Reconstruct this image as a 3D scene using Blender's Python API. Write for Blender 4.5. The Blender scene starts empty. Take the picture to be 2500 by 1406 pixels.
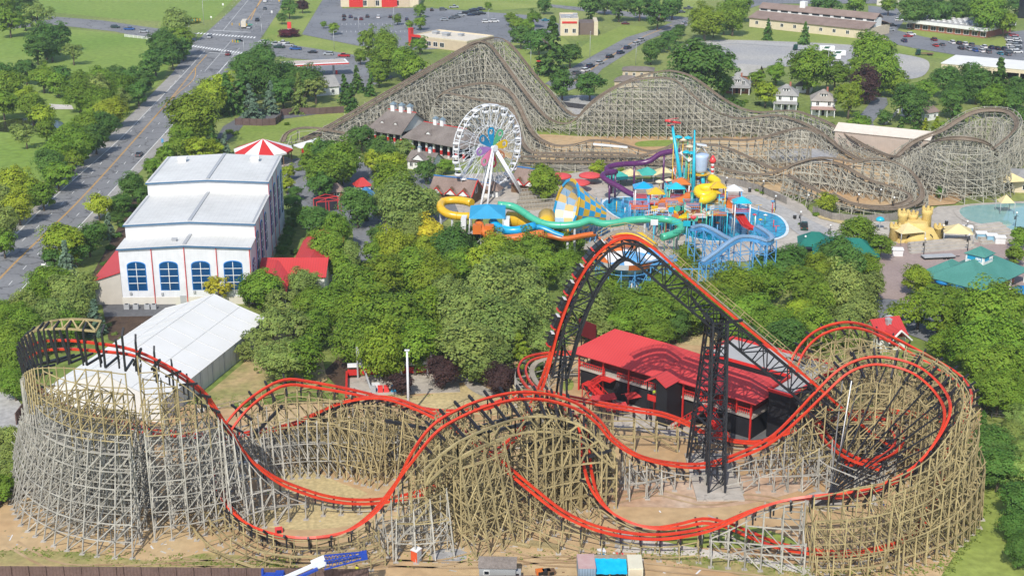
import bpy, bmesh, math, random
import numpy as np
from mathutils import Vector, Matrix, kdtree
R = math.radians
random.seed(7)
# ------------------------------------------------------------------ camera, sky, sun, exposure
FPX, TH, H = 3357.0, R(19.1), 108.0          # focal length in photo pixels, pitch, height
SC = bpy.context.scene
COL = SC.collection
cam = bpy.data.objects.new('camera', bpy.data.cameras.new('camera'))
COL.objects.link(cam); SC.camera = cam
cam.location = (0, 0, H); cam.rotation_euler = (R(90 - 19.1), 0, 0)
cam.data.sensor_width = 36; cam.data.lens = 36 * FPX / 2500
cam.data.clip_start = 1; cam.data.clip_end = 20000
SUN_AZ, SUN_EL = R(191 + 4), R(45)
w = bpy.data.worlds.new('World'); SC.world = w; w.use_nodes = True
nt = w.node_tree; sky = nt.nodes.new('ShaderNodeTexSky'); sky.sky_type = 'NISHITA'
sky.sun_disc = False; sky.sun_elevation = SUN_EL; sky.sun_rotation = SUN_AZ
nt.links.new(sky.outputs[0], nt.nodes['Background'].inputs[0])
nt.nodes['Background'].inputs[1].default_value = 0.15
sun = bpy.data.objects.new('sun', bpy.data.lights.new('sun', 'SUN')); COL.objects.link(sun)
sun.data.energy = 3.7; sun.data.angle = R(0.5); sun.data.color = (1.0, 0.95, 0.86)
to_sun = Vector((math.sin(SUN_AZ) * math.cos(SUN_EL), math.cos(SUN_AZ) * math.cos(SUN_EL), math.sin(SUN_EL)))
sun.rotation_euler = (-to_sun).to_track_quat('-Z', 'Y').to_euler(); sun.location = (0, 0, 300)
SC.view_settings.view_transform = 'Standard'; SC.view_settings.look = 'None'
SC.view_settings.gamma = 1; SC.view_settings.exposure = 0.3
SC.render.engine = 'CYCLES'
SC.cycles.max_bounces = 5; SC.cycles.diffuse_bounces = 2; SC.cycles.glossy_bounces = 2
SC.cycles.transmission_bounces = 2; SC.cycles.transparent_max_bounces = 4; SC.cycles.caustics_reflective = False
# ------------------------------------------------------------------ survey helpers: photo pixel -> place
def ray(px, py):
    u = (px - 1250) / FPX; v = (py - 703) / FPX
    return Vector((u, math.cos(TH) - v * math.sin(TH), -math.sin(TH) - v * math.cos(TH)))
def G(px, py, z=0.0):                          # the point at height z
    d = ray(px, py); t = (z - H) / d.z
    return Vector((d.x * t, d.y * t, z))
def PY(px, py, Y):                             # the point at distance Y along the ground
    d = ray(px, py); t = Y / d.y
    return Vector((d.x * t, Y, H + d.z * t))
def ppm(py): return 0.00872 * (py + 459)       # photo pixels per metre on the ground
# ------------------------------------------------------------------ tagging
def tag(o, label=None, cat=None, group=None, kind=None):
    for k, v in (('label', label), ('category', cat), ('group', group), ('kind', kind)):
        if v: o[k] = v
    return o
def empty(name, loc=(0, 0, 0), rz=0.0, label=None, cat=None, group=None):
    o = bpy.data.objects.new(name, None); COL.objects.link(o)
    o.location = loc; o.rotation_euler = (0, 0, rz); o.empty_display_size = 0.5
    return tag(o, label, cat, group)
def link(name, me, parent=None, loc=None, rz=0.0):
    o = bpy.data.objects.new(name, me); COL.objects.link(o)
    if parent: o.parent = parent
    if loc is not None: o.location = loc
    if rz: o.rotation_euler = (0, 0, rz)
    return o
def copy_tree(o, parent=None):
    c = o.copy(); COL.objects.link(c); c.parent = parent
    for ch in o.children: copy_tree(ch, c)
    return c
ORD = ('first second third fourth fifth sixth seventh eighth ninth tenth eleventh twelfth thirteenth fourteenth fifteenth sixteenth '
       'seventeenth eighteenth nineteenth twentieth').split()
# ------------------------------------------------------------------ materials
MATS = {}
def mat(name, col, rough=0.7, metal=0.0, var=0.12, scale=0.6, col2=None, spec=0.3, detail=4, obj=False, fine=0.0, fscale=6.0, bump=0.0):
    """Noise between two tones of one surface; obj: tone comes from the object's own colour."""
    if name in MATS: return MATS[name]
    m = bpy.data.materials.new(name); m.use_nodes = True
    n = m.node_tree; b = n.nodes['Principled BSDF']
    b.inputs['Roughness'].default_value = rough; b.inputs['Metallic'].default_value = metal
    b.inputs['Specular IOR Level'].default_value = spec
    tc = n.nodes.new('ShaderNodeNewGeometry') if not obj else n.nodes.new('ShaderNodeTexCoord')
    src = tc.outputs['Position'] if not obj else tc.outputs['Object']
    nz = n.nodes.new('ShaderNodeTexNoise'); nz.inputs['Scale'].default_value = scale; nz.inputs['Detail'].default_value = detail
    n.links.new(src, nz.inputs['Vector'])
    rp = n.nodes.new('ShaderNodeMapRange'); rp.inputs[1].default_value = 0.3; rp.inputs[2].default_value = 0.7
    n.links.new(nz.outputs['Fac'], rp.inputs[0])
    mx = n.nodes.new('ShaderNodeMix'); mx.data_type = 'RGBA'
    c1 = col; c2 = col2
    if obj:
        oi = n.nodes.new('ShaderNodeObjectInfo')
        hs = n.nodes.new('ShaderNodeHueSaturation'); hs.inputs['Value'].default_value = 1 - var
        n.links.new(oi.outputs['Color'], hs.inputs['Color'])
        n.links.new(oi.outputs['Color'], mx.inputs[6]); n.links.new(hs.outputs[0], mx.inputs[7])
    else:
        if c2 is None: c1, c2 = tuple(min(1, x * (1 + var)) for x in col), tuple(x * (1 - var) for x in col)
        mx.inputs[6].default_value = (*c1, 1); mx.inputs[7].default_value = (*c2, 1)
    n.links.new(rp.outputs[0], mx.inputs[0])
    out = mx.outputs[2]
    if fine:
        n2 = n.nodes.new('ShaderNodeTexNoise'); n2.inputs['Scale'].default_value = fscale; n2.inputs['Detail'].default_value = 5
        n.links.new(src, n2.inputs['Vector'])
        r2 = n.nodes.new('ShaderNodeMapRange'); r2.inputs[1].default_value = 0.3; r2.inputs[2].default_value = 0.7
        r2.inputs[3].default_value = 1 - fine; r2.inputs[4].default_value = 1 + fine
        n.links.new(n2.outputs['Fac'], r2.inputs[0])
        mm = n.nodes.new('ShaderNodeMix'); mm.data_type = 'RGBA'; mm.blend_type = 'MULTIPLY'; mm.inputs[0].default_value = 1
        cb = n.nodes.new('ShaderNodeCombineColor')
        for i in range(3): n.links.new(r2.outputs[0], cb.inputs[i])
        n.links.new(out, mm.inputs[6]); n.links.new(cb.outputs[0], mm.inputs[7]); out = mm.outputs[2]
        if bump:
            bp = n.nodes.new('ShaderNodeBump'); bp.inputs['Strength'].default_value = bump; bp.inputs['Distance'].default_value = 0.3
            n.links.new(n2.outputs['Fac'], bp.inputs['Height']); n.links.new(bp.outputs[0], b.inputs['Normal'])
    n.links.new(out, b.inputs['Base Color'])
    MATS[name] = m
    return m
def band(m, axis=0, period=0.6, amount=0.12, width=0.15, world=False):
    """Seams / ribs: darken a narrow stripe every period metres along an object axis (a true surface pattern)."""
    n = m.node_tree; b = n.nodes['Principled BSDF']
    lk = b.inputs['Base Color'].links[0]; src = lk.from_socket
    tc = n.nodes.new('ShaderNodeTexCoord'); geo = n.nodes.new('ShaderNodeNewGeometry')
    sp = n.nodes.new('ShaderNodeSeparateXYZ'); n.links.new(geo.outputs['Position'] if world else tc.outputs['Object'], sp.inputs[0])
    d = n.nodes.new('ShaderNodeMath'); d.operation = 'DIVIDE'; d.inputs[1].default_value = period
    n.links.new(sp.outputs[axis], d.inputs[0])
    f = n.nodes.new('ShaderNodeMath'); f.operation = 'FRACT'; n.links.new(d.outputs[0], f.inputs[0])
    c = n.nodes.new('ShaderNodeMath'); c.operation = 'LESS_THAN'; c.inputs[1].default_value = width
    n.links.new(f.outputs[0], c.inputs[0])
    a = n.nodes.new('ShaderNodeMath'); a.operation = 'MULTIPLY'; a.inputs[1].default_value = amount; n.links.new(c.outputs[0], a.inputs[0])
    mx = n.nodes.new('ShaderNodeMix'); mx.data_type = 'RGBA'; mx.inputs[7].default_value = (0, 0, 0, 1)
    n.links.new(a.outputs[0], mx.inputs[0]); n.links.new(src, mx.inputs[6]); n.links.new(mx.outputs[2], b.inputs['Base Color'])
    return m
# ------------------------------------------------------------------ mesh building
class MB:
    """Collects solid shapes, then links them as ONE mesh object."""
    def __init__(s): s.v = []; s.f = []; s.mi = []; s.ms = []; s.cur = 0; s.sm = []; s.smooth = False
    def m(s, material):
        if material not in s.ms: s.ms.append(material)
        s.cur = s.ms.index(material); return s
    def add(s, vs, fs):
        k = len(s.v); s.v += [tuple(p) for p in vs]
        for f in fs: s.f.append([i + k for i in f]); s.mi.append(s.cur); s.sm.append(s.smooth)
        return s
    def hexa(s, b, t):                          # bottom 4, top 4 (counter-clockwise)
        return s.add(list(b) + list(t), [(3, 2, 1, 0), (4, 5, 6, 7), (0, 1, 5, 4), (1, 2, 6, 5), (2, 3, 7, 6), (3, 0, 4, 7)])
    def box(s, x0, x1, y0, y1, z0, z1):
        return s.hexa([(x0, y0, z0), (x1, y0, z0), (x1, y1, z0), (x0, y1, z0)], [(x0, y0, z1), (x1, y0, z1), (x1, y1, z1), (x0, y1, z1)])
    def beam(s, a, b, wd=0.2, ht=None, up=None):
        a = Vector(a); b = Vector(b); d = b - a
        if d.length < 1e-6: return s
        d.normalize(); ht = ht or wd
        ref = Vector(up) if up else (Vector((0, 0, 1)) if abs(d.z) < 0.98 else Vector((0, 1, 0)))
        x = d.cross(ref).normalized() * wd / 2; y = x.normalized().cross(d) * ht / 2
        q = [-x - y, x - y, x + y, -x + y]
        return s.add([a + c for c in q] + [b + c for c in q], [(3, 2, 1, 0), (4, 5, 6, 7), (0, 1, 5, 4), (1, 2, 6, 5), (2, 3, 7, 6), (3, 0, 4, 7)])
    def tube(s, pts, r, n=8, cap=True, half=False):
        pts = [Vector(p) for p in pts]; rs = r if isinstance(r, (list, tuple)) else [r] * len(pts)
        k = len(s.v); rings = []
        up = None
        for i, p in enumerate(pts):
            t = (pts[min(i + 1, len(pts) - 1)] - pts[max(i - 1, 0)]).normalized()
            ref = Vector((0, 0, 1)) if abs(t.z) < 0.97 else Vector((0, 1, 0))
            x = t.cross(ref).normalized()
            if up is not None and x.dot(up) < 0 and abs(t.z) >= 0.97: x = -x
            up = x
            y = x.cross(t)
            a0 = math.pi if half else 0; sp = math.pi if half else 2 * math.pi; cnt = n + 1 if half else n
            for j in range(cnt):
                a = a0 + sp * j / n
                s.v.append(tuple(p + (x * math.cos(a) + y * math.sin(a)) * rs[i]))
        c = n + 1 if half else n
        for i in range(len(pts) - 1):
            for j in range(n if not half else n):
                j2 = (j + 1) % c if not half else j + 1
                s.f.append([k + i * c + j, k + i * c + j2, k + (i + 1) * c + j2, k + (i + 1) * c + j]); s.mi.append(s.cur); s.sm.append(True)
        if cap and not half:
            s.f.append([k + j for j in range(n)][::-1]); s.mi.append(s.cur); s.sm.append(False)
            s.f.append([k + (len(pts) - 1) * c + j for j in range(n)]); s.mi.append(s.cur); s.sm.append(False)
        return s
    def lathe(s, prof, c=(0, 0, 0), n=14, smooth=True):
        k = len(s.v)
        for r, z in prof:
            for j in range(n):
                a = 2 * math.pi * j / n; s.v.append((c[0] + r * math.cos(a), c[1] + r * math.sin(a), c[2] + z))
        for i in range(len(prof) - 1):
            for j in range(n):
                j2 = (j + 1) % n
                s.f.append([k + i * n + j, k + i * n + j2, k + (i + 1) * n + j2, k + (i + 1) * n + j]); s.mi.append(s.cur); s.sm.append(smooth)
        s.f.append([k + j for j in range(n)][::-1]); s.mi.append(s.cur); s.sm.append(False)
        s.f.append([k + (len(prof) - 1) * n + j for j in range(n)]); s.mi.append(s.cur); s.sm.append(False)
        return s
    def prism(s, poly, z0, z1):                 # upright prism over a counter-clockwise outline
        n = len(poly)
        return s.add([(p[0], p[1], z0) for p in poly] + [(p[0], p[1], z1) for p in poly],
                     [list(range(n))[::-1], [n + i for i in range(n)]] + [(i, (i + 1) % n, n + (i + 1) % n, n + i) for i in range(n)])
    def slab(s, pts, th=0.25):                  # a plate of thickness th below the given polygon
        pts = [Vector(p) for p in pts]; n = len(pts)
        nr = (pts[1] - pts[0]).cross(pts[2] - pts[0]).normalized()
        if nr.z < 0: pts.reverse(); nr = -nr
        lo = [p - nr * th for p in pts]
        return s.add(pts + lo, [list(range(n)), [n + i for i in range(n)][::-1]] + [((i + 1) % n, i, n + i, n + (i + 1) % n) for i in range(n)])
    def wallpoly(s, poly, y0, y1):              # outline in x,z; extruded along y
        n = len(poly)
        return s.add([(p[0], y0, p[1]) for p in poly] + [(p[0], y1, p[1]) for p in poly],
                     [list(range(n)), [n + i for i in range(n)][::-1]] + [((i + 1) % n, i, n + i, n + (i + 1) % n) for i in range(n)])
    def build(s, name, material=None, parent=None, loc=None, rz=0.0):
        me = bpy.data.meshes.new(name); me.from_pydata(s.v, [], s.f)
        for q in (s.ms or [material]): me.materials.append(q)
        if s.ms: me.polygons.foreach_set('material_index', s.mi)
        me.polygons.foreach_set('use_smooth', s.sm); me.update()
        return link(name, me, parent, loc, rz)
def beams_mesh(name, segs, material, parent=None):
    """Many squared timbers or steel members as one lattice mesh. segs: (ax,ay,az,bx,by,bz,w,h)"""
    A = np.array(segs, dtype=np.float64); a = A[:, :3]; b = A[:, 3:6]; wd = A[:, 6:7] / 2; ht = A[:, 7:8] / 2
    d = b - a; d /= np.maximum(np.linalg.norm(d, axis=1, keepdims=True), 1e-6)
    ref = np.tile(np.array([0, 0, 1.0]), (len(A), 1)); ref[np.abs(d[:, 2]) > 0.98] = (0, 1, 0)
    x = np.cross(d, ref); x /= np.linalg.norm(x, axis=1, keepdims=True); y = np.cross(x, d)
    x *= wd; y *= ht
    V = np.stack([a - x - y, a + x - y, a + x + y, a - x + y, b - x - y, b + x - y, b + x + y, b - x + y], 1).reshape(-1, 3)
    q = np.array([(3, 2, 1, 0), (4, 5, 6, 7), (0, 1, 5, 4), (1, 2, 6, 5), (2, 3, 7, 6), (3, 0, 4, 7)])
    F = (np.arange(len(A))[:, None, None] * 8 + q[None]).reshape(-1, 4)
    return np_mesh(name, V, F, material, parent)
def np_mesh(name, V, F, material, parent=None, smooth=False):
    me = bpy.data.meshes.new(name); n = len(F); k = F.shape[1]
    me.vertices.add(len(V)); me.vertices.foreach_set('co', np.asarray(V, dtype=np.float32).ravel())
    me.loops.add(n * k); me.loops.foreach_set('vertex_index', np.asarray(F, dtype=np.int32).ravel())
    me.polygons.add(n); me.polygons.foreach_set('loop_start', np.arange(0, n * k, k, dtype=np.int32))
    me.polygons.foreach_set('loop_total', np.full(n, k, dtype=np.int32))
    me.polygons.foreach_set('use_smooth', np.full(n, smooth))
    me.materials.append(material); me.update(calc_edges=True)
    return link(name, me, parent)
def spline(pts, step=1.0, closed=False):
    """Catmull-Rom through the points (any dimension), resampled about every step metres."""
    P = np.array([tuple(p) for p in pts], dtype=float)
    if closed: P = np.vstack([P[-1:], P, P[:2]])
    else: P = np.vstack([2 * P[0] - P[1], P, 2 * P[-1] - P[-2]])
    out = []
    for i in range(1, len(P) - 2):
        n = max(2, int(np.linalg.norm((P[i + 1] - P[i])[:3]) / (step * 0.25)))
        t = np.linspace(0, 1, n, endpoint=False)[:, None]
        p0, p1, p2, p3 = P[i - 1], P[i], P[i + 1], P[i + 2]
        out.append(0.5 * (2 * p1 + (p2 - p0) * t + (2 * p0 - 5 * p1 + 4 * p2 - p3) * t ** 2 + (3 * p1 - p0 - 3 * p2 + p3) * t ** 3))
    out.append(P[-2:-1]); Q = np.vstack(out)
    L = np.concatenate([[0], np.cumsum(np.linalg.norm(np.diff(Q[:, :3], axis=0), axis=1))])
    s = np.linspace(0, L[-1], max(3, int(L[-1] / step) + 1))
    return np.stack([np.interp(s, L, Q[:, j]) for j in range(Q.shape[1])], 1)
# ------------------------------------------------------------------ the ground: one sheet, then thin sheets on it
GRASS = mat('grass_blades', (0.13, 0.19, 0.035), 0.9, scale=0.018, col2=(0.24, 0.265, 0.075), detail=8, fine=0.28, fscale=0.55, bump=0.5)
MEADOW = mat('mown_meadow', (0.15, 0.245, 0.032), 0.9, scale=0.012, col2=(0.23, 0.30, 0.06), detail=8, fine=0.2, fscale=0.4, bump=0.4)
LAWN = mat('lawn_grass', (0.17, 0.24, 0.035), 0.9, scale=0.03, col2=(0.27, 0.31, 0.075), detail=6, fine=0.2, fscale=0.7)
ASPH = mat('worn_asphalt', (0.17, 0.17, 0.175), 0.85, scale=0.05, col2=(0.235, 0.235, 0.235), detail=8, fine=0.12, fscale=1.2)
ASPH_D = mat('dark_asphalt', (0.10, 0.10, 0.105), 0.85, scale=0.06, col2=(0.15, 0.15, 0.15), detail=6, fine=0.15, fscale=1.2)
LOT = mat('lot_asphalt', (0.15, 0.155, 0.17), 0.85, scale=0.02, col2=(0.22, 0.225, 0.235), detail=8, fine=0.15, fscale=0.8)
SHOULDER = mat('gravel_shoulder', (0.27, 0.255, 0.235), 0.9, scale=0.2, col2=(0.36, 0.34, 0.31), fine=0.2, fscale=2)
GRAVEL = mat('gravel_yard', (0.30, 0.30, 0.31), 0.9, scale=0.03, col2=(0.42, 0.40, 0.36), detail=8, fine=0.2, fscale=1.0)
CONC = mat('concrete_paving', (0.36, 0.325, 0.28), 0.85, scale=0.035, col2=(0.49, 0.445, 0.385), detail=9, fine=0.14, fscale=.6)
PAVER = mat('paver_plaza', (0.29, 0.22, 0.20), 0.85, scale=0.1, col2=(0.36, 0.28, 0.25), fine=0.15, fscale=2.5)
DIRT = mat('bare_earth', (0.42, 0.255, 0.125), 0.95, scale=0.035, col2=(0.50, 0.38, 0.215), detail=9, fine=0.14, fscale=0.5, bump=0.25)
STRAW = mat('straw_mulch', (0.50, 0.40, 0.20), 0.95, scale=0.12, col2=(0.42, 0.33, 0.17), detail=8, fine=0.22, fscale=1.5)
REDDIRT = mat('red_clay', (0.38, 0.21, 0.11), 0.95, scale=0.12, col2=(0.52, 0.40, 0.30), detail=9, fine=0.2, fscale=0.8, bump=0.3)
MULCH = mat('bark_mulch', (0.055, 0.034, 0.022), 0.95, scale=0.3, col2=(0.10, 0.065, 0.042), fine=0.3, fscale=3)
PALE = mat('crushed_stone', (0.50, 0.46, 0.40), 0.95, scale=0.15, col2=(0.58, 0.55, 0.50), fine=0.15, fscale=2)
def cracks(m, scale, dark=.35, wid=.012):
    n = m.node_tree; b = n.nodes['Principled BSDF']; src = b.inputs['Base Color'].links[0].from_socket; g = n.nodes.new('ShaderNodeNewGeometry')
    nz = n.nodes.new('ShaderNodeTexNoise'); nz.inputs['Scale'].default_value = scale * 4; n.links.new(g.outputs['Position'], nz.inputs['Vector'])
    ad = n.nodes.new('ShaderNodeMix'); ad.data_type = 'VECTOR'; ad.inputs[0].default_value = .9; ad.blend_type = 'ADD' if hasattr(ad, 'blend_type') else 'MIX'
    va = n.nodes.new('ShaderNodeVectorMath'); va.operation = 'MULTIPLY_ADD'; va.inputs[1].default_value = (5, 5, 0); n.links.new(nz.outputs['Color'], va.inputs[0]); n.links.new(g.outputs['Position'], va.inputs[2]); n.nodes.remove(ad)
    vo = n.nodes.new('ShaderNodeTexVoronoi'); vo.feature = 'DISTANCE_TO_EDGE'; vo.inputs['Scale'].default_value = scale; n.links.new(va.outputs[0], vo.inputs['Vector'])
    lt = n.nodes.new('ShaderNodeMath'); lt.operation = 'LESS_THAN'; lt.inputs[1].default_value = wid; n.links.new(vo.outputs['Distance'], lt.inputs[0])
    mu = n.nodes.new('ShaderNodeMath'); mu.operation = 'MULTIPLY'; mu.inputs[1].default_value = dark; n.links.new(lt.outputs[0], mu.inputs[0])
    mx = n.nodes.new('ShaderNodeMix'); mx.data_type = 'RGBA'; mx.inputs[7].default_value = (.03, .03, .03, 1); n.links.new(mu.outputs[0], mx.inputs[0]); n.links.new(src, mx.inputs[6]); n.links.new(mx.outputs[2], b.inputs['Base Color'])
cracks(ASPH, .11, .55, .02); cracks(LOT, .06, .4, .012); cracks(CONC, .12, .3, .012)
WORN = mat('worn_grass', (.17, .20, .05), .95, scale=.14, col2=(.46, .33, .17), detail=9, fine=.2, fscale=1)
WPAINT = mat('white_road_paint', (0.75, 0.75, 0.72), 0.7, var=0.15, scale=1.5)
YPAINT = mat('yellow_road_paint', (0.62, 0.33, 0.05), 0.7, var=0.15, scale=1.5)
POND = mat('pond_water', (0.03, 0.035, 0.02), 0.12, var=0.3, scale=0.1, spec=0.5)

ZC = [0.016]
def nz(z=0):
    ZC[0] += 0.004; return ZC[0]
def sheet(name, pix, m, z, smooth=False, kind='structure'):
    z = nz()
    P = [G(x, y) for x, y in pix]
    if smooth: P = [Vector(q) for q in spline(P, 2.0, True)[:-1]]
    area = sum(P[i].x * P[(i + 1) % len(P)].y - P[(i + 1) % len(P)].x * P[i].y for i in range(len(P)))
    if area < 0: P.reverse()
    me = bpy.data.meshes.new(name); me.from_pydata([(p.x, p.y, z) for p in P], [], [list(range(len(P)))]); me.materials.append(m)
    return tag(link(name, me), kind=kind)
def strip_pts(pts, off0, off1):
    L = []; Rr = []
    for i, p in enumerate(pts):
        t = (pts[min(i + 1, len(pts) - 1)] - pts[max(i - 1, 0)]); t.z = 0; t.normalize()
        n = Vector((t.y, -t.x, 0)); L.append(p + n * off0); Rr.append(p + n * off1)
    return L, Rr
def ribbon(mb, pts, width, z, off=0.0, dash=None, step=3.0):
    """A painted line or path as flat quads: pts in world coordinates."""
    q = [Vector(p) for p in spline(pts, step)] if len(pts) > 2 else [Vector(p) for p in spline(pts, step)]
    L, Rr = strip_pts(q, off - width / 2, off + width / 2)
    d = 0.0
    for i in range(len(q) - 1):
        seg = (q[i + 1] - q[i]).length; d += seg
        if dash and (d % (dash[0] + dash[1])) > dash[0]: continue
        mb.add([(L[i].x, L[i].y, z), (Rr[i].x, Rr[i].y, z), (Rr[i + 1].x, Rr[i + 1].y, z), (L[i + 1].x, L[i + 1].y, z)], [(0, 1, 2, 3)])
    return mb
me = bpy.data.meshes.new('grass_ground')
gx = np.linspace(-2500, 2500, 41); gy = np.linspace(-300, 5000, 41)
V = [(x, y, 0) for y in gy for x in gx]; F = [(j * 41 + i, j * 41 + i + 1, (j + 1) * 41 + i + 1, (j + 1) * 41 + i) for j in range(40) for i in range(40)]
me.from_pydata(V, [], F); me.materials.append(GRASS); tag(link('grass_ground', me), kind='structure')
Z1, Z2, Z3, Z4, Z5 = 0.02, 0.04, 0.06, 0.08, 0.10
# fields west of the highway
sheet('meadow', [(-300, 75), (120, 66), (300, 85), (440, 105), (400, 190), (300, 290), (180, 380), (60, 480), (-200, 560), (-400, 400)], MEADOW, Z1)
sheet('hay_field', [(-200, 20), (120, 30), (300, 48), (440, 55), (520, 48), (580, -10), (520, -60), (-300, -90)], MEADOW, Z1)
# lawns along the street and between the buildings
sheet('lawn', [(640, 100), (690, 0), (800, -20), (735, 85), (860, 112), (940, 120), (1060, 160), (1000, 170), (930, 148), (840, 132)], LAWN, Z1)
sheet('lawn', [(1380, 190), (1430, 140), (1360, 80), (1200, 120), (1240, 190), (1330, 230)], LAWN, Z1)
sheet('lawn', [(1400, 130), (1440, 100), (1520, 62), (1600, 68), (1530, 92), (1440, 140)], LAWN, Z1)
sheet('lawn', [(1020, 15), (1020, -60), (1700, -60), (1720, 30), (1640, 50), (1500, 30), (1330, 18), (1180, 28)], LAWN, Z1)
sheet('lawn', [(1700, 100), (1760, 80), (1840, 70), (2130, 95), (2250, 125), (2440, 150), (2420, 158), (2240, 138), (2100, 113), (1900, 103), (1750, 99)], LAWN, Z1)
sheet('lawn', [(2190, 75), (2280, 72), (2420, 100), (2462, 90), (2455, 118), (2330, 105), (2250, 92)], LAWN, Z1)
sheet('lawn', [(575, 350), (600, 300), (690, 285), (830, 268), (860, 290), (740, 340), (690, 360)], LAWN, Z1, True)
sheet('lawn', [(1290, 285), (1320, 300), (1400, 338), (1440, 350), (1350, 350), (1300, 330)], LAWN, Z1, True)
sheet('lawn', [(2390, 1060), (2420, 1130), (2480, 1290), (2520, 1500), (2250, 1480), (2340, 1300), (2390, 1180)], LAWN, Z1, True)
# the highway
RL = [(-260, 880), (0, 590), (100, 490), (225, 370), (330, 270), (420, 180), (470, 110), (560, 30), (590, 0), (640, -60)]
RR = [(-150, 1010), (0, 806), (245, 535), (333, 430), (425, 330), (520, 218), (592, 145), (640, 90), (700, 0), (735, -60)]
sheet('highway', RL + RR[::-1], ASPH, Z2)
LE = [G(*p) for p in [(-240, 905), (0, 615), (137, 478), (280, 352), (370, 262), (445, 185), (500, 125)]]
sheet('highway_shoulder', RL[:6] + [(445, 185), (370, 262), (280, 352), (137, 478), (0, 615), (-240, 905)], SHOULDER, Z3)
sheet('highway_shoulder', [(-200, 1020), (0, 765), (263, 478), (416, 311), (515, 198), (520, 218), (425, 330), (333, 430), (245, 535), (0, 806), (-150, 1010)], SHOULDER, Z3)
mb = MB().m(WPAINT); Z4 = nz()
ribbon(mb, LE, 0.2, Z4); ribbon(mb, [G(*p) for p in [(-200, 1000), (0, 765), (263, 478), (416, 311), (515, 198), (565, 142)]], 0.2, Z4)
YL = [G(*p) for p in [(-210, 930), (0, 680), (205, 478), (375, 290), (430, 226), (478, 165)]]
ribbon(mb, YL, 0.16, Z4, off=-4.1, dash=(3, 9), step=1.0); ribbon(mb, YL, 0.16, Z4, off=3.6, dash=(3, 9), step=1.0)
ribbon(mb, [G(500, 175), G(565, 100)], 0.16, Z4); ribbon(mb, [G(535, 178), G(585, 118)], 0.16, Z4)
ribbon(mb, [G(545, 75), G(640, -40)], 0.16, Z4); ribbon(mb, [G(520, 75), G(610, -40)], 0.16, Z4, dash=(3, 9), step=1); ribbon(mb, [G(615, 75), G(690, -40)], 0.16, Z4, dash=(3, 9), step=1)
for (x0, y0), (x1, y1), n in (((480, 82), (625, 93), 19), ((468, 113), (592, 131), 19)):            # zebra crossings
    for i in range(n):
        t = (i + .5) / n; c = G(x0 + (x1 - x0) * t, y0 + (y1 - y0) * t)
        mb.add([(c.x - .42, c.y - 2.4, Z4), (c.x + .42, c.y - 2.4, Z4), (c.x + .42, c.y + 2.4, Z4), (c.x - .42, c.y + 2.4, Z4)], [(0, 1, 2, 3)])
ribbon(mb, [G(510, 129), G(596, 135)], 0.7, Z4); ribbon(mb, [G(520, 75), G(612, 80)], 0.7, Z4)
tag(mb.build('white_road_markings'), kind='structure')
mb = MB().m(YPAINT); Z4 = nz()
for o in (-.16, .16): ribbon(mb, YL, 0.17, Z4, off=o)
ribbon(mb, [G(375, 290), G(430, 232), (G(472, 195)), G(478, 165)], 0.28, Z4)
ribbon(mb, [G(478, 165), G(505, 135)], 0.3, Z4); ribbon(mb, [G(600, 55), G(640, 0), G(680, -60)], 0.35, Z4); ribbon(mb, [G(612, 50), G(632, 8), G(650, -20)], 0.35, Z4)
tag(mb.build('yellow_road_markings'), kind='structure')
# side streets
sheet('side_street', [(-200, 78), (-20, 66), (60, 56), (125, 41), (250, 51), (380, 70), (480, 82), (478, 108), (370, 97), (280, 78), (125, 61), (60, 68), (-20, 78), (-200, 90)], ASPH, Z2)
sheet('side_street', [(625, 95), (720, 112), (840, 131), (930, 145), (1010, 160), (1060, 172), (1020, 185), (930, 168), (850, 152), (740, 146), (630, 135), (595, 138)], ASPH, Z2)
sheet('forecourt', [(690, 180), (780, 140), (850, 150), (930, 165), (960, 190), (860, 230), (760, 230), (700, 215)], LOT, Z2 - .005)
sheet('shopping_street', [(1330, 205), (1420, 152), (1530, 92), (1610, 68), (1642, 55), (1500, 38), (1340, 18), (1345, 12), (1520, 28), (1690, 45), (1900, -20), (1960, -20), (1740, 50), (1660, 68), (1580, 100), (1470, 170), (1440, 205), (1380, 225)], ASPH, Z2)
mb = MB().m(YPAINT); Z4 = nz()
for o in (-.2, .2): ribbon(mb, [G(1400, 200), G(1480, 146), G(1560, 96), G(1640, 63)], 0.2, Z4, off=o)
tag(mb.build('yellow_road_markings'), kind='structure')
mb = MB().m(WPAINT); Z4 = nz()
for i in range(16):                                                                     # bays of the shopping lot
    for yy in (62, 80): 
        a = G(835 + i * 11, yy); mb.beam(a + Vector((0, 0, Z4)), a + Vector((-.6, 5, Z4)), .14, .01)
for i in range(14):
    a = G(2240 + i * 15, 107 + i * 2.1); mb.beam(a + Vector((0, 0, Z4)), a + Vector((.5, 5, Z4)), .14, .01)
    a = G(2230 + i * 15, 119 + i * 2.1); mb.beam(a + Vector((0, 0, Z4)), a + Vector((.5, 5, Z4)), .14, .01)
tag(mb.build('parking_bay_markings'), kind='structure')
sheet('parking_lot', [(737, 85), (800, -20), (830, -30), (835, 22), (1030, 20), (1180, 30), (1290, 38), (1400, 70), (1330, 110), (1180, 100), (1080, 120), (960, 125), (870, 112)], LOT, Z2)
sheet('parking_lot', [(2120, 15), (2190, 22), (2210, 48), (2190, 75), (2260, 92), (2370, 110), (2455, 120), (2462, 80), (2540, 70), (2560, 175), (2350, 138), (2240, 120), (2130, 98), (2120, 60)], LOT, Z2)
sheet('parking_lot', [(1650, -10), (1760, 0), (1800, 10), (2200, 10), (2540, -20), (2540, -60), (1650, -60)], LOT, Z2)
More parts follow.
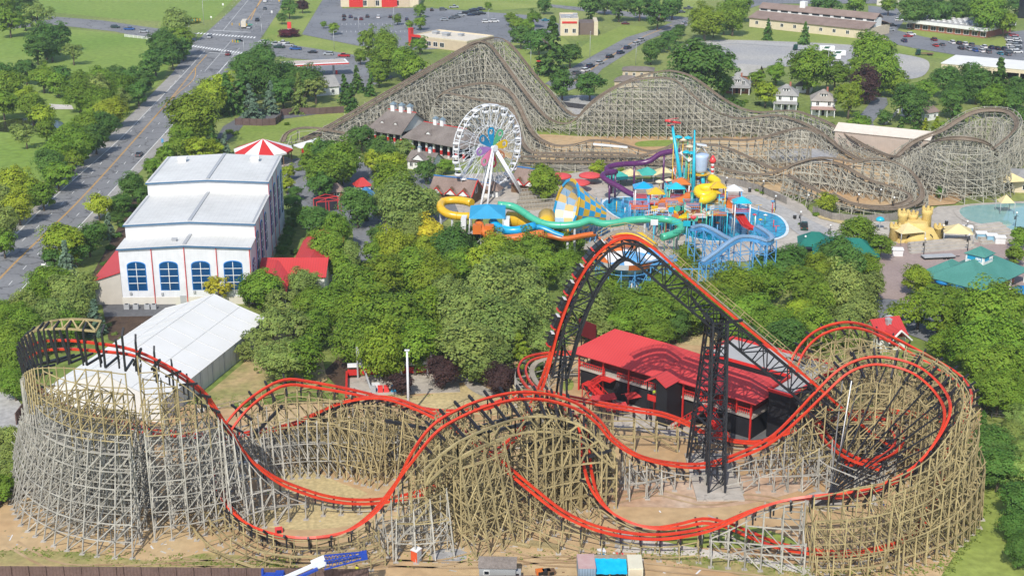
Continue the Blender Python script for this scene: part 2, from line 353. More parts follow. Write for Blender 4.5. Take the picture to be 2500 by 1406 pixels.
sheet('gravel_yard', [(1670, 112), (1750, 99), (1900, 102), (2090, 112), (2130, 125), (2200, 133), (2265, 150), (2255, 185), (2190, 195), (2090, 178), (1980, 162), (1800, 168), (1700, 142)], GRAVEL, Z2, True)
sheet('driveway', [(2135, 238), (2165, 240), (2168, 255), (2130, 300), (2140, 320), (2095, 330), (2085, 300), (2110, 270)], LOT, Z2)
sheet('yard', [(1360, 240), (1450, 235), (1470, 260), (1420, 290), (1370, 275)], GRAVEL, Z1, True)
sheet('pond', [(0, 300), (60, 290), (150, 298), (130, 318), (40, 325), (-40, 315)], POND, Z2, True)
sheet('footpath', [(120, 255), (175, 258), (180, 268), (125, 268)], PALE, Z2)
# park paths and plazas
sheet('park_path', [(545, 310), (620, 265), (690, 275), (830, 262), (835, 272), (690, 292), (600, 300), (575, 330), (545, 350), (500, 420), (470, 430)], ASPH_D, Z1)
sheet('park_path', [(690, 395), (760, 380), (900, 400), (1060, 430), (1120, 460), (1140, 500), (1060, 560), (940, 610), (910, 650), (870, 650), (860, 560), (740, 560), (700, 480)], LOT, Z1)
sheet('park_path', [(1080, 430), (1240, 420), (1340, 450), (1350, 500), (1250, 530), (1120, 520)], CONC, Z1)
sheet('pool_deck', [(1330, 455), (1360, 430), (1450, 415), (1540, 440), (1750, 435), (1850, 445), (1960, 500), (1990, 530), (2220, 545), (2290, 505), (2520, 495), (2520, 640), (2300, 660), (2180, 680), (2140, 650), (1990, 610), (1920, 610), (1820, 640), (1500, 640), (1300, 560), (1290, 500)], CONC, Z1)
sheet('paver_plaza', [(2100, 600), (2330, 595), (2520, 600), (2520, 720), (2200, 790), (2150, 770), (2140, 640)], PAVER, Z2, True)
sheet('park_path', [(2120, 740), (2200, 735), (2330, 790), (2330, 860), (2250, 830), (2160, 790)], LOT, Z2, True)
sheet('mulch_bed', [(265, 600), (330, 480), (350, 490), (300, 620), (240, 690), (215, 690)], MULCH, Z1)
sheet('mulch_bed', [(255, 770), (370, 765), (400, 790), (310, 850), (265, 830)], MULCH, Z1)
sheet('service_lane', [(250, 745), (430, 742), (420, 772), (255, 775)], ASPH_D, Z2)
sheet('mulch_bed', [(790, 910), (830, 870), (900, 890), (880, 970), (845, 970)], MULCH, Z3)
# the coaster's building site
sheet('bare_earth', [(-200, 1330), (-60, 1240), (40, 1050), (70, 985), (300, 975), (480, 990), (640, 990), (860, 975), (1000, 950), (1200, 920), (1310, 850), (1420, 815), (1600, 790), (1760, 800), (1930, 800), (1960, 860), (2080, 900), (2330, 940), (2400, 1000), (2395, 1180), (2365, 1300), (2290, 1420), (2200, 1480), (-200, 1480)], DIRT, Z2)
sheet('straw_ground', [(880, 960), (1030, 968), (1130, 940), (1170, 960), (1290, 985), (1230, 1015), (1120, 1010), (1000, 1000)], STRAW, Z3, True)
sheet('straw_ground', [(640, 1170), (730, 1140), (830, 1180), (900, 1210), (800, 1220), (700, 1205)], STRAW, Z3, True)
sheet('straw_ground', [(600, 1250), (760, 1232), (920, 1240), (900, 1275), (760, 1295), (640, 1285)], STRAW, Z3, True)
sheet('straw_ground', [(1620, 800), (1720, 800), (1790, 830), (1700, 845), (1630, 830)], STRAW, Z3, True)
sheet('red_clay', [(1470, 1205), (1560, 1180), (1700, 1175), (1850, 1160), (1980, 1180), (1900, 1215), (1760, 1240), (1600, 1240), (1500, 1235)], REDDIRT, Z3, True)
sheet('crushed_stone_pad', [(1055, 1350), (1090, 1340), (1135, 1346), (1140, 1365), (1095, 1378), (1060, 1370)], GRAVEL, Z4, True)
sheet('crushed_stone_lane', [(1505, 1300), (1548, 1300), (1545, 1340), (1500, 1340)], GRAVEL, Z4)
sheet('grass_patch', [(-50, 1350), (200, 1350), (380, 1372), (520, 1350), (640, 1372), (640, 1392), (-50, 1392)], WORN, Z3, True)
sheet('grass_patch', [(1560, 1345), (1700, 1362), (1850, 1372), (2000, 1405), (1950, 1440), (1780, 1400), (1640, 1372)], WORN, Z3, True)
sheet('grass_patch', [(1590, 1310), (1720, 1285), (1850, 1290), (1960, 1335), (1850, 1340), (1650, 1335)], LAWN, Z3, True)
sheet('sand_bank', [(1500, 1348), (1560, 1318), (1700, 1340), (1960, 1385), (1960, 1402), (1760, 1365), (1560, 1352)], PALE, Z4, True)
sheet('asphalt_apron', [(1745, 1080), (1830, 1035), (1900, 1030), (1960, 1040), (1890, 1070), (1830, 1085)], ASPH_D, Z4)
sheet('concrete_walk', [(1435, 965), (1470, 945), (1580, 1000), (1760, 1060), (1740, 1085), (1600, 1060), (1500, 1045), (1490, 1010)], CONC, Z3)
sheet('concrete_walk', [(1130, 930), (1155, 920), (1180, 945), (1215, 962), (1190, 972), (1150, 955)], CONC, Z4, True)
sheet('concrete_walk', [(560, 975), (640, 920), (720, 850), (735, 860), (660, 935), (600, 985), (480, 1010), (480, 1000)], PALE, Z3)
sheet('queue_yard', [(870, 915), (990, 890), (1120, 895), (1140, 935), (1000, 955), (900, 968)], CONC, Z3 + .01)
sheet('grass_patch', [(480, 985), (640, 850), (700, 800), (780, 850), (800, 930), (760, 950), (640, 975), (560, 1000)], WORN, Z2 + .01)
sheet('grass_patch', [(1375, 935), (1395, 925), (1400, 950), (1378, 958)], LAWN, Z4, True)
sheet('grass_patch', [(1990, 960), (2060, 930), (2150, 960), (2120, 1000), (2000, 990)], LAWN, Z4, True)
sheet('earth_bank', [(-60, 1440), (-60, 960), (30, 960), (60, 1000), (30, 1100), (-10, 1200)], GRAVEL, Z1)
RUT = mat('tyre_rut_earth', (.30, .19, .10), .95, scale=.2, col2=(.46, .34, .2), detail=8)
ZR = nz(); mb = MB().m(RUT)
for L in ([(300, 1392), (560, 1376), (760, 1385), (980, 1378), (1150, 1382), (1380, 1368), (1640, 1392), (1900, 1420)], [(420, 1372), (640, 1385), (900, 1374), (1060, 1380), (1200, 1352), (1330, 1375), (1480, 1380)], [(1500, 1225), (1600, 1205), (1720, 1230), (1830, 1215), (1960, 1240)], [(30, 1330), (140, 1385), (300, 1388)]):
    for o in (-.9, .9): ribbon(mb, [G(*q) for q in L], .45, ZR, off=o)
tag(mb.build('tyre_ruts'), kind='structure')
sheet('coaster_sand', [(1260, 330), (1330, 330), (1420, 335), (1640, 335), (1800, 335), (2000, 340), (2060, 360), (2240, 400), (2380, 470), (2330, 500), (2080, 520), (1900, 470), (1720, 430), (1300, 410), (1080, 330)], DIRT, Z1)
sheet('mulch_strip', [(1985, 520), (2010, 524), (2060, 538), (2110, 545), (2110, 552), (2050, 548), (2000, 535)], STRAW, 0)
sheet('plaza_lane', [(1840, 478), (1900, 500), (1960, 530), (2020, 560), (2100, 600), (2080, 612), (1980, 590), (1930, 560), (1880, 520), (1820, 490)], GRAVEL, 0, True)
sheet('gravel_patch', [(1870, 372), (1960, 365), (2040, 370), (2030, 395), (1960, 400), (1900, 395)], GRAVEL, Z2, True)
sheet('lawn', [(1560, 348), (1650, 344), (1680, 350), (1640, 358), (1560, 360)], LAWN, Z2, True)
# ------------------------------------------------------------------ timbers, steel, track
TAN = mat('new_timber', (0.40, 0.325, 0.165), 0.85, scale=0.3, col2=(0.30, 0.24, 0.12), fine=0.15, fscale=3)
GREY = mat('weathered_timber', (0.44, 0.42, 0.37), 0.9, scale=0.3, col2=(0.33, 0.315, 0.275), fine=0.15, fscale=3)
OLDW = mat('old_grey_timber', (0.44, 0.42, 0.345), 0.9, scale=0.25, col2=(0.33, 0.31, 0.25), fine=0.15, fscale=3)
DECKW = mat('walkway_boards', (0.36, 0.31, 0.235), 0.9, scale=0.3, col2=(0.27, 0.225, 0.165), fine=0.2, fscale=3)
BROWN = mat('stained_track_timber', (0.22, 0.175, 0.13), 0.85, scale=0.3, col2=(0.15, 0.115, 0.082), fine=0.2, fscale=2)
def per_beam(m, lo, hi):
    n = m.node_tree; b = n.nodes['Principled BSDF']; src = b.inputs['Base Color'].links[0].from_socket; g = n.nodes.new('ShaderNodeNewGeometry')
    r = n.nodes.new('ShaderNodeMapRange'); r.inputs[3].default_value = lo; r.inputs[4].default_value = hi; n.links.new(g.outputs['Random Per Island'], r.inputs[0])
    h = n.nodes.new('ShaderNodeHueSaturation'); n.links.new(r.outputs[0], h.inputs['Value']); n.links.new(src, h.inputs['Color']); n.links.new(h.outputs[0], b.inputs['Base Color'])
per_beam(TAN, .68, 1.25); per_beam(GREY, .68, 1.2); per_beam(OLDW, .7, 1.2)
BLACKS = mat('black_painted_steel', (0.018, 0.019, 0.024), 0.45, var=0.25, scale=0.8, spec=0.4)
REDS = mat('red_painted_steel', (0.70, 0.056, 0.018), 0.42, scale=0.35, col2=(0.52, 0.032, 0.013), fine=.12, fscale=1.5, spec=0.45)
STEELG = mat('galvanised_steel', (0.42, 0.43, 0.44), 0.5, 0.3, scale=0.5)
ZV = Vector((0, 0, 1))
class Path:
    """A track centre line with frames: p, t (forward), s (right side), u (up)."""
    def __init__(s, pts, step=1.0, flat=False):
        Q = spline(pts, step); s.p = [Vector(q[:3]) for q in Q]; s.roll = [q[3] for q in Q]; s.n = len(Q)
        s.t = []; s.s = []; s.u = []; s.h = []
        for i in range(s.n):
            t = (s.p[min(i + 1, s.n - 1)] - s.p[max(i - 1, 0)]).normalized()
            h = Vector((t.y, -t.x, 0))
            if h.length < 0.05 and s.h: h = s.h[-1].copy()
            h.normalize(); u0 = h.cross(t); a = R(s.roll[i])
            s.t.append(t); s.h.append(h); s.s.append(h * math.cos(a) - u0 * math.sin(a)); s.u.append(u0 * math.cos(a) + h * math.sin(a))
def sweep(mb, P, off, wd, ht, drop=0.0, i0=0, i1=None):
    """A rectangular bar swept along the path at sideways offset off, its top drop below the line."""
    i1 = i1 or P.n; k = len(mb.v)
    for i in range(i0, i1):
        c = P.p[i] + P.s[i] * off - P.u[i] * drop; a = P.s[i] * wd / 2; b = P.u[i] * ht
        mb.v += [tuple(c - a), tuple(c + a), tuple(c + a - b), tuple(c - a - b)]
    for i in range(i1 - i0 - 1):
        for j in range(4):
            mb.f.append([k + i * 4 + j, k + i * 4 + (j + 1) % 4, k + (i + 1) * 4 + (j + 1) % 4, k + (i + 1) * 4 + j]); mb.mi.append(mb.cur); mb.sm.append(False)
    e = k + (i1 - i0 - 1) * 4
    mb.f += [[k + 3, k + 2, k + 1, k], [e, e + 1, e + 2, e + 3]]; mb.mi += [mb.cur] * 2; mb.sm += [False] * 2
CLEAR = []                                     # train clearance points, filled with every track first
def clear_tree(paths):
    pts = [P.p[i] + P.u[i] * 0.7 for P in paths for i in range(P.n)]
    kd = kdtree.KDTree(len(pts))
    for i, q in enumerate(pts): kd.insert(q, i)
    kd.balance(); return kd
def free(kd, a, b, rad=1.15):
    L = (b - a).length; n = max(2, int(L / 1.2))
    for i in range(n + 1):
        if kd.find(a.lerp(b, i / n))[2] < rad: return False
    return True
def trestle(P, kd, i0, i1, step=3, cols=(-1.7, 1.7), batter=(0, 0), rows=None, lev=3.0, tone=None, wd=0.18, cap=1.0, xb=True, diag=1, outer=(), minz=0.0, far=False):
    """Bents under the path between samples i0 and i1. batter: spread of an extra raking leg on the left / right (metres at the foot).
    outer: further straight posts (offset, share of the track's height). Returns {tone: [segments]} and one list per bent."""
    bents = []; ties = []
    prev = None
    i1 = min(i1, P.n - 1)
    idx = list(range(i0, i1, step))
    for bi, i in enumerate(idx):
        p, h, t = P.p[i], P.h[i], P.t[i]
        th = Vector((t.x, t.y, 0));
        a = max(-75, min(75, P.roll[i]))
        segs = []
        def beam(q, r, w=wd):
            q = Vector(q); r = Vector(r)
            if (r - q).length > 0.3 and free(kd, q, r): segs.append((*q, *r, w, w))
        tops = []
        for o in cols:
            z = p.z - cap - math.tan(R(max(-55, min(55, a)))) * o
            tops.append((o, z))
        for o, fr in outer: tops.append((o, (p.z - cap) * fr))
        tops = sorted(tops)
        posts = {}
        for o, z in tops:
            if z < minz + 0.4: continue
            b = p + h * o
            posts[o] = (b, z)
            nseg = max(1, int(z / 6))
            for k in range(nseg):
                beam((b.x, b.y, z * k / nseg), (b.x, b.y, z * (k + 1) / nseg))
        zmax = max([z for b, z in posts.values()], default=0)
        for sd, ba in ((-1, batter[0]), (1, batter[1])):                       # raking legs
            if not ba or not posts: continue
            o = (min(posts) if sd < 0 else max(posts)); b, z = posts[o]
            if z < 4: continue
            f = ba * min(1.0, z / 16)
            n = max(1, int(z / 6)); q0 = b + ZV * (z * 0.96 - b.z)
            foot = b + h * (sd * f); foot.z = 0; top = Vector((b.x, b.y, z * .96))
            for k in range(n): beam(top.lerp(foot, k / n), top.lerp(foot, (k + 1) / n))
            posts[o + sd * f] = (Vector((foot.x, foot.y, 0)), -z)              # negative: raking
        keys = sorted(posts)
        L = int(zmax / lev)
        for k in range(0, L + 1):                                              # girts and transverse bracing
            zz = k * lev + (0.35 if k == 0 else 0)
            xs = []
            for o in keys:
                b, z = posts[o]
                if z >= 0:
                    if z >= zz: xs.append(o)
                elif -z * .96 >= zz:
                    oo = [q for q in keys if posts[q][1] >= 0]
                    near = min(oo) if o < min(oo) else max(oo)
                    xs.append(near + (o - near) * (1 - zz / (-z * .96)))
            if len(xs) > 1 and k > 0:
                c = p.copy(); c.z = zz
                beam(c + h * min(xs), c + h * max(xs), wd * .8)
            if xb and len(xs) > 1:
                for j in range(len(xs) - 1):
                    if xs[j + 1] - xs[j] < 0.8: continue
                    c0 = p + h * xs[j]; c1 = p + h * xs[j + 1]; z1 = min(zz + lev, zmax)
                    if (k + j + bi) % 2: c0, c1 = c1, c0
                    beam((c0.x, c0.y, zz), (c1.x, c1.y, z1), wd * .7)
        cur = {}
        for o in keys:
            b, z = posts[o]
            for k in range(1, int(abs(z) / lev) + 1):
                zz = k * lev
                if z >= 0: cur[(round(o, 1), k)] = Vector((b.x, b.y, zz))
                elif zz <= -z * .96:
                    oo = [q for q in keys if posts[q][1] >= 0]; near = min(oo) if o < min(oo) else max(oo)
                    q = p + h * (near + (o - near) * (1 - zz / (-z * .96))); cur[('r' if o > 0 else 'l', k)] = Vector((q.x, q.y, zz))
        for o in keys:
            b, z = posts[o]
            if z >= 0: cur[(round(o, 1), 0)] = Vector((b.x, b.y, 0.3)); cur[(round(o, 1), 't')] = Vector((b.x, b.y, z - .2))
            else: cur[('r' if o > 0 else 'l', 0)] = Vector((b.x, b.y, 0.3))
        if prev:
            for key, q in cur.items():
                r = prev.get(key)
                if r is not None and key[1] != 0 and free(kd, r, q): ties.append((*r, *q, wd * .75, wd * .75))
                if diag and isinstance(key[1], int):
                    edge = key[0] in ('r', 'l') or key[0] in (min(k2[0] for k2 in cur if not isinstance(k2[0], str)), max(k2[0] for k2 in cur if not isinstance(k2[0], str)))
                    if edge or diag > 1:
                        r = prev.get((key[0], key[1] + 1))
                        if r is not None and (diag > 1 or (key[1] + bi) % 2 == 0) and free(kd, r, q): ties.append((*r, *q, wd * .65, wd * .65))
        prev = cur
        bents.append(segs)
    return bents, ties
def by_tone(segs, tone):
    if not callable(tone): return {tone.name: (tone, segs)}
    out = {}
    for q in segs:
        m = tone((q[2] + q[5]) / 2); out.setdefault(m.name, (m, []))[1].append(q)
    return out
# ------------------------------------------------------------------ the red steel-railed coaster
def pts(L):
    """(px, py, 'Y', distance, roll) or (px, py, height, roll) or a world point (Vector, roll)"""
    out = []
    for q in L:
        if isinstance(q[0], Vector): out.append((*q[0], q[1]))
        else:
            w = PY(q[0], q[1], q[2]); out.append((w.x, w.y, max(1.6, w.z), q[3]))
    return out
def V3(*a): return Vector(a)
lift = [(V3(84, 224, 1.7), 0), (V3(78, 219.5, 1.8), 0), (V3(71, 218.2, 2.4), 0), (V3(66, 217.3, 4.0), 0), (V3(60, 216.3, 8.6), 0), (V3(50, 214.7, 17.8), 0), (V3(40, 213.1, 26.6), 0), (V3(33, 212, 32.8), 0),
        (V3(27, 211, 38.2), 0), (V3(22.5, 210.3, 42.3), 0), (V3(19, 209.7, 44.2), 0), (V3(15.6, 209.2, 43.6), 0), (V3(12.4, 208.7, 40.6), 0), (V3(9.6, 208.3, 35.8), 0), (V3(7.3, 207.9, 29.5), 0), (V3(5.6, 207.6, 22.5), 0)]
drop = [(1312, 957, 207.2, 0), (1290, 1000, 206.7, 0), (1257, 1062, 206, 0), (1203, 1108, 205, 0), (1141, 1148, 204, 0), (1046, 1194, 202.5, 0), (950, 1217, 201.5, 0), (870, 1222, 200.5, 0), (800, 1213, 200, 0),
        (740, 1195, 199.5, 0), (680, 1170, 199, 0), (620, 1125, 198, 5), (575, 1070, 197, 8), (545, 1025, 196, 12), (505, 965, 195, 20), (465, 930, 194, 28), (420, 900, 193, 36), (370, 875, 192.5, 45), (310, 855, 192, 60), (240, 846, 192.5, 76),
        (170, 840, 194.5, 84), (110, 843, 199, 86), (86, 852, 204, 84), (70, 864, 209, 80), (66, 885, 214, 72), (78, 920, 219, 60), (104, 955, 224, 55), (150, 992, 227.5, 45), (220, 1017, 228.5, 30), (290, 1035, 228, 15), (410, 1055, 225.5, 5), (546, 1062, 224, 0),
        (620, 1052, 223, 0), (700, 1037, 222, 0), (760, 1012, 221, 0), (820, 985, 219, -5), (880, 970, 217, -8), (940, 968, 215, -8), (1000, 985, 212, -8), (1060, 1012, 209, -8), (1110, 1040, 206, -10), (1165, 1078, 200, -12), (1240, 1142, 195.5, -12),
        (1300, 1192, 192.5, -10), (1370, 1246, 190, -8), (1440, 1280, 188.6, -5), (1510, 1299, 188.2, 0), (1580, 1307, 188, 0), (1650, 1304, 187.5, 0), (1740, 1285, 187, -5), (1830, 1246, 186.3, -15), (1900, 1222, 185.5, -28), (1980, 1211, 185, -42),
        (2070, 1205, 185.5, -55), (2150, 1186, 187.5, -62), (2230, 1140, 191, -64), (2290, 1062, 196, -62), (2311, 1000, 201, -58), (2290, 950, 207, -54), (2240, 905, 212, -50), (2180, 884, 214.5, -45), (2120, 881, 215, -40), (2060, 905, 214.5, -34), (2000, 960, 213, -25),
        (1950, 1010, 212, -15), (1880, 1072, 211.5, -5), (1800, 1110, 211, 0), (1720, 1133, 210.5, 0), (1640, 1130, 209, 0), (1560, 1110, 206.5, 0), (1500, 1072, 206, -8), (1460, 1025, 206, -16), (1410, 990, 205.5, -22), (1340, 968, 204, -26),
        (1270, 964, 201.5, -28), (1200, 977, 198, -28), (1130, 1003, 194, -26), (1060, 1045, 191, -20), (1000, 1120, 189.5, -10), (950, 1200, 189.5, 5), (900, 1258, 188.3, 20), (840, 1295, 186.4, 32), (760, 1312, 185, 42), (690, 1308, 185.6, 48),
        (620, 1285, 188.8, 50), (570, 1245, 193.8, 48), (538, 1190, 200, 42), (530, 1130, 206, 34), (540, 1075, 211, 28), (562, 1035, 214, 24), (600, 990, 216.5, 22), (650, 952, 218, 22), (700, 931, 219, 20), (760, 936, 219.5, 12), (880, 958, 219.5, 4),
        (980, 985, 219.5, 0), (1080, 1003, 220, 0), (1180, 993, 221, 0), (1280, 957, 222.5, 0), (1340, 957, 223.5, 0), (1400, 970, 224, 0), (1483, 986, 224.3, 0), (1551, 998, 224.3, 0), (1619, 1009, 224.2, 0), (1684, 1033, 224, 0), (1711, 1050, 223.8, -4), (1766, 1067, 223.5, -8), (1803, 1075, 223.5, -10),
        (1855, 1076, 223.5, -10), (1905, 1060, 223.5, -10), (1945, 1045, 223.2, -12), (2000, 1028, 223, -14), (2060, 1018, 222.8, -10), (2130, 1020, 222, 10), (2180, 1040, 219.5, 20), (2195, 1075, 215, 20), (2165, 1108, 211, 15), (2110, 1125, 208, 5), (2060, 1128, 207, 0)]
loopf = [(2150, 1140, 204, 0), (2080, 1115, 206.5, 0), (2035, 1085, 212, 5), (2000, 1040, 221, 10), (1968, 996, 229, 12), (1945, 965, 233, 12), (1932, 930, 235, 10), (1942, 880, 236.5, 10), (1965, 840, 238, 15), (2005, 808, 240, 20), (2060, 792, 241.5, 24), (2110, 797, 243, 26), (2160, 818, 244, 28),
         (2220, 850, 243, 30), (2290, 890, 240, 34), (2340, 925, 235, 38), (2362, 965, 228, 40), (2350, 1015, 220, 40), (2318, 1100, 209, 40), (2270, 1240, 196, 34), (2215, 1308, 189, 24), (2150, 1340, 186, 14), (2060, 1348, 184.5, 5), (1980, 1343, 184.8, 0), (1900, 1328, 186, 0), (1830, 1301, 188, 0), (1780, 1280, 189.5, 0),
         (1720, 1268, 190.6, 0), (1660, 1280, 190.6, 5), (1600, 1285, 191, 20), (1540, 1272, 192.5, 35), (1490, 1244, 195, 42), (1455, 1200, 198.5, 40), (1438, 1150, 202, 30), (1430, 1100, 204.5, 15), (1425, 1050, 207, 5), (1405, 1020, 210, 0), (1380, 1003, 214, 0), (1355, 988, 219, 0)]
stn = [(V3(84, 224, 1.7), 0), (V3(80, 232, 1.8), 0), (V3(72, 235, 2.4), 0), (V3(62, 234, 3.2), 0), (V3(55, 234, 3.9), 0), (1905, 1034, 233.5, 0), (1870, 1000, 236, 0), (1830, 985, 238, 0), (1790, 965, 240.5, 0), (1450, 866, 252, 0), (1395, 860, 252.5, 0), (1335, 863, 252, -4), (1292, 874, 249.5, -8), (1275, 896, 244.5, -8), (1283, 925, 237.5, -6), (1308, 953, 230.5, -3), (1335, 975, 224, 0), (1355, 988, 219, 0)]
MAIN = Path(pts(lift + drop)); LOOPF = Path(pts(loopf)); STN = Path(pts(stn))
NL = next(i for i in range(MAIN.n) if MAIN.p[i].x < 5.0 and MAIN.p[i].z < 20)      # end of the first drop
kd = clear_tree([MAIN, LOOPF, STN])
def near_i(P, px, py, Y): 
    w = PY(px, py, Y); return min(range(P.n), key=lambda i: (P.p[i] - w).length)
RC = empty('roller_coaster', G(1745, 1180), 0, 'red railed roller coaster with black lift tower on tan and grey timber trestles', 'roller coaster')
def rc_part(o): o.parent = RC; o.matrix_parent_inverse = Matrix.Translation(-RC.location); return o
GA = 0.72
for P, nm in ((MAIN, 'track'), (LOOPF, 'track'), (STN, 'track')):
    mb = MB().m(REDS)
    sweep(mb, P, -GA, 0.35, 0.36); sweep(mb, P, GA, 0.35, 0.36)
    tr = rc_part(mb.build(nm))
    segs = []
    for i in range(0, P.n, 2):
        c = P.p[i] - P.u[i] * .3
        a = c - P.s[i] * .85; b = c + P.s[i] * .85
        segs.append((*a, *b, .14, .18))
    tie = beams_mesh('cross_tie', segs, BLACKS); tie.parent = tr; tie.matrix_parent_inverse = tr.matrix_parent_inverse.copy()
    tie['kind'] = 'stuff'
# timber under each stretch
def tone_left(z): return TAN if z > 17.5 else GREY
def mixed(z): return GREY if z < 4.5 else TAN
I = lambda px, py, Y: near_i(MAIN, px, py, Y)
jobs = [
    (MAIN, I(1046, 1194, 202.5), I(740, 1195, 199.5), dict(cols=(-1.3, 1.3), tone=mixed)),
    (MAIN, I(740, 1195, 199.5), I(505, 965, 195), dict(cols=(-2.2, 2.2), batter=(2.5, 2.5), tone=GREY, step=3)),
    (MAIN, I(545, 1025, 196), I(310, 855, 192), dict(cols=(-1.8, 2.2, 6.5), batter=(0, 2.5), cap=2.0, tone=tone_left, step=3, diag=2, lev=2.6)),
    (MAIN, I(310, 855, 192), I(78, 920, 219), dict(cols=(-1.2, 2.2), outer=((-2.4, .66), (6, .7), (9.5, .55)), cap=5.0, batter=(4.5, 1.0), tone=tone_left, step=2, diag=2, lev=2.6)),
    (MAIN, I(78, 920, 219), I(290, 1035, 228), dict(cols=(-2.0, 2.0), outer=((-2.4, .8), (5, .7)), batter=(.6, 1), cap=3.0, tone=GREY, step=3, diag=2, lev=2.6)),
    (MAIN, I(290, 1035, 228), I(760, 1012, 221), dict(cols=(-1.3, 1.3), tone=GREY)),
    (MAIN, I(760, 1012, 221), I(1000, 985, 212), dict(cols=(-2.0, 2.0), outer=((4.5, .9), (-4.0, .75)), batter=(2.0, 3.0), tone=TAN, step=2, diag=2)),
    (MAIN, I(1000, 985, 212), I(1240, 1142, 195.5), dict(cols=(-1.8, 1.8), batter=(2, 3), tone=TAN, step=3)),
    (MAIN, I(1240, 1142, 195.5), I(1740, 1285, 187), dict(cols=(-1.5, 1.5), outer=((3.4, .6),), tone=TAN)),
    (MAIN, I(1740, 1285, 187), I(1980, 1211, 185), dict(cols=(-1.6, 1.6), outer=((4.5, .55),), tone=GREY, diag=2, wd=.22)),
    (MAIN, I(1980, 1211, 185), I(2150, 1186, 187.5), dict(cols=(-1.8, 2.4), outer=((4.6, .95), (7.2, .5)), batter=(0, 1.2), tone=TAN, step=2, diag=2, lev=2.6)),
    (MAIN, I(2150, 1186, 187.5), I(2180, 884, 214.5), dict(cols=(-1.6, 2.4), outer=((3.6, 1.15), (5.3, .92), (6.8, .55)), batter=(0, .8), tone=TAN, step=2, diag=2, lev=2.6)),
    (MAIN, I(2180, 884, 214.5), I(2000, 960, 213), dict(cols=(-2.2, 2.2), outer=((5.0, 1.1), (8.0, .8)), batter=(2.0, 2.5), tone=TAN, step=3, diag=2, lev=2.6)),
    (MAIN, I(2000, 960, 213), I(1720, 1133, 210.5), dict(cols=(-1.8, 1.8), outer=((4.5, .5), (-4.5, .6)), batter=(2, 2.), tone=mixed, step=3)),
    (MAIN, I(1720, 1133, 210.5), I(1500, 1072, 206), dict(cols=(-1.8, 1.8), outer=((4.0, .8),), batter=(2, 2), tone=mixed, step=3)),
    (MAIN, I(1500, 1072, 206), I(1258, 966, 201), dict(cols=(-2.4, 2.4), outer=((5.2, .9), (-4.6, .85)), batter=(1.2, 3.0), tone=TAN, step=2, diag=1, lev=2.8, wd=.2)),
    (MAIN, I(1178, 984, 196.6), I(1060, 1045, 191), dict(cols=(-2.6, 2.6), outer=((5.2, .9), (-4.6, .82)), batter=(4.5, 3.0), tone=TAN, step=2, diag=2, lev=2.8, wd=.2)),
    (MAIN, I(1060, 1045, 191), I(900, 1258, 189.5), dict(cols=(-1.8, 1.8), outer=((-4, .6),), batter=(3.5, 2), tone=lambda z: GREY if z < 6 else TAN, step=3)),
    (MAIN, I(900, 1258, 189.5), I(538, 1190, 201), dict(cols=(-1.4, 1.4), outer=((-3.8, 1.0), (-6.2, .6)), tone=TAN, step=3, lev=1.3, xb=False, cap=.8)),
    (MAIN, I(538, 1190, 201), I(600, 990, 216.5), dict(cols=(-1.8, 1.8), outer=((-4.5, .9),), batter=(2.5, 0), tone=GREY, step=3)),
    (MAIN, I(600, 990, 216.5), I(980, 985, 219.5), dict(cols=(-2.2, 2.2), outer=((5.5, .75), (-4, .7)), batter=(2.5, 3), tone=lambda z: TAN if z > 6 else GREY, step=2, diag=2)),
    (MAIN, I(980, 985, 219.5), I(1340, 957, 223.5), dict(cols=(-1.6, 1.6), batter=(0, 2), tone=TAN, step=3)),
    (MAIN, I(1340, 957, 223.5), I(1711, 1050, 223.8), dict(cols=(-1.6, 1.6), batter=(0, 2.5), tone=TAN, step=4)),
    (MAIN, I(1711, 1050, 223.8), I(2060, 1128, 207), dict(cols=(-1.5, 1.5), outer=((4.5, 1.1),), tone=GREY, step=4)),
    (LOOPF, 0, near_i(LOOPF, 1942, 880, 236.5), dict(cols=(-1.7, 1.7), outer=((4, .8), (-4, 1.)), tone=GREY, step=3)),
    (LOOPF, near_i(LOOPF, 1942, 880, 236.5), near_i(LOOPF, 2362, 965, 228), dict(cols=(-1.5, 2.0), outer=((5, .8),), batter=(.6, 3), tone=TAN, step=3, diag=2, lev=2.6)),
    (LOOPF, near_i(LOOPF, 2362, 965, 228), near_i(LOOPF, 2150, 1340, 186), dict(cols=(-1.4, 2.0), tone=TAN, step=3, diag=2, lev=2.2)),
    (LOOPF, near_i(LOOPF, 2150, 1340, 186), near_i(LOOPF, 1660, 1280, 190.6), dict(cols=(-1.4, 1.4), tone=GREY, step=4)),
    (LOOPF, near_i(LOOPF, 1660, 1280, 190.6), LOOPF.n - 1, dict(cols=(-1.6, 1.6), outer=((-4.2, .9),), batter=(1.5, 1.5), tone=TAN, step=3)),
    (STN, 8, STN.n - 1, dict(cols=(-1.4, 1.4), tone=GREY, step=4)),
]
allb = []; allt = []
for P, i0, i1, kw in jobs:
    tone = kw.pop('tone')
    if i0 > i1: i0, i1 = i1, i0
    if P is not STN:
        b, t = trestle(P, kd, i0, i1, **kw)
        allb += [(x, tone) for x in b if x]; allt += [(x, tone) for x in [t] if t]
    else:
        b, t = trestle(P, kd, i0, near_i(STN, 1870, 1000, 236), **kw); allb += [(x, tone) for x in b if x]; allt += [(t, tone)]
        b, t = trestle(P, kd, near_i(STN, 1430, 862, 252), i1, **kw); allb += [(x, tone) for x in b if x]; allt += [(t, tone)]
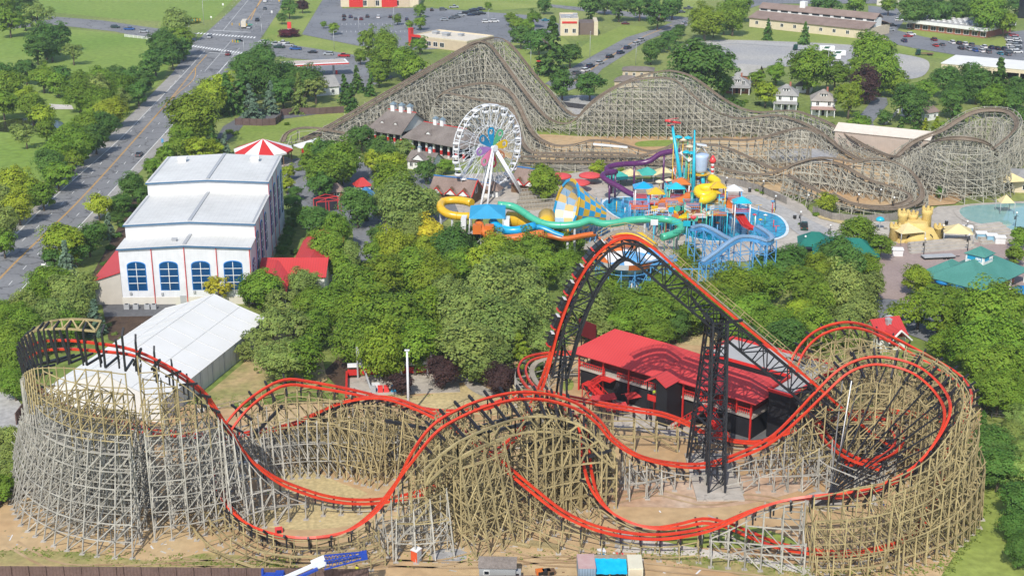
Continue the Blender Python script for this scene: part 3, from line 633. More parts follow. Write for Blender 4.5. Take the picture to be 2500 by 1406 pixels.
def solid(segs, tone, name, parent_fix):
    """one lattice object, two timbers where the stretch was rebuilt"""
    parts = by_tone(segs, tone)
    mats = list(parts.values()); S = [q for m, s in mats for q in s]
    o = beams_mesh(name, S, mats[0][0])
    if len(mats) > 1:
        o.data.materials.append(mats[1][0]); n0 = len(mats[0][1]) * 6
        mi = np.zeros(len(o.data.polygons), dtype=np.int32); mi[n0:] = 1
        o.data.polygons.foreach_set('material_index', mi); o.data.update()
    return parent_fix(o)
allb.sort(key=lambda x: -sum(q[5] for q in x[0]))
for x, tone in allb[:95]: solid(x, tone, 'timber_bent', rc_part)
rest = {}
for x, tone in allb[95:]:
    for nm, (m, s) in by_tone(x, tone).items(): rest.setdefault(nm, (m, []))[1].extend(s)
for m, s in rest.values(): o = rc_part(beams_mesh('timber_bent_lattice', s, m)); o['kind'] = 'stuff'
rest = {}
for x, tone in allt:
    for nm, (m, s) in by_tone(x, tone).items(): rest.setdefault(nm, (m, []))[1].extend(s)
for m, s in rest.values(): o = rc_part(beams_mesh('timber_girt_lattice', s, m)); o['kind'] = 'stuff'
mb = MB().m(CONC); seen = set()
for x, tone in allb:
    for q in x:
        if min(q[2], q[5]) < .35:
            a = q[:2] if q[2] < q[5] else q[3:5]; k = (round(a[0] / 1.5), round(a[1] / 1.5))
            if k not in seen: seen.add(k); mb.box(a[0] - .42, a[0] + .42, a[1] - .42, a[1] + .42, 0, .22)
rc_part(mb.build('concrete_footing'))['kind'] = 'stuff'
# black steel ledgers under the rails; on the overbanked turns they hook up past the rails
segs = []
for i in range(NL, MAIN.n, 3):
    p, s, u = MAIN.p[i], MAIN.s[i], MAIN.u[i]; c = p - u * .62; L = 1.9 if abs(MAIN.roll[i]) < 15 else 2.6
    segs.append((*(c - s * L), *(c + s * L), .3, .36))
    if p.z > 3.5: segs += [(*(c - s * 1.5), *(c - s * 1.5 - ZV * 1.6), .22, .22), (*(c + s * 1.5), *(c + s * 1.5 - ZV * 1.6), .22, .22)]
for i in range(0, LOOPF.n, 3):
    p, s, u = LOOPF.p[i], LOOPF.s[i], LOOPF.u[i]; c = p - u * .62
    segs.append((*(c - s * 2.1), *(c + s * 2.1), .28, .34))
for i in range(8, STN.n, 4):
    p, s, u = STN.p[i], STN.s[i], STN.u[i]; c = p - u * .62; segs.append((*(c - s * 1.4), *(c + s * 1.4), .2, .25))
i0, i1 = I(310, 855, 192), I(78, 920, 219)
for i in [*range(i0 - 14, i0, 3), *range(i0, I(110, 843, 199), 3), *range(I(110, 843, 199), i1 + 4, 6)]:     # upright ribs of the tall turn, on its outer side
    p, s, u, h = MAIN.p[i], MAIN.s[i], MAIN.u[i], MAIN.h[i]; c = p - u * .8; b = c - ZV * 2.7; f = min(1, max(0, (i - i0 + 14) / 14))
    w_ = .22 + .07 * f; segs += [(*b, *(c + ZV * (1.2 + 1.6 * f)), w_, w_), (*b, *(b + h * 4.6 * f), w_, w_), (*(c + ZV * (1.2 + 1.6 * f)), *(c + h * 1.1 * f + ZV * (1.3 + 2.5 * f)), w_, w_)]
i0, i1 = I(1340, 968, 204), I(1060, 1045, 191)
for i in range(I(1460, 1025, 206), I(1060, 1045, 191), 3):      # long ledgers of the tilted hill
    p, s, u = MAIN.p[i], MAIN.s[i], MAIN.u[i]; c = p - u * .62; segs += [(*(c - s * 4.6), *(c + s * 2.4), .34, .42)]
for i in range(I(2290, 950, 207), I(2060, 905, 214.5), 2):      # long ledgers at the back of the big turn
    p, s, u, h = MAIN.p[i], MAIN.s[i], MAIN.u[i], MAIN.h[i]; c = p - u * .62; segs += [(*(c - s * 1.2), *(c + h * 5.2 + ZV * .6), .3, .38)]
rc_part(beams_mesh('steel_ledger_lattice', segs, BLACKS))['kind'] = 'stuff'
segs = []
for a, b in (((1150, 1064, 201), (1300, 1030, 198)), ((1140, 1050, 204), (1245, 1020, 203)), ((1410, 1122, 203), (1492, 1098, 201)), ((1280, 1085, 204), (1450, 1075, 203)), ((940, 1026, 212), (1050, 1048, 209)), ((620, 1060, 215), (690, 990, 217))):
    segs.append((*PY(*a), *PY(*b), .42, .5))
for q in segs: rc_part(beams_mesh('steel_cross_beam', [q], BLACKS))
# arched timber beams around the tilted hill and above the tall turn
segs = []
for off, dz in ((-4.8, 1.2), (-4.8, -1.4)):
    q = [MAIN.p[i] + MAIN.s[i] * off + ZV * (dz - 1) for i in range(I(1500, 1072, 206), I(1000, 1120, 189.5), 3)]
    segs += [(*q[k], *q[k + 1], .3, .3) for k in range(len(q) - 1)]
    if dz > 0: q0 = q
    else: segs += [(*q0[k], *q[k + (k % 2)], .22, .22) for k in range(min(len(q), len(q0)) - 1)] + [(*q0[k + 1], *q[k + (k % 2)], .22, .22) for k in range(min(len(q), len(q0)) - 1)]
rc_part(beams_mesh('arched_timber_truss', segs, TAN)); segs = []
for off, dz in ((-4.6, 2.9), (-4.6, 3.9)):
    q = [MAIN.p[i] + MAIN.h[i] * (1.2 if dz > 3 else -.6) + ZV * (dz - .2) for i in range(I(240, 846, 192.5), I(78, 920, 219), 3)]
    segs += [(*q[k], *q[k + 1], .3, .3) for k in range(len(q) - 1)]
    if dz < 3: q0 = q
    else: segs += [(*q0[k], *q[k], .24, .24) for k in range(len(q))] + [(*q0[k], *q[k + 1], .2, .2) for k in range(len(q) - 1)]
rc_part(beams_mesh('arched_timber_truss', segs, TAN))
# radiating black struts inside the big turn, gathered on one footing
hub = G(2010, 1228)
rc_part(MB().m(CONC).lathe([(3.2, 0), (3.2, .5), (2.9, .6)], tuple(hub), 20).build('concrete_footing'))
segs = []
ia, ib = I(2150, 1186, 187.5), I(2060, 905, 214.5)
for k in range(13):
    i = int(ia + (ib - ia) * k / 12); a = hub + V3((k - 8) * .3, (k - 8) * .28, .6); b = MAIN.p[i] - MAIN.u[i] * 1.0
    segs.append((*a, *b, .2, .2))
o = [rc_part(beams_mesh('steel_strut', [q], BLACKS)) for q in segs]
# lift structure: spine truss below the lift and first drop, and the tower
TR = []
iL0 = next(i for i in range(MAIN.n) if MAIN.p[i].z > 4 and i > 5); k = 0; prev = None
for i in range(iL0, NL + 1, 3):
    p, s, u = MAIN.p[i], MAIN.s[i], MAIN.u[i]
    dp = 3.0
    c = [p - u * .9 - s * 1.15, p - u * .9 + s * 1.15, p - u * (.9 + dp) + s * .55, p - u * (.9 + dp) - s * .55]
    for a, b in ((0, 1), (1, 2), (2, 3), (3, 0)): TR.append((*c[a], *c[b], .16, .16))
    if prev:
        for a in range(4): TR.append((*prev[a], *c[a], .34, .34))
        for a, b in ((0, 3), (1, 2)): TR.append((*prev[a if k % 2 else b], *c[b if k % 2 else a], .18, .18))
        TR.append((*prev[0], *c[1], .14, .14)); TR.append((*prev[3], *c[2], .14, .14))
    prev = c; k += 1
rc_part(beams_mesh('lift_truss_lattice', TR, BLACKS))
tw = []
def col4(base, top, hb, ht, n, w):
    """four legs from base to top with rings and crossed bracing"""
    prev = None
    for k in range(n + 1):
        t = k / n; c = base.lerp(top, t); e = hb + (ht - hb) * t
        q = [c + V3(-e, -e, 0), c + V3(e, -e, 0), c + V3(e, e, 0), c + V3(-e, e, 0)]
        for a in range(4): tw.append((*q[a], *q[(a + 1) % 4], w * .55, w * .55))
        if prev:
            for a in range(4):
                tw.append((*prev[a], *q[a], w, w)); tw.append((*prev[a], *q[(a + 1) % 4], w * .45, w * .45))
        prev = q
col4(V3(34.2, 207.4, .4), V3(34.0, 211.0, 29.2), 1.4, 1.2, 9, .33)
col4(V3(32.2, 217.8, .4), V3(33.6, 213.4, 29.2), 1.4, 1.2, 9, .33)
for k in range(1, 11): 
    t = k / 11
    a0 = V3(34.2, 207.4, .4).lerp(V3(34.0, 211.0, 29.2), t); b0 = V3(32.2, 217.8, .4).lerp(V3(33.6, 213.4, 29.2), t)
    if k > 3: tw += [(*(a0 + V3(-1.4, 1.4, 0)), *(b0 + V3(-1.4, -1.4, 0)), .2, .2), (*(a0 + V3(1.4, 1.4, 0)), *(b0 + V3(1.4, -1.4, 0)), .2, .2)]
for sx in (-2, 2): tw += [(33.9 + sx * .7, 211, 29, 33.5 + sx * 2.2, 212, 31.2 - sx * 1.1, .4, .4)]
rc_part(beams_mesh('lift_tower_lattice', tw, BLACKS))
ab = []
ab += [(8.2, 208.2, 26.0, 6.2, 216.5, .4, .32, .32), (5.8, 207.8, 18, 6.6, 212.5, .4, .3, .3)]
for q in ((7.0, 210.5), (10.0, 210.5), (10.0, 207.8), (7.0, 206.2)): ab.append((q[0], q[1], .3, 8.5, 208.4, 27.0 if q[0] > 8 else 24, .34, .34))
for z in (4, 8, 12, 16, 20):
    t = z / 27
    e = [V3(*q, 0).lerp(V3(8.5, 208.4, 0), t) for q in ((7.0, 210.5), (10.0, 210.5), (10.0, 207.8), (7.0, 206.2))]
    for a in range(4): ab.append((e[a].x, e[a].y, z, e[(a + 1) % 4].x, e[(a + 1) % 4].y, z + (4 if a % 2 else 0), .18, .18))
rc_part(beams_mesh('drop_tower_lattice', ab, BLACKS))
rc_part(MB().m(CONC).box(30.6, 38.5, 203.5, 221, .02, .5).build('concrete_footing'))
# walkway with handrail beside the lift, over the crest
mb = MB().m(DECKW); rail = []
iT = next(i for i in range(MAIN.n) if MAIN.p[i].x < 14.5 and MAIN.p[i].z > 30)
sweep(mb, MAIN, 1.95, 1.3, .14, -.25, iL0, iT); rc_part(mb.build('lift_walkway'))
pr = None
for i in range(iL0, iT, 2):
    a = MAIN.p[i] + MAIN.s[i] * 2.6 + MAIN.u[i] * .25; b = a + MAIN.u[i] * 1.1; rail.append((*a, *b, .09, .09))
    if pr: rail.append((*pr, *b, .1, .1)); rail.append((*(pr - MAIN.u[i] * .5), *(b - MAIN.u[i] * .5), .08, .08))
    pr = b
rc_part(beams_mesh('walkway_handrail_lattice', rail, TAN))
mb = MB().m(DECKW); sweep(mb, STN, -1.9, 1.0, .12, .1, near_i(STN, 1440, 864, 252), near_i(STN, 1308, 953, 230)); rc_part(mb.build('brake_walkway'))
# ------------------------------------------------------------------ the big grey wooden racing coaster
t1 = [(735, 340, 459, 0), (790, 313, 465, 0), (900, 250, 477, 0), (1020, 180, 490, 0), (1130, 117, 500, 0), (1165, 101, 503, 0), (1190, 105, 503.5, 0), (1204, 117, 502.5, 0), (1227, 147, 500, 0), (1253, 184, 496, 0), (1278, 218, 492, 0), (1305, 253, 487, 0), (1332, 283, 484, 0), (1353, 295, 482, 0), (1380, 301, 480.5, 0), (1400, 293, 480, 0),
      (1420, 277, 480, 0), (1450, 249, 479, 0), (1500, 215, 478, 0), (1560, 193, 477, 0), (1640, 192, 476, 0), (1684, 225, 475, 0), (1718, 253, 474, 0), (1752, 273, 474, 0), (1786, 285, 477, 0), (1821, 288, 475, 0), (1862, 282, 473, 0), (1906, 282, 470, 0), (1950, 295, 466, 0), (1985, 311, 462, 0), (2019, 335, 455, 0), (2053, 362, 446, 0),
      (2094, 386, 434, 0), (2135, 396, 430, 0), (2180, 387, 431, 5), (2230, 347, 438, 20), (2299, 318, 444, 30), (2333, 297, 448, 36), (2367, 278, 451, 40), (2401, 269, 452, 42), (2445, 269, 450, 42), (2470, 279, 444, 42), (2481, 297, 437, 40), (2476, 316, 431, 36), (2452, 340, 425, 30), (2411, 370, 420, 25), (2370, 398, 416, 20), (2310, 425, 411, 5), (2255, 445, 405, 0)]
t2 = [(745, 345, 456, 0), (800, 317, 462, 0), (910, 254, 474, 0), (1030, 183, 488, 0), (1140, 118, 499, 0), (1190, 95, 508, 0), (1216, 92, 513, 0), (1235, 99, 514, 0), (1257, 119, 512, 0), (1285, 154, 510, 0), (1312, 188, 508, 0), (1339, 218, 506, 0), (1367, 253, 503, 0), (1392, 276, 500, 0), (1412, 281, 498.5, 0), (1431, 262, 499, 0), (1455, 239, 500, 0), (1500, 211, 501, 0), (1551, 189, 500, 0),
      (1600, 176, 499, 0), (1640, 172, 497, 0), (1684, 184, 494, 0), (1718, 205, 491, 0), (1749, 229, 488, 0), (1780, 249, 485, 0), (1814, 265, 482, 0), (1855, 273, 479, 0), (1896, 270, 476, 0), (1940, 270, 472, 0), (1974, 280, 468, 0), (2012, 294, 462, 0), (2043, 311, 456, 0), (2095, 345, 447, 0), (2150, 372, 436, 0), (2195, 382, 427, 5),
      (2240, 366, 415, 15), (2270, 348, 405, 24), (2300, 339, 398, 30), (2350, 337, 394, 34), (2400, 345, 395, 36), (2432, 366, 400, 36), (2425, 400, 408, 30), (2370, 424, 409, 15), (2300, 434, 405, 5), (2250, 440, 400, 0)]
t3 = [(1059, 272, 476, 0), (1065, 246, 475.5, 0), (1085, 223, 475, 0), (1124, 211, 475, 5), (1169, 203, 474, 10), (1210, 205, 472, 12), (1237, 218, 469, 10), (1257, 239, 466, 5), (1271, 266, 463, 0), (1285, 297, 458, 0), (1305, 328, 451, 0), (1332, 346, 445, 0), (1363, 355, 442, 0), (1400, 352, 440, 0), (1442, 342, 437, 0), (1490, 344, 436.5, 0), (1540, 357, 436, 0), (1585, 368, 434.5, 0), (1620, 362, 433.5, 0),
      (1650, 347, 433, 0), (1681, 341, 432, 0), (1752, 338, 430, 0), (1821, 341, 428, 0), (1880, 330, 429, 0), (1930, 316, 431, 0), (1965, 312, 431, 0), (2000, 325, 429, 0)]
t4 = [(1064, 268, 470, 0), (1070, 240, 467, 0), (1085, 226, 466, 0), (1124, 233, 465, 0), (1169, 243, 463, 0), (1210, 252, 461, 0), (1240, 256, 459, 0), (1253, 273, 456, 0), (1261, 300, 451, 0), (1268, 328, 445, 0), (1279, 352, 438, 0), (1300, 370, 433, 0), (1350, 373, 432, 0), (1430, 372, 431, 0), (1520, 374, 430, 0), (1580, 384, 428, 0), (1640, 400, 424, 0), (1690, 408, 420, 0)]
t5 = [(1250, 382, 429, 0), (1300, 381, 428, 0), (1400, 380, 427, 0), (1500, 381, 426, 0), (1565, 378, 425, 0), (1610, 366, 425, 0), (1650, 356, 425, 0), (1718, 352, 424, 0), (1763, 357, 422, 0), (1804, 372, 419, 0), (1855, 396, 415, 0), (1895, 412, 411, 0), (1930, 405, 409, 0), (1985, 389, 406, 0), (2025, 393, 403, 0), (2060, 403, 400, 0), (2094, 423, 396, 0), (2128, 440, 393, 0), (2162, 450, 390, -8), (2196, 461, 387, -16), (2222, 474, 383, -20),
      (2216, 491, 379.5, -20), (2162, 504, 377, -14), (2100, 499, 377.5, -5), (2050, 485, 380, 0), (1990, 462, 385, 0), (1950, 440, 392, 0), (1920, 425, 398, 0)]
t6 = [(1655, 385, 417, 0), (1700, 394, 415, 0), (1745, 403, 413, 0), (1786, 416, 411, 0), (1841, 425, 409, 0), (1889, 420, 408, 0), (1940, 399, 407, 0), (1990, 385, 405, 0), (2040, 386, 403, 0), (2084, 394, 401, 0), (2128, 386, 399, -5), (2179, 393, 396, -12), (2223, 416, 392, -18), (2247, 450, 386, -22), (2250, 482, 380, -22), (2212, 504, 375, -18), (2145, 508, 373.5, -10), (2080, 495, 375, 0), (2030, 470, 380, 0)]
t7 = [(1265, 392, 426, 0), (1400, 394, 425, 0), (1530, 396, 423, 0), (1640, 400, 420, 0)]
t8 = [(690, 345, 452, 0), (700, 325, 456, 0), (730, 312, 459, 0), (775, 312, 459, 0), (830, 322, 456, 0), (870, 326, 453, 0)]
WPATH = [Path(pts(q), 1.5) for q in (t1, t2, t3, t4, t5, t6, t7, t8)]
kw2 = clear_tree(WPATH)
WC = empty('roller_coaster', G(1300, 340), 0, 'weathered grey wooden racing coaster with tall lift hill and brown tracks', 'roller coaster')
def wc_part(o): o.parent = WC; o.matrix_parent_inverse = Matrix.Translation(-WC.location); return o
tiesW = []; railsW = []; bentsW = []; girtsW = []
for ti, P in enumerate(WPATH):
    mb = MB().m(BROWN); sweep(mb, P, -.62, .34, .34); sweep(mb, P, .62, .34, .34); sweep(mb, P, 0, 1.0, .05, .3)
    tr = wc_part(mb.build('track'))
    mb = MB().m(DECKW); sweep(mb, P, -1.35, .7, .1, .3); sweep(mb, P, 1.35, .7, .1, .3)
    wk = mb.build('walkway'); wk.parent = tr; wk.matrix_parent_inverse = tr.matrix_parent_inverse.copy()
    rl = []; pr = None
    for i in range(0, P.n, 2):
        e = []
        for sd in (-1, 1):
            a = P.p[i] + P.s[i] * sd * 1.85 - P.u[i] * 1.2; b = a + P.u[i] * 2.3
            rl.append((*a, *b, .16, .16)); e.append(b)
        if pr: rl += [(*pr[0], *e[0], .15, .15), (*pr[1], *e[1], .15, .15)]
        pr = e
    hr = beams_mesh('handrail_lattice', rl, OLDW); hr.parent = tr; hr.matrix_parent_inverse = tr.matrix_parent_inverse.copy()
    hi = ti < 2
    kw = dict(cols=(-1.75, 1.75), batter=(3.2, 3.2), step=2, lev=2.4, wd=.24, cap=.7, diag=2)
    kw["wd"] = .19
    if ti in (0, 1): kw.update(batter=(3.5, 4.5), outer=((-3.6, .92), (3.6, .92)), lev=2.3)
    if ti in (6, 7): kw.update(step=3, batter=(0, 0))
    b, t = trestle(P, kw2, 0, P.n - 1, **kw)
    bentsW += [x for x in b if x]; girtsW += t
# transverse fill under the two highest hills and the far turn
bentsW.sort(key=lambda x: -sum(q[5] for q in x))
for x in bentsW[:95]: wc_part(beams_mesh('timber_bent', x, OLDW))
wc_part(beams_mesh('timber_bent_lattice', [q for x in bentsW[95:] for q in x], OLDW))['kind'] = 'stuff'
wc_part(beams_mesh('timber_girt_lattice', girtsW, OLDW))['kind'] = 'stuff'
a = G(1300, 0); 
wc_part(MB().m(mat('white_painted_metal', (0.72, 0.72, 0.70), 0.5, var=.06)).beam(PY(1448, 352, 430), PY(1532, 360, 429), .9, .5).build('white_catwalk_cover'))
# ------------------------------------------------------------------ trees
def leaf_mat():
    m = bpy.data.materials.new('leaves'); m.use_nodes = True; n = m.node_tree
    b = n.nodes['Principled BSDF']; b.inputs['Roughness'].default_value = .65; b.inputs['Specular IOR Level'].default_value = .25
    oi = n.nodes.new('ShaderNodeObjectInfo'); geo = n.nodes.new('ShaderNodeNewGeometry')
    nz = n.nodes.new('ShaderNodeTexNoise'); nz.inputs['Scale'].default_value = .42; nz.inputs['Detail'].default_value = 3
    n.links.new(geo.outputs['Position'], nz.inputs['Vector'])
    hs = n.nodes.new('ShaderNodeHueSaturation')
    mr = n.nodes.new('ShaderNodeMapRange'); mr.inputs[1].default_value = .3; mr.inputs[2].default_value = .7; mr.inputs[3].default_value = .72; mr.inputs[4].default_value = 1.32
    n.links.new(nz.outputs['Fac'], mr.inputs[0]); n.links.new(mr.outputs[0], hs.inputs['Value'])
    rr = n.nodes.new('ShaderNodeMapRange'); rr.inputs[3].default_value = .485; rr.inputs[4].default_value = .515
    n.links.new(geo.outputs['Random Per Island'], rr.inputs[0]); n.links.new(rr.outputs[0], hs.inputs['Hue'])
    n.links.new(oi.outputs['Color'], hs.inputs['Color']); n.links.new(hs.outputs[0], b.inputs['Base Color'])
    tr = n.nodes.new('ShaderNodeBsdfTranslucent'); n.links.new(hs.outputs[0], tr.inputs['Color'])
    mx = n.nodes.new('ShaderNodeMixShader'); mx.inputs[0].default_value = .3
    n.links.new(b.outputs[0], mx.inputs[1]); n.links.new(tr.outputs[0], mx.inputs[2]); n.links.new(mx.outputs[0], n.nodes['Material Output'].inputs[0])
    return m
LEAF = leaf_mat()
BARK = mat('bark', (0.12, 0.095, 0.07), .9, scale=2)
rng = np.random.default_rng(11)
def unit(n):
    v = rng.normal(size=(n, 3)); return v / np.linalg.norm(v, axis=1, keepdims=True)
def quads(c, nrm, size):
    n = len(c); r = unit(n); x = np.cross(nrm, r); x /= np.maximum(np.linalg.norm(x, axis=1, keepdims=True), 1e-6); y = np.cross(nrm, x)
    s = size[:, None] if np.ndim(size) else size
    x *= s * .6; y *= s
    V = np.stack([c - x * .5 - y, c + x - y * .2, c + x * .5 + y, c - x + y * .3], 1).reshape(-1, 3)
    return V
def leaf_mesh(name, V):
    F = np.arange(len(V)).reshape(-1, 4); o = np_mesh(name, V, F, LEAF); me = o.data; bpy.data.objects.remove(o); return me
def crown(kind, nc, nl, size):
    C = []; N = []
    if kind in ('round', 'wispy', 'oval'):
        d = unit(nc); d[:, 2] = np.abs(d[:, 2]) * np.where(rng.random(nc) < .74, 1, -1)
        wob = 1 + .28 * np.sin(d[:, 0] * 3.1 + rng.random() * 6) * np.cos(d[:, 1] * 2.7 + rng.random() * 6) + rng.normal(size=nc) * .10
        rad = rng.uniform(.5, .86, nc) ** .8 * wob
        cc = d * rad[:, None]
        cr = rng.uniform(.13, .34, nc) * (.75 if kind == 'wispy' else 1)
        if kind == 'wispy': nl = int(nl * .7)
        for c, q, dd in zip(cc, cr, d):
            u = unit(nl); u[:, 2] = np.where((u[:, 2] < -.25) & (rng.random(nl) < .7), -u[:, 2], u[:, 2])
            C.append(c + u * q * rng.uniform(.75, 1.08, (nl, 1)) * np.array([1.15, 1.15, .8]))
            N.append(u * .52 + dd * .5 + unit(nl) * .42 + np.array([0, 0, .35]))
    elif kind == 'conifer':
        for k in range(nc):
            z = rng.random() ** 1.15; a = rng.random() * 6.283; rr = (1 - z) * .95 + .04
            L = rr * rng.uniform(.75, 1.08); t = rng.random(nl) ** .6
            ax = np.array([math.cos(a), math.sin(a), -.32]); p = np.outer(t * L, ax) + np.array([0, 0, z * 2 - 1])
            p += rng.normal(size=(nl, 3)) * .05 * (1 - z * .5) * np.array([1.2, 1.2, .7])
            C.append(p); N.append(np.tile(ax * .35 + np.array([0, 0, .75]), (nl, 1)) + unit(nl) * .4)
    C = np.vstack(C); N = np.vstack(N); N /= np.linalg.norm(N, axis=1, keepdims=True)
    return quads(C, N, rng.uniform(.7, 1.25, len(C)) * size)
PROTO = {'round': [leaf_mesh('crown', crown('round', 84, 48, .08)) for _ in range(5)], 'big': [leaf_mesh('crown', crown('round', 180, 60, .055)) for _ in range(4)],
         'wispy': [leaf_mesh('crown', crown('wispy', 66, 60, .062)) for _ in range(3)], 'conifer': [leaf_mesh('crown', crown('conifer', 95, 40, .085)) for _ in range(3)]}
def trunk_mesh():
    mb = MB().m(BARK); mb.tube([(0, 0, -.02), (.02, 0, .25), (0, .03, .6), (.02, 0, 1.25)], [.095, .07, .055, .02], 7)
    for k in range(6):
        a = k * 1.05 + random.random(); z = .45 + .09 * k
        mb.tube([(0, 0, z), (math.cos(a) * .25, math.sin(a) * .25, z + .22), (math.cos(a) * .5, math.sin(a) * .5, z + .38)], [.04, .025, .01], 5)
    o = mb.build('trunk'); me = o.data; bpy.data.objects.remove(o); return me
TRUNK = [trunk_mesh() for _ in range(3)]
TONE = {'g': ((.162, .268, .024), 'mid green'), 'd': ((.092, .190, .032), 'deep green'), 'y': ((.290, .370, .026), 'yellow green'), 's': ((.225, .300, .068), 'sage green'),
        'b': ((.155, .235, .150), 'blue green'), 'p': ((.070, .036, .032), 'purple leaved'), 'o': ((.190, .275, .020), 'olive green'), 'k': ((.50, .47, .03), 'bright yellow')}
FW = (Vector((0, math.cos(TH), -math.sin(TH))))
def ordinal(k):
    if k < 20: return ORD[k]
    tens = {2: 'twenty', 3: 'thirty', 4: 'forty', 5: 'fifty', 6: 'sixty'}
    return tens[(k + 1) // 10] + '-' + ORD[(k + 1) % 10 - 1] if (k + 1) % 10 else {2: 'twentieth', 3: 'thirtieth', 4: 'fortieth', 5: 'fiftieth', 6: 'sixtieth'}[(k + 1) // 10]
def tree(px, py, r, tone, form, label, group):
    r *= 1.1 if px > 420 or py > 560 else .96
    asp = {'r': .95, 'c': 1.3, 'k': 1.3, 'w': 1.0}[form]
    rad = r / ppm(py + r); 
    for _ in range(3):
        hc = rad * asp + rad * (.3 if form != 'c' else .12)
        p = G(px, py, hc); depth = (p - Vector((0, 0, H))).dot(FW); rad = r * depth / FPX
    col, tn = TONE[tone]
    nm = {'r': 'round_tree', 'c': 'conifer', 'k': 'tall_oval_tree', 'w': 'wispy_tree'}[form]
    t = empty(nm, (p.x, p.y, 0), random.random() * 6.28, label, 'tree', group)
    kind = {'r': 'big' if r >= 34 else 'round', 'k': 'big' if r >= 34 else 'round', 'w': 'wispy', 'c': 'conifer'}[form]
    c = link('crown', random.choice(PROTO[kind]), t, (0, 0, hc)); c.scale = (rad * random.uniform(.86, 1.14), rad * random.uniform(.86, 1.14), rad * asp * random.uniform(.9, 1.12)); c.rotation_euler = (random.uniform(-.12, .12), random.uniform(-.12, .12), 0)
    j = random.uniform(.86, 1.14); hj = random.uniform(.92, 1.08)
    c.color = (col[0] * j * hj, col[1] * j, col[2] * j, 1)
    b = link('trunk', random.choice(TRUNK), t, (0, 0, 0)); hz = hc * 1.0; b.scale = (hz * .75, hz * .75, hz)
    return t
FORM = {'r': 'round', 'c': 'conical', 'k': 'tall', 'w': 'loose'}
def grove(phrase, spec, group=None):
    """spec: 'x,y,r,tone[form];...' ; labels count the trees along the grove from the left"""
    L = []
    for q in spec.replace('\n', '').split(';'):
        if not q.strip(): continue
        x, y, r, tf = q.split(','); tf = tf.strip(); L.append((float(x), float(y), float(r), tf[0], tf[1] if len(tf) > 1 else 'r'))
    L.sort()
    for k, (x, y, r, t, f) in enumerate(L):
        o = f'{TONE[t][1]} {FORM[f]} tree, ' + (f'{ordinal(k)} from left {phrase}' if len(L) > 1 else phrase)
        tree(x, y, r, t, f, o, group or 'trees ' + phrase)
grove('at the upper field corner', '8,18,40,g;50,12,34,d;90,38,38,sw;22,52,34,g;60,45,26,d')
grove('of the clump in the mown meadow', '110,98,40,d;145,88,34,d;90,118,34,d;125,118,28,d;178,128,26,sw')
grove('of the dark belt below the street corner', '430,62,32,s;440,98,30,g;400,112,38,d;378,148,34,d;420,140,26,d;446,120,22,d;362,168,26,d')
grove('of the upper thicket across the meadow', '12,186,34,d;62,172,30,d;104,188,34,g;150,184,28,d;140,206,28,g;196,196,28,g;240,188,28,g;288,184,28,d;322,192,30,d;350,202,30,d')
grove('of the middle thicket beside the highway', '292,212,36,g;236,218,40,sw;192,234,36,g;252,252,36,g;336,228,28,d;270,272,36,y;228,276,30,o;256,304,36,d;216,306,36,g;288,242,26,s')
grove('around the small pond', '20,214,40,g;6,252,36,g;78,262,38,g;106,284,32,y;62,240,30,y;112,318,28,g;62,330,28,sw;40,318,20,s')
grove('of the lower thicket beside the highway', '168,336,40,g;232,338,34,d;198,356,38,g;144,372,38,g;176,392,28,ow;122,402,42,d;140,428,34,g;30,452,46,y;104,476,34,g;44,502,42,y;8,544,38,s;70,462,34,y;0,490,40,s;8,592,30,g')
grove('between highway and petrol canopy', '600,164,34,d;640,150,38,d;622,190,42,d;662,196,40,d;592,212,40,dc;556,226,36,dc;512,238,38,y;546,204,28,y;612,248,30,bc;660,240,26,bc;700,188,34,d;742,200,36,d;730,228,32,sc;690,225,30,d;770,215,28,sw')
grove('beside the white petrol shop', '842,216,26,dc;872,192,22,dc;858,238,24,dc;905,205,20,dc;925,185,22,g')
grove('of the verge behind the white hall', '472,282,56,o;480,312,36,o;440,330,28,g;404,380,26,g;522,342,28,dc;548,352,20,bc;486,362,30,y;512,366,24,y;372,408,26,g;430,362,26,g;455,345,24,g')
grove('along the verge beside the white hall', '322,452,36,d;300,492,22,d;345,478,24,d;240,502,32,y;264,548,26,bc;290,502,24,d;286,532,18,d;155,592,44,y;216,582,34,d;184,612,30,d;162,642,38,bc;236,566,26,d;130,630,24,d')
grove('of the dense wood below the white hall', '120,690,44,g;156,716,44,s;92,732,42,g;60,748,40,s;202,700,36,s;182,752,42,s;124,774,42,s;62,796,42,g;22,830,42,g;104,824,34,s;170,796,34,g;24,884,42,g;34,935,36,g;0,770,36,g')
grove('before the tent beside the low red lean-to', '230,772,30,bc')
grove('at the far lower left edge', '18,1082,38,s;34,1118,36,s;18,1156,32,s;8,1190,30,g;36,1090,26,s')
grove('between the white hall and the white tent', '535,702,32,kw;640,704,44,g;606,716,26,g')
grove('to the right of the white tent', '692,742,40,sw;740,690,34,s;716,802,48,sw;664,790,38,sw;628,832,34,sw;690,882,48,s;742,872,50,g;772,800,42,g;764,744,38,g;804,742,42,g;596,856,22,sw;650,870,34,sw')
grove('of the hedge beside the white hall', '714,492,20,d;720,520,18,d;712,545,15,d;704,568,15,d;696,590,15,d;688,610,14,d;722,470,16,d')
grove('of the olive crowned central wood', '868,702,50,g;930,682,54,o;1000,664,54,g;1062,682,50,o;898,762,60,o;962,782,64,g;1042,762,58,o;866,832,54,g;938,858,60,o;1012,846,56,g;1060,830,40,o;840,760,36,g')
grove('of the sage green central wood', '1142,774,72,s;1200,714,66,s;1272,694,58,s;1150,852,66,s;1230,802,66,s;1302,764,58,s;1334,832,42,s;1184,884,48,s;1272,862,48,oc;1090,720,44,s')
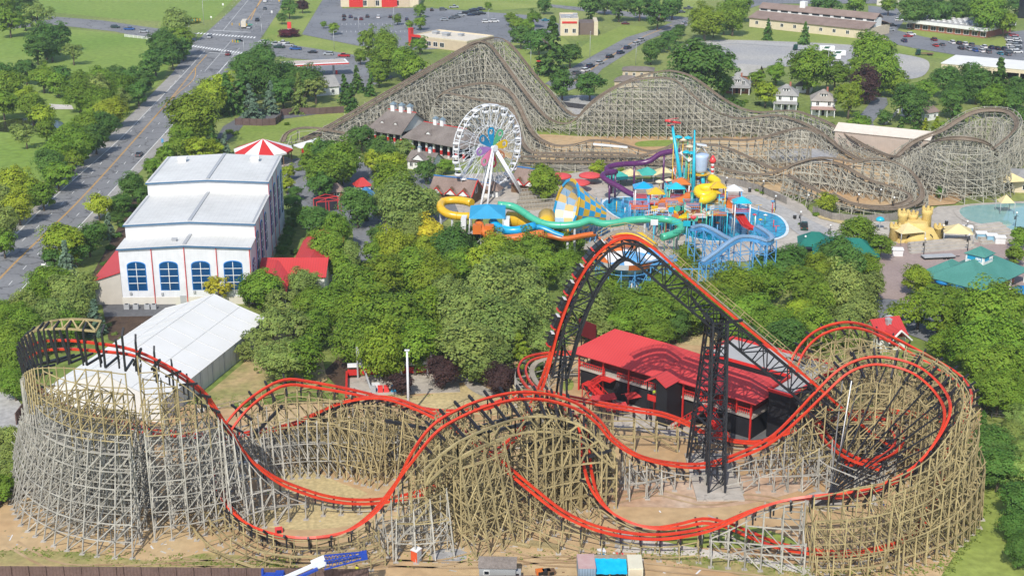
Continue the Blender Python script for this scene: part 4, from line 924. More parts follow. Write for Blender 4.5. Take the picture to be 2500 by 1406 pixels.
grove('below the water slide tower', '1250,642,50,g;1180,644,46,y;1120,652,42,g;1320,652,46,g;1382,642,34,g;1300,604,38,g;1362,592,34,g;1102,602,44,d;1144,590,38,d;1215,610,40,y;1400,600,26,g')
grove('of the pale grove before the yellow slide', '1052,578,30,kk;1040,616,36,y;962,602,40,y;990,512,60,s;940,500,36,s;1042,494,34,s;1010,560,40,s;915,615,30,g')
grove('framed by the black lift hill', '1402,702,44,s;1442,762,54,s;1480,702,38,g;1532,742,44,g;1580,772,48,g;1630,722,48,g;1662,664,38,o;1682,618,24,o;1602,806,36,g;1682,762,46,g;1512,792,40,g;1652,796,34,d;1470,815,34,sw;1600,700,36,g')
grove('behind the lift slope', '1800,702,46,o;1780,744,40,g;1832,762,44,g;1882,790,44,g;1862,692,40,g;1902,652,44,d;1740,720,36,o;1744,775,34,g;1834,820,30,d;1795,800,34,g')
grove('of the wood above the tight red hill', '1942,642,40,d;1962,702,50,g;2002,660,40,o;2042,624,44,d;2072,652,44,d;2112,654,34,o;2012,732,46,g;2062,716,48,sk;2102,764,48,s;2062,794,44,s;1982,802,46,g;1922,822,44,d;1950,772,40,y;2124,702,34,s;2092,816,34,s;2030,810,34,s')
grove('between green pavilion and red cabin', '2240,682,34,y;2244,752,40,ow;2200,772,40,ow;2292,772,44,ow;2334,744,38,g;2282,722,30,g;2344,768,36,g;2300,842,32,g;2320,805,26,o')
grove('of the big wood at the right edge', '2402,782,54,gk;2452,762,50,gk;2382,844,58,g;2462,842,58,g;2424,902,58,g;2482,902,50,g;2440,952,50,g;2486,972,40,g;2388,905,40,g')
grove('along the right lawn behind the far fence', '2400,1046,32,dc;2422,1092,44,d;2472,1062,34,s;2440,1142,48,d;2484,1152,44,s;2492,1222,44,d;2482,1282,36,d;2492,1342,36,d;2498,1100,34,s;2488,1020,28,s')
grove('of the park grove behind the white hall', '832,396,44,g;792,422,40,g;800,380,34,d;782,452,30,d;882,336,28,d;756,400,28,g;770,370,26,g;705,420,16,y;700,450,18,y')
grove('between the old pavilion and the ferris wheel', '932,372,34,d;912,396,28,y;956,412,34,y;960,452,48,o;986,366,24,s;1040,418,20,dk;1066,424,18,sw;1086,406,16,g;1010,470,20,s')
grove('beside the red net court', '872,502,42,d;772,542,36,d;822,562,40,g;800,612,42,g;852,622,32,s;830,652,30,g;920,572,22,d;775,590,26,g;745,525,22,g')
grove('behind the roof of the old pavilion', '985,256,22,g')
grove('on the terrace beside the red umbrellas', '1328,446,38,o;1460,412,20,y;1515,425,14,o')
grove('around the red and white restaurant', '898,100,20,gk;942,110,32,g;944,144,34,g;986,152,34,g;1012,172,30,g;880,138,16,g;1025,110,18,g;920,165,26,g')
grove('behind the high lift hill', '1272,88,24,d;1302,44,18,g;1346,112,46,dc;1392,132,26,d;1410,122,14,sc;1316,100,26,d;1262,60,18,g;1372,206,30,d;1440,206,30,d;1245,45,14,g;1285,65,16,g')
grove('on the car park islands', '815,70,12,g;970,46,12,g;1026,56,14,g;1026,26,14,g;1192,14,8,g;706,20,20,d;688,44,12,d;738,14,14,p;790,60,8,g;1000,60,9,g')
grove('of the row beyond the shopping street', '1328,14,16,d;1442,16,28,d;1512,16,28,d;1562,14,28,d;1606,36,28,d;1642,14,26,d;1476,10,20,d;1588,5,18,d')
grove('near the long warehouse', '1790,42,34,g;1802,14,30,g;1722,52,36,o;1768,62,18,d;1660,72,12,d;1742,72,15,g;1590,126,24,d;1632,96,20,d;1650,86,16,d;1612,108,16,d;1765,28,20,g')
grove('on the bank before the long warehouse', '1875,70,18,dc;1965,82,18,dc')
grove('behind the flat roofed office', '2012,10,30,d;2232,26,34,d;2292,30,30,d;2352,18,34,d;2410,32,42,g;2452,54,26,o;2090,8,22,g;2170,12,20,g;2330,40,20,g;2260,8,20,d;2480,15,20,d')
grove('around the two brick houses', '1710,164,66,d;1768,206,26,g;1870,226,28,y;1895,178,24,g;1790,262,22,d;1850,190,18,g')
grove('behind the white houses', '1976,166,48,g;2040,182,30,g;2132,132,48,g;2152,172,46,g;2114,206,36,p;2074,238,30,ok;2006,150,26,g;2105,165,30,g;2185,200,28,g')
grove('along the driveway and cottage', '2222,252,38,d;2262,222,28,g;2240,298,24,dc;2102,302,22,g;2198,318,24,dc;2282,322,24,yc;2330,244,34,d;2334,276,30,dc;2255,318,20,yc;2160,285,16,d')
grove('of the dark wood at the upper right edge', '2312,196,34,d;2388,204,38,d;2442,204,42,dc;2482,224,34,d;2420,244,34,g;2370,180,26,d;2460,250,28,d;2490,346,22,y;2352,215,28,d;2495,285,22,d')
grove('around the sandcastle splash pool', '2017,496,22,y;2095,568,35,g;2150,598,28,g;2295,470,12,d;2490,580,24,g;2478,620,22,g;2125,590,20,g')
grove('before the ride platform', '980,935,26,p;1078,905,38,p;1225,925,38,p')
grove('beside the ring of track at the loading shed', '1330,890,20,d')
# ------------------------------------------------------------------ building kit
def paint(nm, c, rough=.6, var=.06, **k): return mat(nm, c, rough, var=var, **k)
WHITE = paint('white_wall_paint', (.74, .74, .72)); CREAM = paint('cream_wall', (.62, .53, .38)); TANW = paint('tan_wall', (.52, .42, .30))
WROOF = band(mat('white_metal_roof', (.56, .555, .525), .5, scale=.08, col2=(.66, .655, .63), detail=8, fine=.06, fscale=.5), 0, 1.0, .1, .1)
RROOF = band(mat('red_metal_roof', (.56, .058, .055), .5, scale=.08, col2=(.48, .042, .042), detail=7), 0, .6, .22, .14)
SHING = mat('grey_shingles', (.15, .125, .11), .9, scale=.25, col2=(.215, .185, .165), fine=.2, fscale=3)
SHINGL = mat('light_grey_shingles', (.26, .255, .24), .9, scale=.25, col2=(.34, .33, .31), fine=.15, fscale=3)
SHINGB = mat('brown_shingles', (.20, .145, .12), .9, scale=.25, col2=(.27, .20, .17), fine=.15, fscale=3)
BRICK = mat('red_brick', (.30, .11, .075), .9, scale=1, col2=(.36, .15, .10), fine=.15, fscale=6)
GREENR = mat('green_roof_tiles', (.055, .20, .165), .7, scale=.2, col2=(.08, .25, .21), fine=.12, fscale=3)
BLUEG = mat('blue_window_glass', (.004, .055, .16), .12, var=.15, scale=.3, spec=.6)
DARKG = mat('dark_window_glass', (.018, .022, .028), .1, var=.2, scale=.5, spec=.6)
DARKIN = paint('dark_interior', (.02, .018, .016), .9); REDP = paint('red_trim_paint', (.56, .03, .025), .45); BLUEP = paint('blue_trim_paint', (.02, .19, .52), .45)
BLACKW = band(mat('black_cladding', (.016, .016, .019), .6, var=.15, scale=.4), 0, .5, .35, .1)
GREYM = paint('grey_metal', (.38, .39, .40), .5); FLATR = mat('flat_roof_membrane', (.33, .33, .32), .85, scale=.15, col2=(.42, .41, .40), detail=6)
TENT = mat('tent_fabric', (.66, .65, .61), .6, scale=.12, col2=(.74, .73, .70), detail=6); WOODB = paint('brown_boards', (.17, .10, .055), .85, .2)
def frame(p0, p1):
    a, b = (G(*p) if not isinstance(p, Vector) else p for p in (p0, p1)); d = b - a
    return a, math.atan2(d.y, d.x), d.length
def roof(mb, x0, x1, y0, y1, z0, z1, hl=0, hr=0, ov=.4, th=.22, ridge=None):
    """pitched roof, ridge along x; hl / hr: how far the ridge stops short of each end (0 = gable)"""
    ym = ridge if ridge is not None else (y0 + y1) / 2; sl = (z1 - z0) / ((y1 - y0) / 2); zo = z0 - sl * ov
    X0 = x0 - ov; X1 = x1 + ov; Y0 = y0 - ov; Y1 = y1 + ov; a = x0 + hl - (0 if hl else ov); b = x1 - hr + (0 if hr else ov)
    mb.slab([(X0, Y0, zo), (X1, Y0, zo), (b, ym, z1), (a, ym, z1)], th); mb.slab([(X1, Y1, zo), (X0, Y1, zo), (a, ym, z1), (b, ym, z1)], th)
    if hl: mb.slab([(X0, Y1, zo), (X0, Y0, zo), (a, ym, z1)], th)
    if hr: mb.slab([(X1, Y0, zo), (X1, Y1, zo), (b, ym, z1)], th)
    return mb
def gable_walls(mb, x0, x1, y0, y1, z0, z1, zr, gl=True, gr=True):
    mb.box(x0, x1, y0, y1, z0, z1); ym = (y0 + y1) / 2
    for x, g in ((x0, gl), (x1, gr)):
        if g: 
            d = .08 if x == x0 else -.08
            mb.add([(x, y0, z1), (x, y1, z1), (x, ym, zr - .12), (x + d, y0, z1), (x + d, y1, z1), (x + d, ym, zr - .12)], [(0, 1, 2), (5, 4, 3), (0, 2, 5, 3), (1, 4, 5, 2)])
    return mb
def window(parent, face, u, z, w, h, fr=WHITE, gl=DARKG, d=.09, mull=1, nm='window'):
    """face: ('y', y, -1|1) or ('x', x, -1|1); u is the centre along the face"""
    ax, c, sg = face
    def bx(mb, u0, u1, z0, z1, d0, d1):
        lo, hi = sorted((c + sg * d0, c + sg * d1))
        if ax == 'y': mb.box(u0, u1, lo, hi, z0, z1)
        else: mb.box(lo, hi, u0, u1, z0, z1)
    f = MB().m(fr); t = min(.14, w * .12)
    bx(f, u - w / 2 - t, u - w / 2, z - t, z + h + t, -.02, d); bx(f, u + w / 2, u + w / 2 + t, z - t, z + h + t, -.02, d)
    bx(f, u - w / 2, u + w / 2, z - t, z, -.02, d); bx(f, u - w / 2, u + w / 2, z + h, z + h + t, -.02, d)
    if mull: bx(f, u - .05, u + .05, z, z + h, .0, d * .8)
    o = f.build(nm, None, parent)
    g = MB().m(gl); bx(g, u - w / 2, u + w / 2, z, z + h, .0, .035); g.build('pane', None, o)
    return o
def door(parent, face, u, w, h, m=REDP, z=0):
    ax, c, sg = face; lo, hi = sorted((c - sg * .02, c + sg * .06)); mb = MB().m(m)
    if ax == 'y': mb.box(u - w / 2, u + w / 2, lo, hi, z, z + h)
    else: mb.box(lo, hi, u - w / 2, u + w / 2, z, z + h)
    return mb.build('door', None, parent)
def vents(parent, L, m=GREYM, nm='roof_vent'):
    for x, y, z, s, h in L:
        mb = MB().m(m).box(x - s / 2, x + s / 2, y - s / 2, y + s / 2, z, z + h * .7); mb.box(x - s * .6, x + s * .6, y - s * .6, y + s * .6, z + h * .7, z + h); mb.build(nm, None, parent)
# ------------------------------------------------------------------ the white hall
HL = empty('event_hall', (-90, 299.7, 0), R(2), 'large white stepped roof hall with arched blue windows beside the highway', 'hall')
TI = ((0, 8, 13.7), (8, 33.5, 17.0), (33.5, 60.5, 20.4))
SID = band(mat('white_metal_siding', (.66, .67, .69), .5, var=.06), 0, .9, .07, .08)
mb = MB().m(SID)
for a, b, z in TI:
    mb.wallpoly([(0, 1.9), (30, 1.9), (30, z), (15, z + .7), (0, z)], a, b)
mb.m(paint('stone_wainscot', (.60, .57, .50))).box(-.12, 30.12, -.12, 60.6, 0, 1.9); mb.build('wall', None, HL)
for a, b, z in TI:
    r = MB().m(WROOF).slab([(-.3, a - .4, z + .12), (15, a - .4, z + .82), (15, b, z + .82), (-.3, b, z + .12)], .3); r.slab([(15.02, a - .4, z + .82), (30.3, a - .4, z + .12), (30.3, b, z + .12), (15.02, b, z + .82)], .3)
    r = r.build('roof', None, HL)
    MB().m(paint('navy_fascia', (.05, .13, .24))).slab([(-.4, a - .55, z + .02), (15, a - .55, z + .72), (15, a - .42, z + .72), (-.4, a - .42, z + .02)], .35).slab([(15.02, a - .55, z + .72), (30.4, a - .55, z + .02), (30.4, a - .42, z + .02), (15.02, a - .42, z + .72)], .35).build('fascia', None, r)
    MB().m(GREYM).box(14.6, 15.4, a, b - .1, z + .84, z + 1.0).build('ridge_cap', None, r)
def arch_window(parent, side, u, z, w, h):
    n = 9; out = [(-w / 2, 0), (w / 2, 0)] + [(w / 2 * math.cos(math.pi * k / n * 1.0), h - w * .22 + w * .22 * math.sin(math.pi * k / n)) for k in range(n + 1)]
    def put(mb, poly, d0, d1):
        k = len(mb.v); mb.wallpoly(poly, d0, d1)
        if side: 
            for i in range(k, len(mb.v)): x, y, zz = mb.v[i]; mb.v[i] = (30 - y, u + x, z + zz)
        else:
            for i in range(k, len(mb.v)): x, y, zz = mb.v[i]; mb.v[i] = (u + x, y, z + zz)
    f = MB().m(BLUEP); put(f, [(a * 1.08, b * 1.05 - .15) for a, b in out], -.07, .02); o = f.build('window', None, parent)
    g = MB().m(BLUEG); put(g, out, -.12, -.08); g.build('pane', None, o)
    mm = MB().m(WHITE)
    put(mm, [(-.07, 0), (.07, 0), (.07, h * .98), (-.07, h * .98)], -.2, -.125)
    for k in (1, 2, 3): put(mm, [(-w / 2, h * k / 4 - .07), (w / 2, h * k / 4 - .07), (w / 2, h * k / 4 + .07), (-w / 2, h * k / 4 + .07)], -.19, -.13)
    mm.build('glazing_bar', None, o)
for u in (3.75, 11.1, 18.4, 25.8): arch_window(HL, 0, u, 3.7, 4.0, 6.7)
for u, z, h in ((3.6, 6, 4), (11.5, 5.5, 8.5), (18.5, 5.5, 9), (25.5, 5.5, 9), (36.5, 6, 11), (44, 6, 11), (51.5, 6, 11), (57.5, 6, 11)): arch_window(HL, 1, u, z, 3.2, h)
for x in (7.45, 14.9, 22.2, 29.8): MB().m(REDP).beam((x, -.18, .2), (x, -.18, 13.9), .16).build('downspout', None, HL)
for y in (7.5, 15, 22, 33, 40.5, 48): MB().m(REDP).beam((30.2, y, 1), (30.2, y, 16.5 if y < 33 else 20), .1).build('downspout', None, HL)
ln = MB().m(band(paint('beige_metal_siding', (.50, .46, .40)), 1, .9, .1, .1)).hexa([(-6.2, .3, 0), (-.14, .3, 0), (-.14, 34, 0), (-6.2, 34, 0)], [(-6.2, .3, 6.0), (-.14, .3, 7.9), (-.14, 34, 7.9), (-6.2, 34, 6.0)]).build('side_wing', None, HL)
MB().m(RROOF).slab([(-6.7, -.1, 6.0), (-.14, -.1, 8.1), (-.14, 34.3, 8.1), (-6.7, 34.3, 6.0)], .2).build('red_roof', None, ln)
vents(HL, [(5, 54, 20.7, 2.0, 1.2), (24, 54, 20.7, 2.0, 1.2)], WHITE); vents(HL, [(12.2, 3.4, 14.2, 1.0, .8)])
for i, x in enumerate((1.6, 3.7, 6.3, 7.8)):
    a = empty('air_conditioner', (-90 + x, 296.8, 0), R(2), f'grey cooling unit, {ORD[i]} from left along the front of the white hall', 'air conditioner', 'cooling units at the white hall')
    MB().m(GREYM).box(-.6, .6, -.5, .5, .1, 1.3).build('cabinet', None, a); MB().m(DARKG).lathe([(.4, 0), (.4, .08), (.1, .1)], (0, 0, 1.3), 10).build('fan_grille', None, a)
for x in (.4, 29.6): MB().m(GREYM).box(x - .2, x + .2, 8, 33, 17.0, 17.25).box(x - .2, x + .2, 33.6, 60, 20.4, 20.65).build('gutter', None, HL)
for x, z in ((2, 2.6), (9.2, 2.4), (16.6, 2.8), (24, 2.4), (28.6, 5.2)): MB().m(GREYM).box(x - .25, x + .25, -.3, -.02, z, z + .6).build('wall_lamp', None, HL)
MB().m(GREYM).box(13.2, 14.6, -.16, -.02, 0, 2.2).build('door', None, HL)
# red roofed annex on the far side
AN = empty('red_roof_annex', (-59.2, 304, 0), R(0), 'low white annex with bright red metal roofs beside the white hall', 'building')
mb = MB().m(WHITE).box(0, 15, 2.6, 13.5, 0, 4.8); mb.box(6.5, 16, 13.5, 33, 0, 4.6); mb.build('wall', None, AN)
roof(MB().m(RROOF), 0, 15, 2.6, 13.5, 4.9, 7.6, ov=.5).build('roof', None, AN)
k = MB().m(RROOF); k.slab([(6, 13.4, 4.7), (6, 33.4, 4.7), (11.2, 33.4, 7.4), (11.2, 8, 7.4)]); k.slab([(16.4, 33.4, 4.7), (16.4, 13.4, 4.7), (11.25, 8, 7.4), (11.25, 33.4, 7.4)]); k.build('roof', None, AN)
k = MB().m(RROOF); k.slab([(.2, 8, 7.5), (-.3, -3, 4.0), (3.4, -5, 5.6), (3.4, 7, 7.3)]); k.slab([(7, 5.4, 5.2), (7.4, -6, 3.6), (3.45, -5, 5.6), (3.45, 7, 7.3)]); k.build('porch_roof', None, AN)
for x, y in ((0, -2.6), (7, -5.6)): MB().m(WHITE).box(x - .15, x + .15, y, y + .3, 0, 3.7).build('post', None, AN)
for x in (9.5, 12.5): window(AN, ('y', 2.6, -1), x, 1, 1.4, 2)
# ------------------------------------------------------------------ marquee tent
TT = empty('marquee_tent', (-64.8, 282, 0), math.atan2(-.966, -.26) + math.pi / 2, 'large white clearspan tent with pale ribbed roof below the white hall', 'tent')
TL = 46
mb = MB().m(TENT)
for k in range(9):
    a, b = -TL * k / 9, -TL * (k + 1) / 9 + .05
    for sx in (-1, 1):
        mb.slab([(0, a, 9.0), (0, b, 9.0), (sx * 6, b, 6.6), (sx * 6, a, 6.6)], .06); mb.slab([(sx * 6, a, 6.6), (sx * 6, b, 6.6), (sx * 12.2, b, 4.5), (sx * 12.2, a, 4.5)], .06)
for v in range(len(mb.v)): pass
mb.m(paint('seam_webbing', (.56, .56, .54)))
for k in range(10):
    a = -TL * k / 9
    for sx in (-1, 1): mb.beam((0, a, 9.03), (sx * 6, a, 6.63), .13, .08).beam((sx * 6, a, 6.63), (sx * 12.2, a, 4.53), .13, .08)
for sx in (-1, 0, 1): mb.beam((sx * 6, 0, 9.03 - abs(sx) * 2.4), (sx * 6, -TL, 9.03 - abs(sx) * 2.4), .1, .06)
mb.build('roof_canvas', None, TT)
W2 = band(paint('translucent_side_canvas', (.62, .62, .60)), 1, 2.5, .3, .06)
MB().m(W2).box(11.9, 12.0, -TL, 0, 0, 4.4).box(-12.0, -11.9, -TL, 0, 0, 4.4).build('side_wall', None, TT)
MB().m(TENT).wallpoly([(-12, 0), (12, 0), (12, 4.4), (0, 8.9), (-12, 4.4)], -.1, 0).build('gable_wall', None, TT)
MB().m(TENT).wallpoly([(-12, 0), (12, 0), (12, 4.4), (0, 8.9), (-12, 4.4)], -TL, -TL + .1).build('gable_wall', None, TT)
for k in range(10):
    y = -TL * k / 9; mb = MB().m(GREYM)
    for sx in (-1, 1): mb.beam((sx * 12.06, y, 0), (sx * 12.06, y, 4.5), .14)
    mb.build('frame', None, TT)
for i, (px, py) in enumerate(((340, 955), (395, 985), (320, 990))):
    a = empty('small_tent', G(px, py), .3, f'small white peaked canopy, {ORD[i]} from left beside the big tent behind the lattice', 'tent', 'small canopies by the tent')
    MB().m(TENT).add([(-3, -3, 2.4), (3, -3, 2.4), (3, 3, 2.4), (-3, 3, 2.4), (0, 0, 4.6)], [(0, 1, 4), (1, 2, 4), (2, 3, 4), (3, 0, 4), (3, 2, 1, 0)]).build('canopy', None, a)
    for x in (-2.8, 2.8):
        for y in (-2.8, 2.8): MB().m(GREYM).beam((x, y, 0), (x, y, 2.4), .08).build('leg', None, a)
# ------------------------------------------------------------------ coaster loading station
ST = empty('loading_station', (11.6, 250, 0), R(-39.4), 'black walled coaster station under a big red hipped metal roof', 'station building')
mb = MB().m(BLACKW).box(1.2, 19.5, 1.6, 13, 0, 4.6).box(19.5, 39, 2.8, 12.2, 0, 4.4); mb.build('wall', None, ST)
mb = MB().m(CONC).box(.8, 19.6, 1.1, 13.4, 4.6, 5.1).box(19.7, 39.3, 2.2, 12.6, 4.4, 4.9); mb.build('platform', None, ST)
mb = MB().m(paint('dark_red_boards', (.20, .03, .025), .7)).box(2, 19.4, 3.6, 12.5, 5.1, 8.3).box(19.8, 38.2, 4.6, 12.0, 4.9, 8.0); mb.build('upper_wall', None, ST)
mb = MB().m(REDP)
for x0, x1, y in ((1, 7.2, 1.2), (10.2, 19.3, 1.2), (24.6, 39.1, 2.3)):
    n = int((x1 - x0) / .45)
    for k in range(n + 1): mb.beam((x0 + (x1 - x0) * k / n, y, 5.05), (x0 + (x1 - x0) * k / n, y, 6.1), .09)
    mb.box(x0, x1, y - .05, y + .05, 6.1, 6.22); mb.box(x0, x1, y - .03, y + .03, 5.45, 5.55)
mb.build('railing', None, ST)
for x in (1.2, 7, 13, 19): MB().m(REDP).box(x - .14, x + .14, .9, 1.2, 0, 8.4).build('post', None, ST)
for x in (24.6, 28.5, 32.5, 36, 39): MB().m(REDP).box(x - .14, x + .14, 2.0, 2.3, 0 if x in (24.6, 39) else 4.9, 8.2).build('post', None, ST)
roof(MB().m(RROOF), 0, 21, 0, 14.4, 8.5, 12.2, 5.2, 3.5).build('roof', None, ST); roof(MB().m(RROOF), 19.6, 40.2, 1.2, 13.2, 8.3, 11.0, 2.5, 5.0).build('roof', None, ST)
k = MB().m(RROOF); k.slab([(19.4, -3.4, 8.4), (21.9, -3.4, 9.9), (21.9, 6, 9.9), (19.4, 6, 8.4)]); k.slab([(24.4, 6, 8.4), (24.4, -3.4, 8.4), (21.95, -3.4, 9.9), (21.95, 6, 9.9)]); k.build('porch_roof', None, ST)
mb = MB().m(BLACKW).box(21.8, 24.2, -2.8, 2.7, 0, 8.3); mb.wallpoly([(19.7, 8.3), (24.2, 8.3), (21.9, 9.7)], -2.8, -2.6); mb.build('stair_tower', None, ST)
MB().m(REDP).box(19.7, 21.75, -2.7, 1.5, 4.5, 4.7).box(19.7, 21.75, -2.75, -2.65, 4.7, 5.7).build('balcony', None, ST)
MB().m(BLACKW).box(19.66, 19.86, -2.8, -2.6, 0, 8.3).build('post', None, ST)
mb = MB().m(BLACKW).box(22, 45, 13.4, 24, 0, 9.2); mb.box(40.5, 45, 5.5, 13.4, 0, 9.2); bk = mb.build('maintenance_block', None, ST)
MB().m(FLATR).box(22.3, 44.7, 13.7, 23.7, 9.22, 9.3).box(40.8, 44.7, 5.8, 13.7, 9.22, 9.3).build('flat_roof', None, bk)
t = MB().m(REDP)
for q in ((21.9, 45.1, 23.7, 24.1), (21.9, 40.3, 13.3, 13.6), (40.3, 45.1, 5.3, 5.7), (44.8, 45.15, 5.7, 23.7), (21.85, 22.2, 13.6, 23.7), (40.25, 40.6, 5.7, 13.3)): t.box(*q, 9.2, 9.75)
t.build('parapet', None, bk)
for x0, y0 in ((6.5, -.6),):
    mb = MB().m(REDP)
    def flight(a, b, w):
        a = Vector(a); b = Vector(b); mb.beam(a, b, w, .12)
        for s in (-1, 1):
            o = Vector((0, s * w / 2, 0)); mb.beam(a + o + ZV * 1, b + o + ZV * 1, .09)
            for k in range(11): q = a.lerp(b, k / 10) + o; mb.beam(q, q + ZV, .06)
    mb.box(7.2, 10.0, -.8, 1.1, 4.6, 4.75); mb.box(4.4, 7.2, -2.4, -.2, 3.3, 3.45); flight((7.6, -.1, 4.7), (6.2, -1.2, 3.4), 1.8); flight((6.4, -2.0, 3.4), (13.4, -3.0, .1), 1.9)
    for x in (4.5, 7.1):
        for y in (-2.3, -.3): mb.beam((x, y, 0), (x, y, 3.3), .14)
    mb.beam((4.5, -2.3, .2), (7.1, -2.3, 3.2), .1); mb.beam((7.1, -2.3, .2), (4.5, -2.3, 3.2), .1); mb.build('staircase', None, ST)
mb = MB().m(REDP); flight((30.5, .6, 4.6), (25.2, -1.6, .1), 1.9); flight((30.5, .8, 4.6), (36.5, -1.4, .1), 1.9); mb.box(29.5, 32, -.4, 2.3, 4.4, 4.55); mb.build('staircase', None, ST)
for u, w2 in ((8, 2), (27, 4.2), (33, 2)): door(ST, ('y', 1.6 if u < 19 else 2.8, -1), u, w2, 3.4, DARKIN)
for i, (px, py, l, a) in enumerate(((1562, 990, 6.5, 25), (1470, 1000, 4.5, 20), (1500, 1022, 4, 200))):
    e = empty('entrance_canopy', G(px, py), R(a), f'small red metal canopy on posts, {("longest", "middle", "lowest")[i]} of three before the red roofed station', 'canopy', 'canopies before the station')
    roof(MB().m(RROOF), -l / 2, l / 2, -1.2, 1.2, 2.6, 3.2, ov=.2, th=.12).build('roof', None, e)
    for x in (-l / 2 + .3, l / 2 - .3): MB().m(BLACKS).beam((x, 0, 0), (x, 0, 2.9), .16).build('post', None, e)
e = empty('billboard', G(1433, 868), R(-50), 'dark red hoarding on posts behind the left end of the station roof', 'sign')
MB().m(paint('maroon_panel', (.12, .012, .015))).box(-2.6, 2.6, -.1, .1, 4, 7.6).build('panel', None, e)
for x in (-2, 2): MB().m(BLACKS).beam((x, .2, 0), (x, .2, 7), .2).build('post', None, e)
# ------------------------------------------------------------------ old pavilion with cupolas
def cupola(parent, x, y, z, s=1.5):
    c = MB().m(WHITE).box(x - s / 2, x + s / 2, y - s / 2, y + s / 2, z - .6, z + s * 1.2).build('cupola', None, parent)
    MB().m(paint('slate_blue_cap', (.16, .22, .26))).add([(x - s * .7, y - s * .7, z + s * 1.2), (x + s * .7, y - s * .7, z + s * 1.2), (x + s * .7, y + s * .7, z + s * 1.2), (x - s * .7, y + s * .7, z + s * 1.2), (x, y, z + s * 1.9)], [(3, 2, 1, 0), (0, 1, 4), (1, 2, 4), (2, 3, 4), (3, 0, 4)]).build('cap', None, c)
def dormer(parent, x, y, z, w=1.8, m=SHING):
    d = MB().m(WHITE).wallpoly([(x - w / 2, z), (x + w / 2, z), (x, z + w * .4)], y, y + 1.6).build('dormer', None, parent)
    MB().m(m).slab([(x - w * .62, y - .2, z), (x, y - .2, z + w * .5), (x, y + 2.4, z + w * .5), (x - w * .62, y + 2.4, z)], .1).slab([(x + .01, y - .2, z + w * .5), (x + w * .62, y - .2, z), (x + w * .62, y + 2.4, z), (x + .01, y + 2.4, z + w * .5)], .1).build('roof', None, d)
def arcade(parent, x0, x1, y, h, n, back):
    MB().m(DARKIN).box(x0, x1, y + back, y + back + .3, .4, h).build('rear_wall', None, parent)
    MB().m(CONC).box(x0 - .3, x1 + .3, y - .3, y + back, 0, .4).build('porch_floor', None, parent)
    for k in range(n):
        x = x0 + (x1 - x0) * k / (n - 1); c = MB().m(WHITE).box(x - .28, x + .28, y - .28, y + .28, .4, h).build('column', None, parent)
        MB().m(REDP).box(x - .3, x + .3, y - .3, y + .3, 1.2, 2.6).build('red_band', None, c)
    MB().m(WHITE).box(x0 - .3, x1 + .3, y - .2, y + .2, h, h + .5).build('beam', None, parent)
OP = empty('park_pavilion', (-50, 466, 0), R(-31), 'old grey shingled pavilion with three white cupolas and white columns', 'pavilion')
arcade(OP, 0, 13.6, 1, 4.0, 6, 4); MB().m(WHITE).box(.2, 13.4, 5.4, 17, 0, 4.2).build('wall', None, OP)
roof(MB().m(SHING), 0, 14, 0, 18, 4.6, 10.2, 3, 0, ov=.6).build('roof', None, OP); MB().m(REDP).box(2.6, 14.6, 8.9, 9.1, 10.2, 10.4).build('ridge_trim', None, OP)
MB().m(WHITE).add([(13.9, .2, 4.7), (13.9, 17.8, 4.7), (13.9, 9, 9.9), (13.7, .2, 4.7), (13.7, 17.8, 4.7), (13.7, 9, 9.9)], [(0, 1, 2), (5, 4, 3), (0, 2, 5, 3), (1, 4, 5, 2), (0, 3, 4, 1)]).build('gable_wall', None, OP)
for x in (5, 8.5, 12): cupola(OP, x, 9, 10.4)
for x in (4.2, 9.8): dormer(OP, x, 3.2, 6.6)
OQ = empty('park_pavilion', (-36.5, 452, 0), R(-38), 'long grey shingled dining pavilion with two cupolas behind the ferris wheel', 'pavilion')
arcade(OQ, 0, 25.6, 1, 4.4, 9, 4); roof(MB().m(SHING), 0, 26, 0, 13, 5.2, 9.6, 3.5, 3.5, ov=.6).build('roof', None, OQ); MB().m(WHITE).box(1, 25, 5.6, 12.5, 0, 5.0).build('wall', None, OQ)
MB().m(REDP).box(3.6, 22.4, 6.4, 6.6, 9.55, 9.75).build('ridge_trim', None, OQ)
for x in (9, 12): cupola(OQ, x, 6.5, 9.8, 1.3)
dormer(OQ, 9.5, 2.0, 6.8, 2.4)
def cottage(px, py, rz, L, W, h, rh, label, wall=WHITE, rf=SHINGL, hip=0, name='house', cat='house', trim=REDP, win=2, wh=1.2, extra=None):
    e = empty(name, G(px, py), R(rz), label, cat)
    gable_walls(MB().m(wall), 0, L, 0, W, 0, h, h + rh, not hip, not hip).build('wall', None, e)
    roof(MB().m(rf), 0, L, 0, W, h + .05, h + rh, hip, hip, ov=.5, th=.18).build('roof', None, e)
    rows = 2 if h > 4.4 else 1
    for r in range(rows):
        for k in range(win): window(e, ('y', 0, -1), L * (k + .5) / win, 1.0 + r * 2.8, 1.0, wh)
        for k in range(max(1, win - 1)): window(e, ('x', L, 1), W * (k + .5) / max(1, win - 1), 1.0 + r * 2.8, 1.0, wh); window(e, ('x', 0, -1), W * (k + .5) / max(1, win - 1), 1.0 + r * 2.8, 1.0, wh)
    return e
e = cottage(995, 412, -28, 9, 7, 3.0, 2.4, 'small white and grey ticket house with red trim below the old pavilion', win=3, name='ticket_house', cat='building', rf=SHING)
k = MB().m(WHITE).wallpoly([(2.4, 3.4), (6.4, 3.4), (4.4, 5.2)], -.6, .2).build('gable', None, e); dormer(e, 4.4, -.7, 3.4, 4.2)
for x in (2.5, 6.5): cupola(e, x, 3.5, 5.5, .9)
cottage(796, 336, -20, 6, 5, 2.4, 1.6, 'little white gabled shed at the foot of the grey lift hill', win=1, name='shed', cat='shed', rf=SHING)
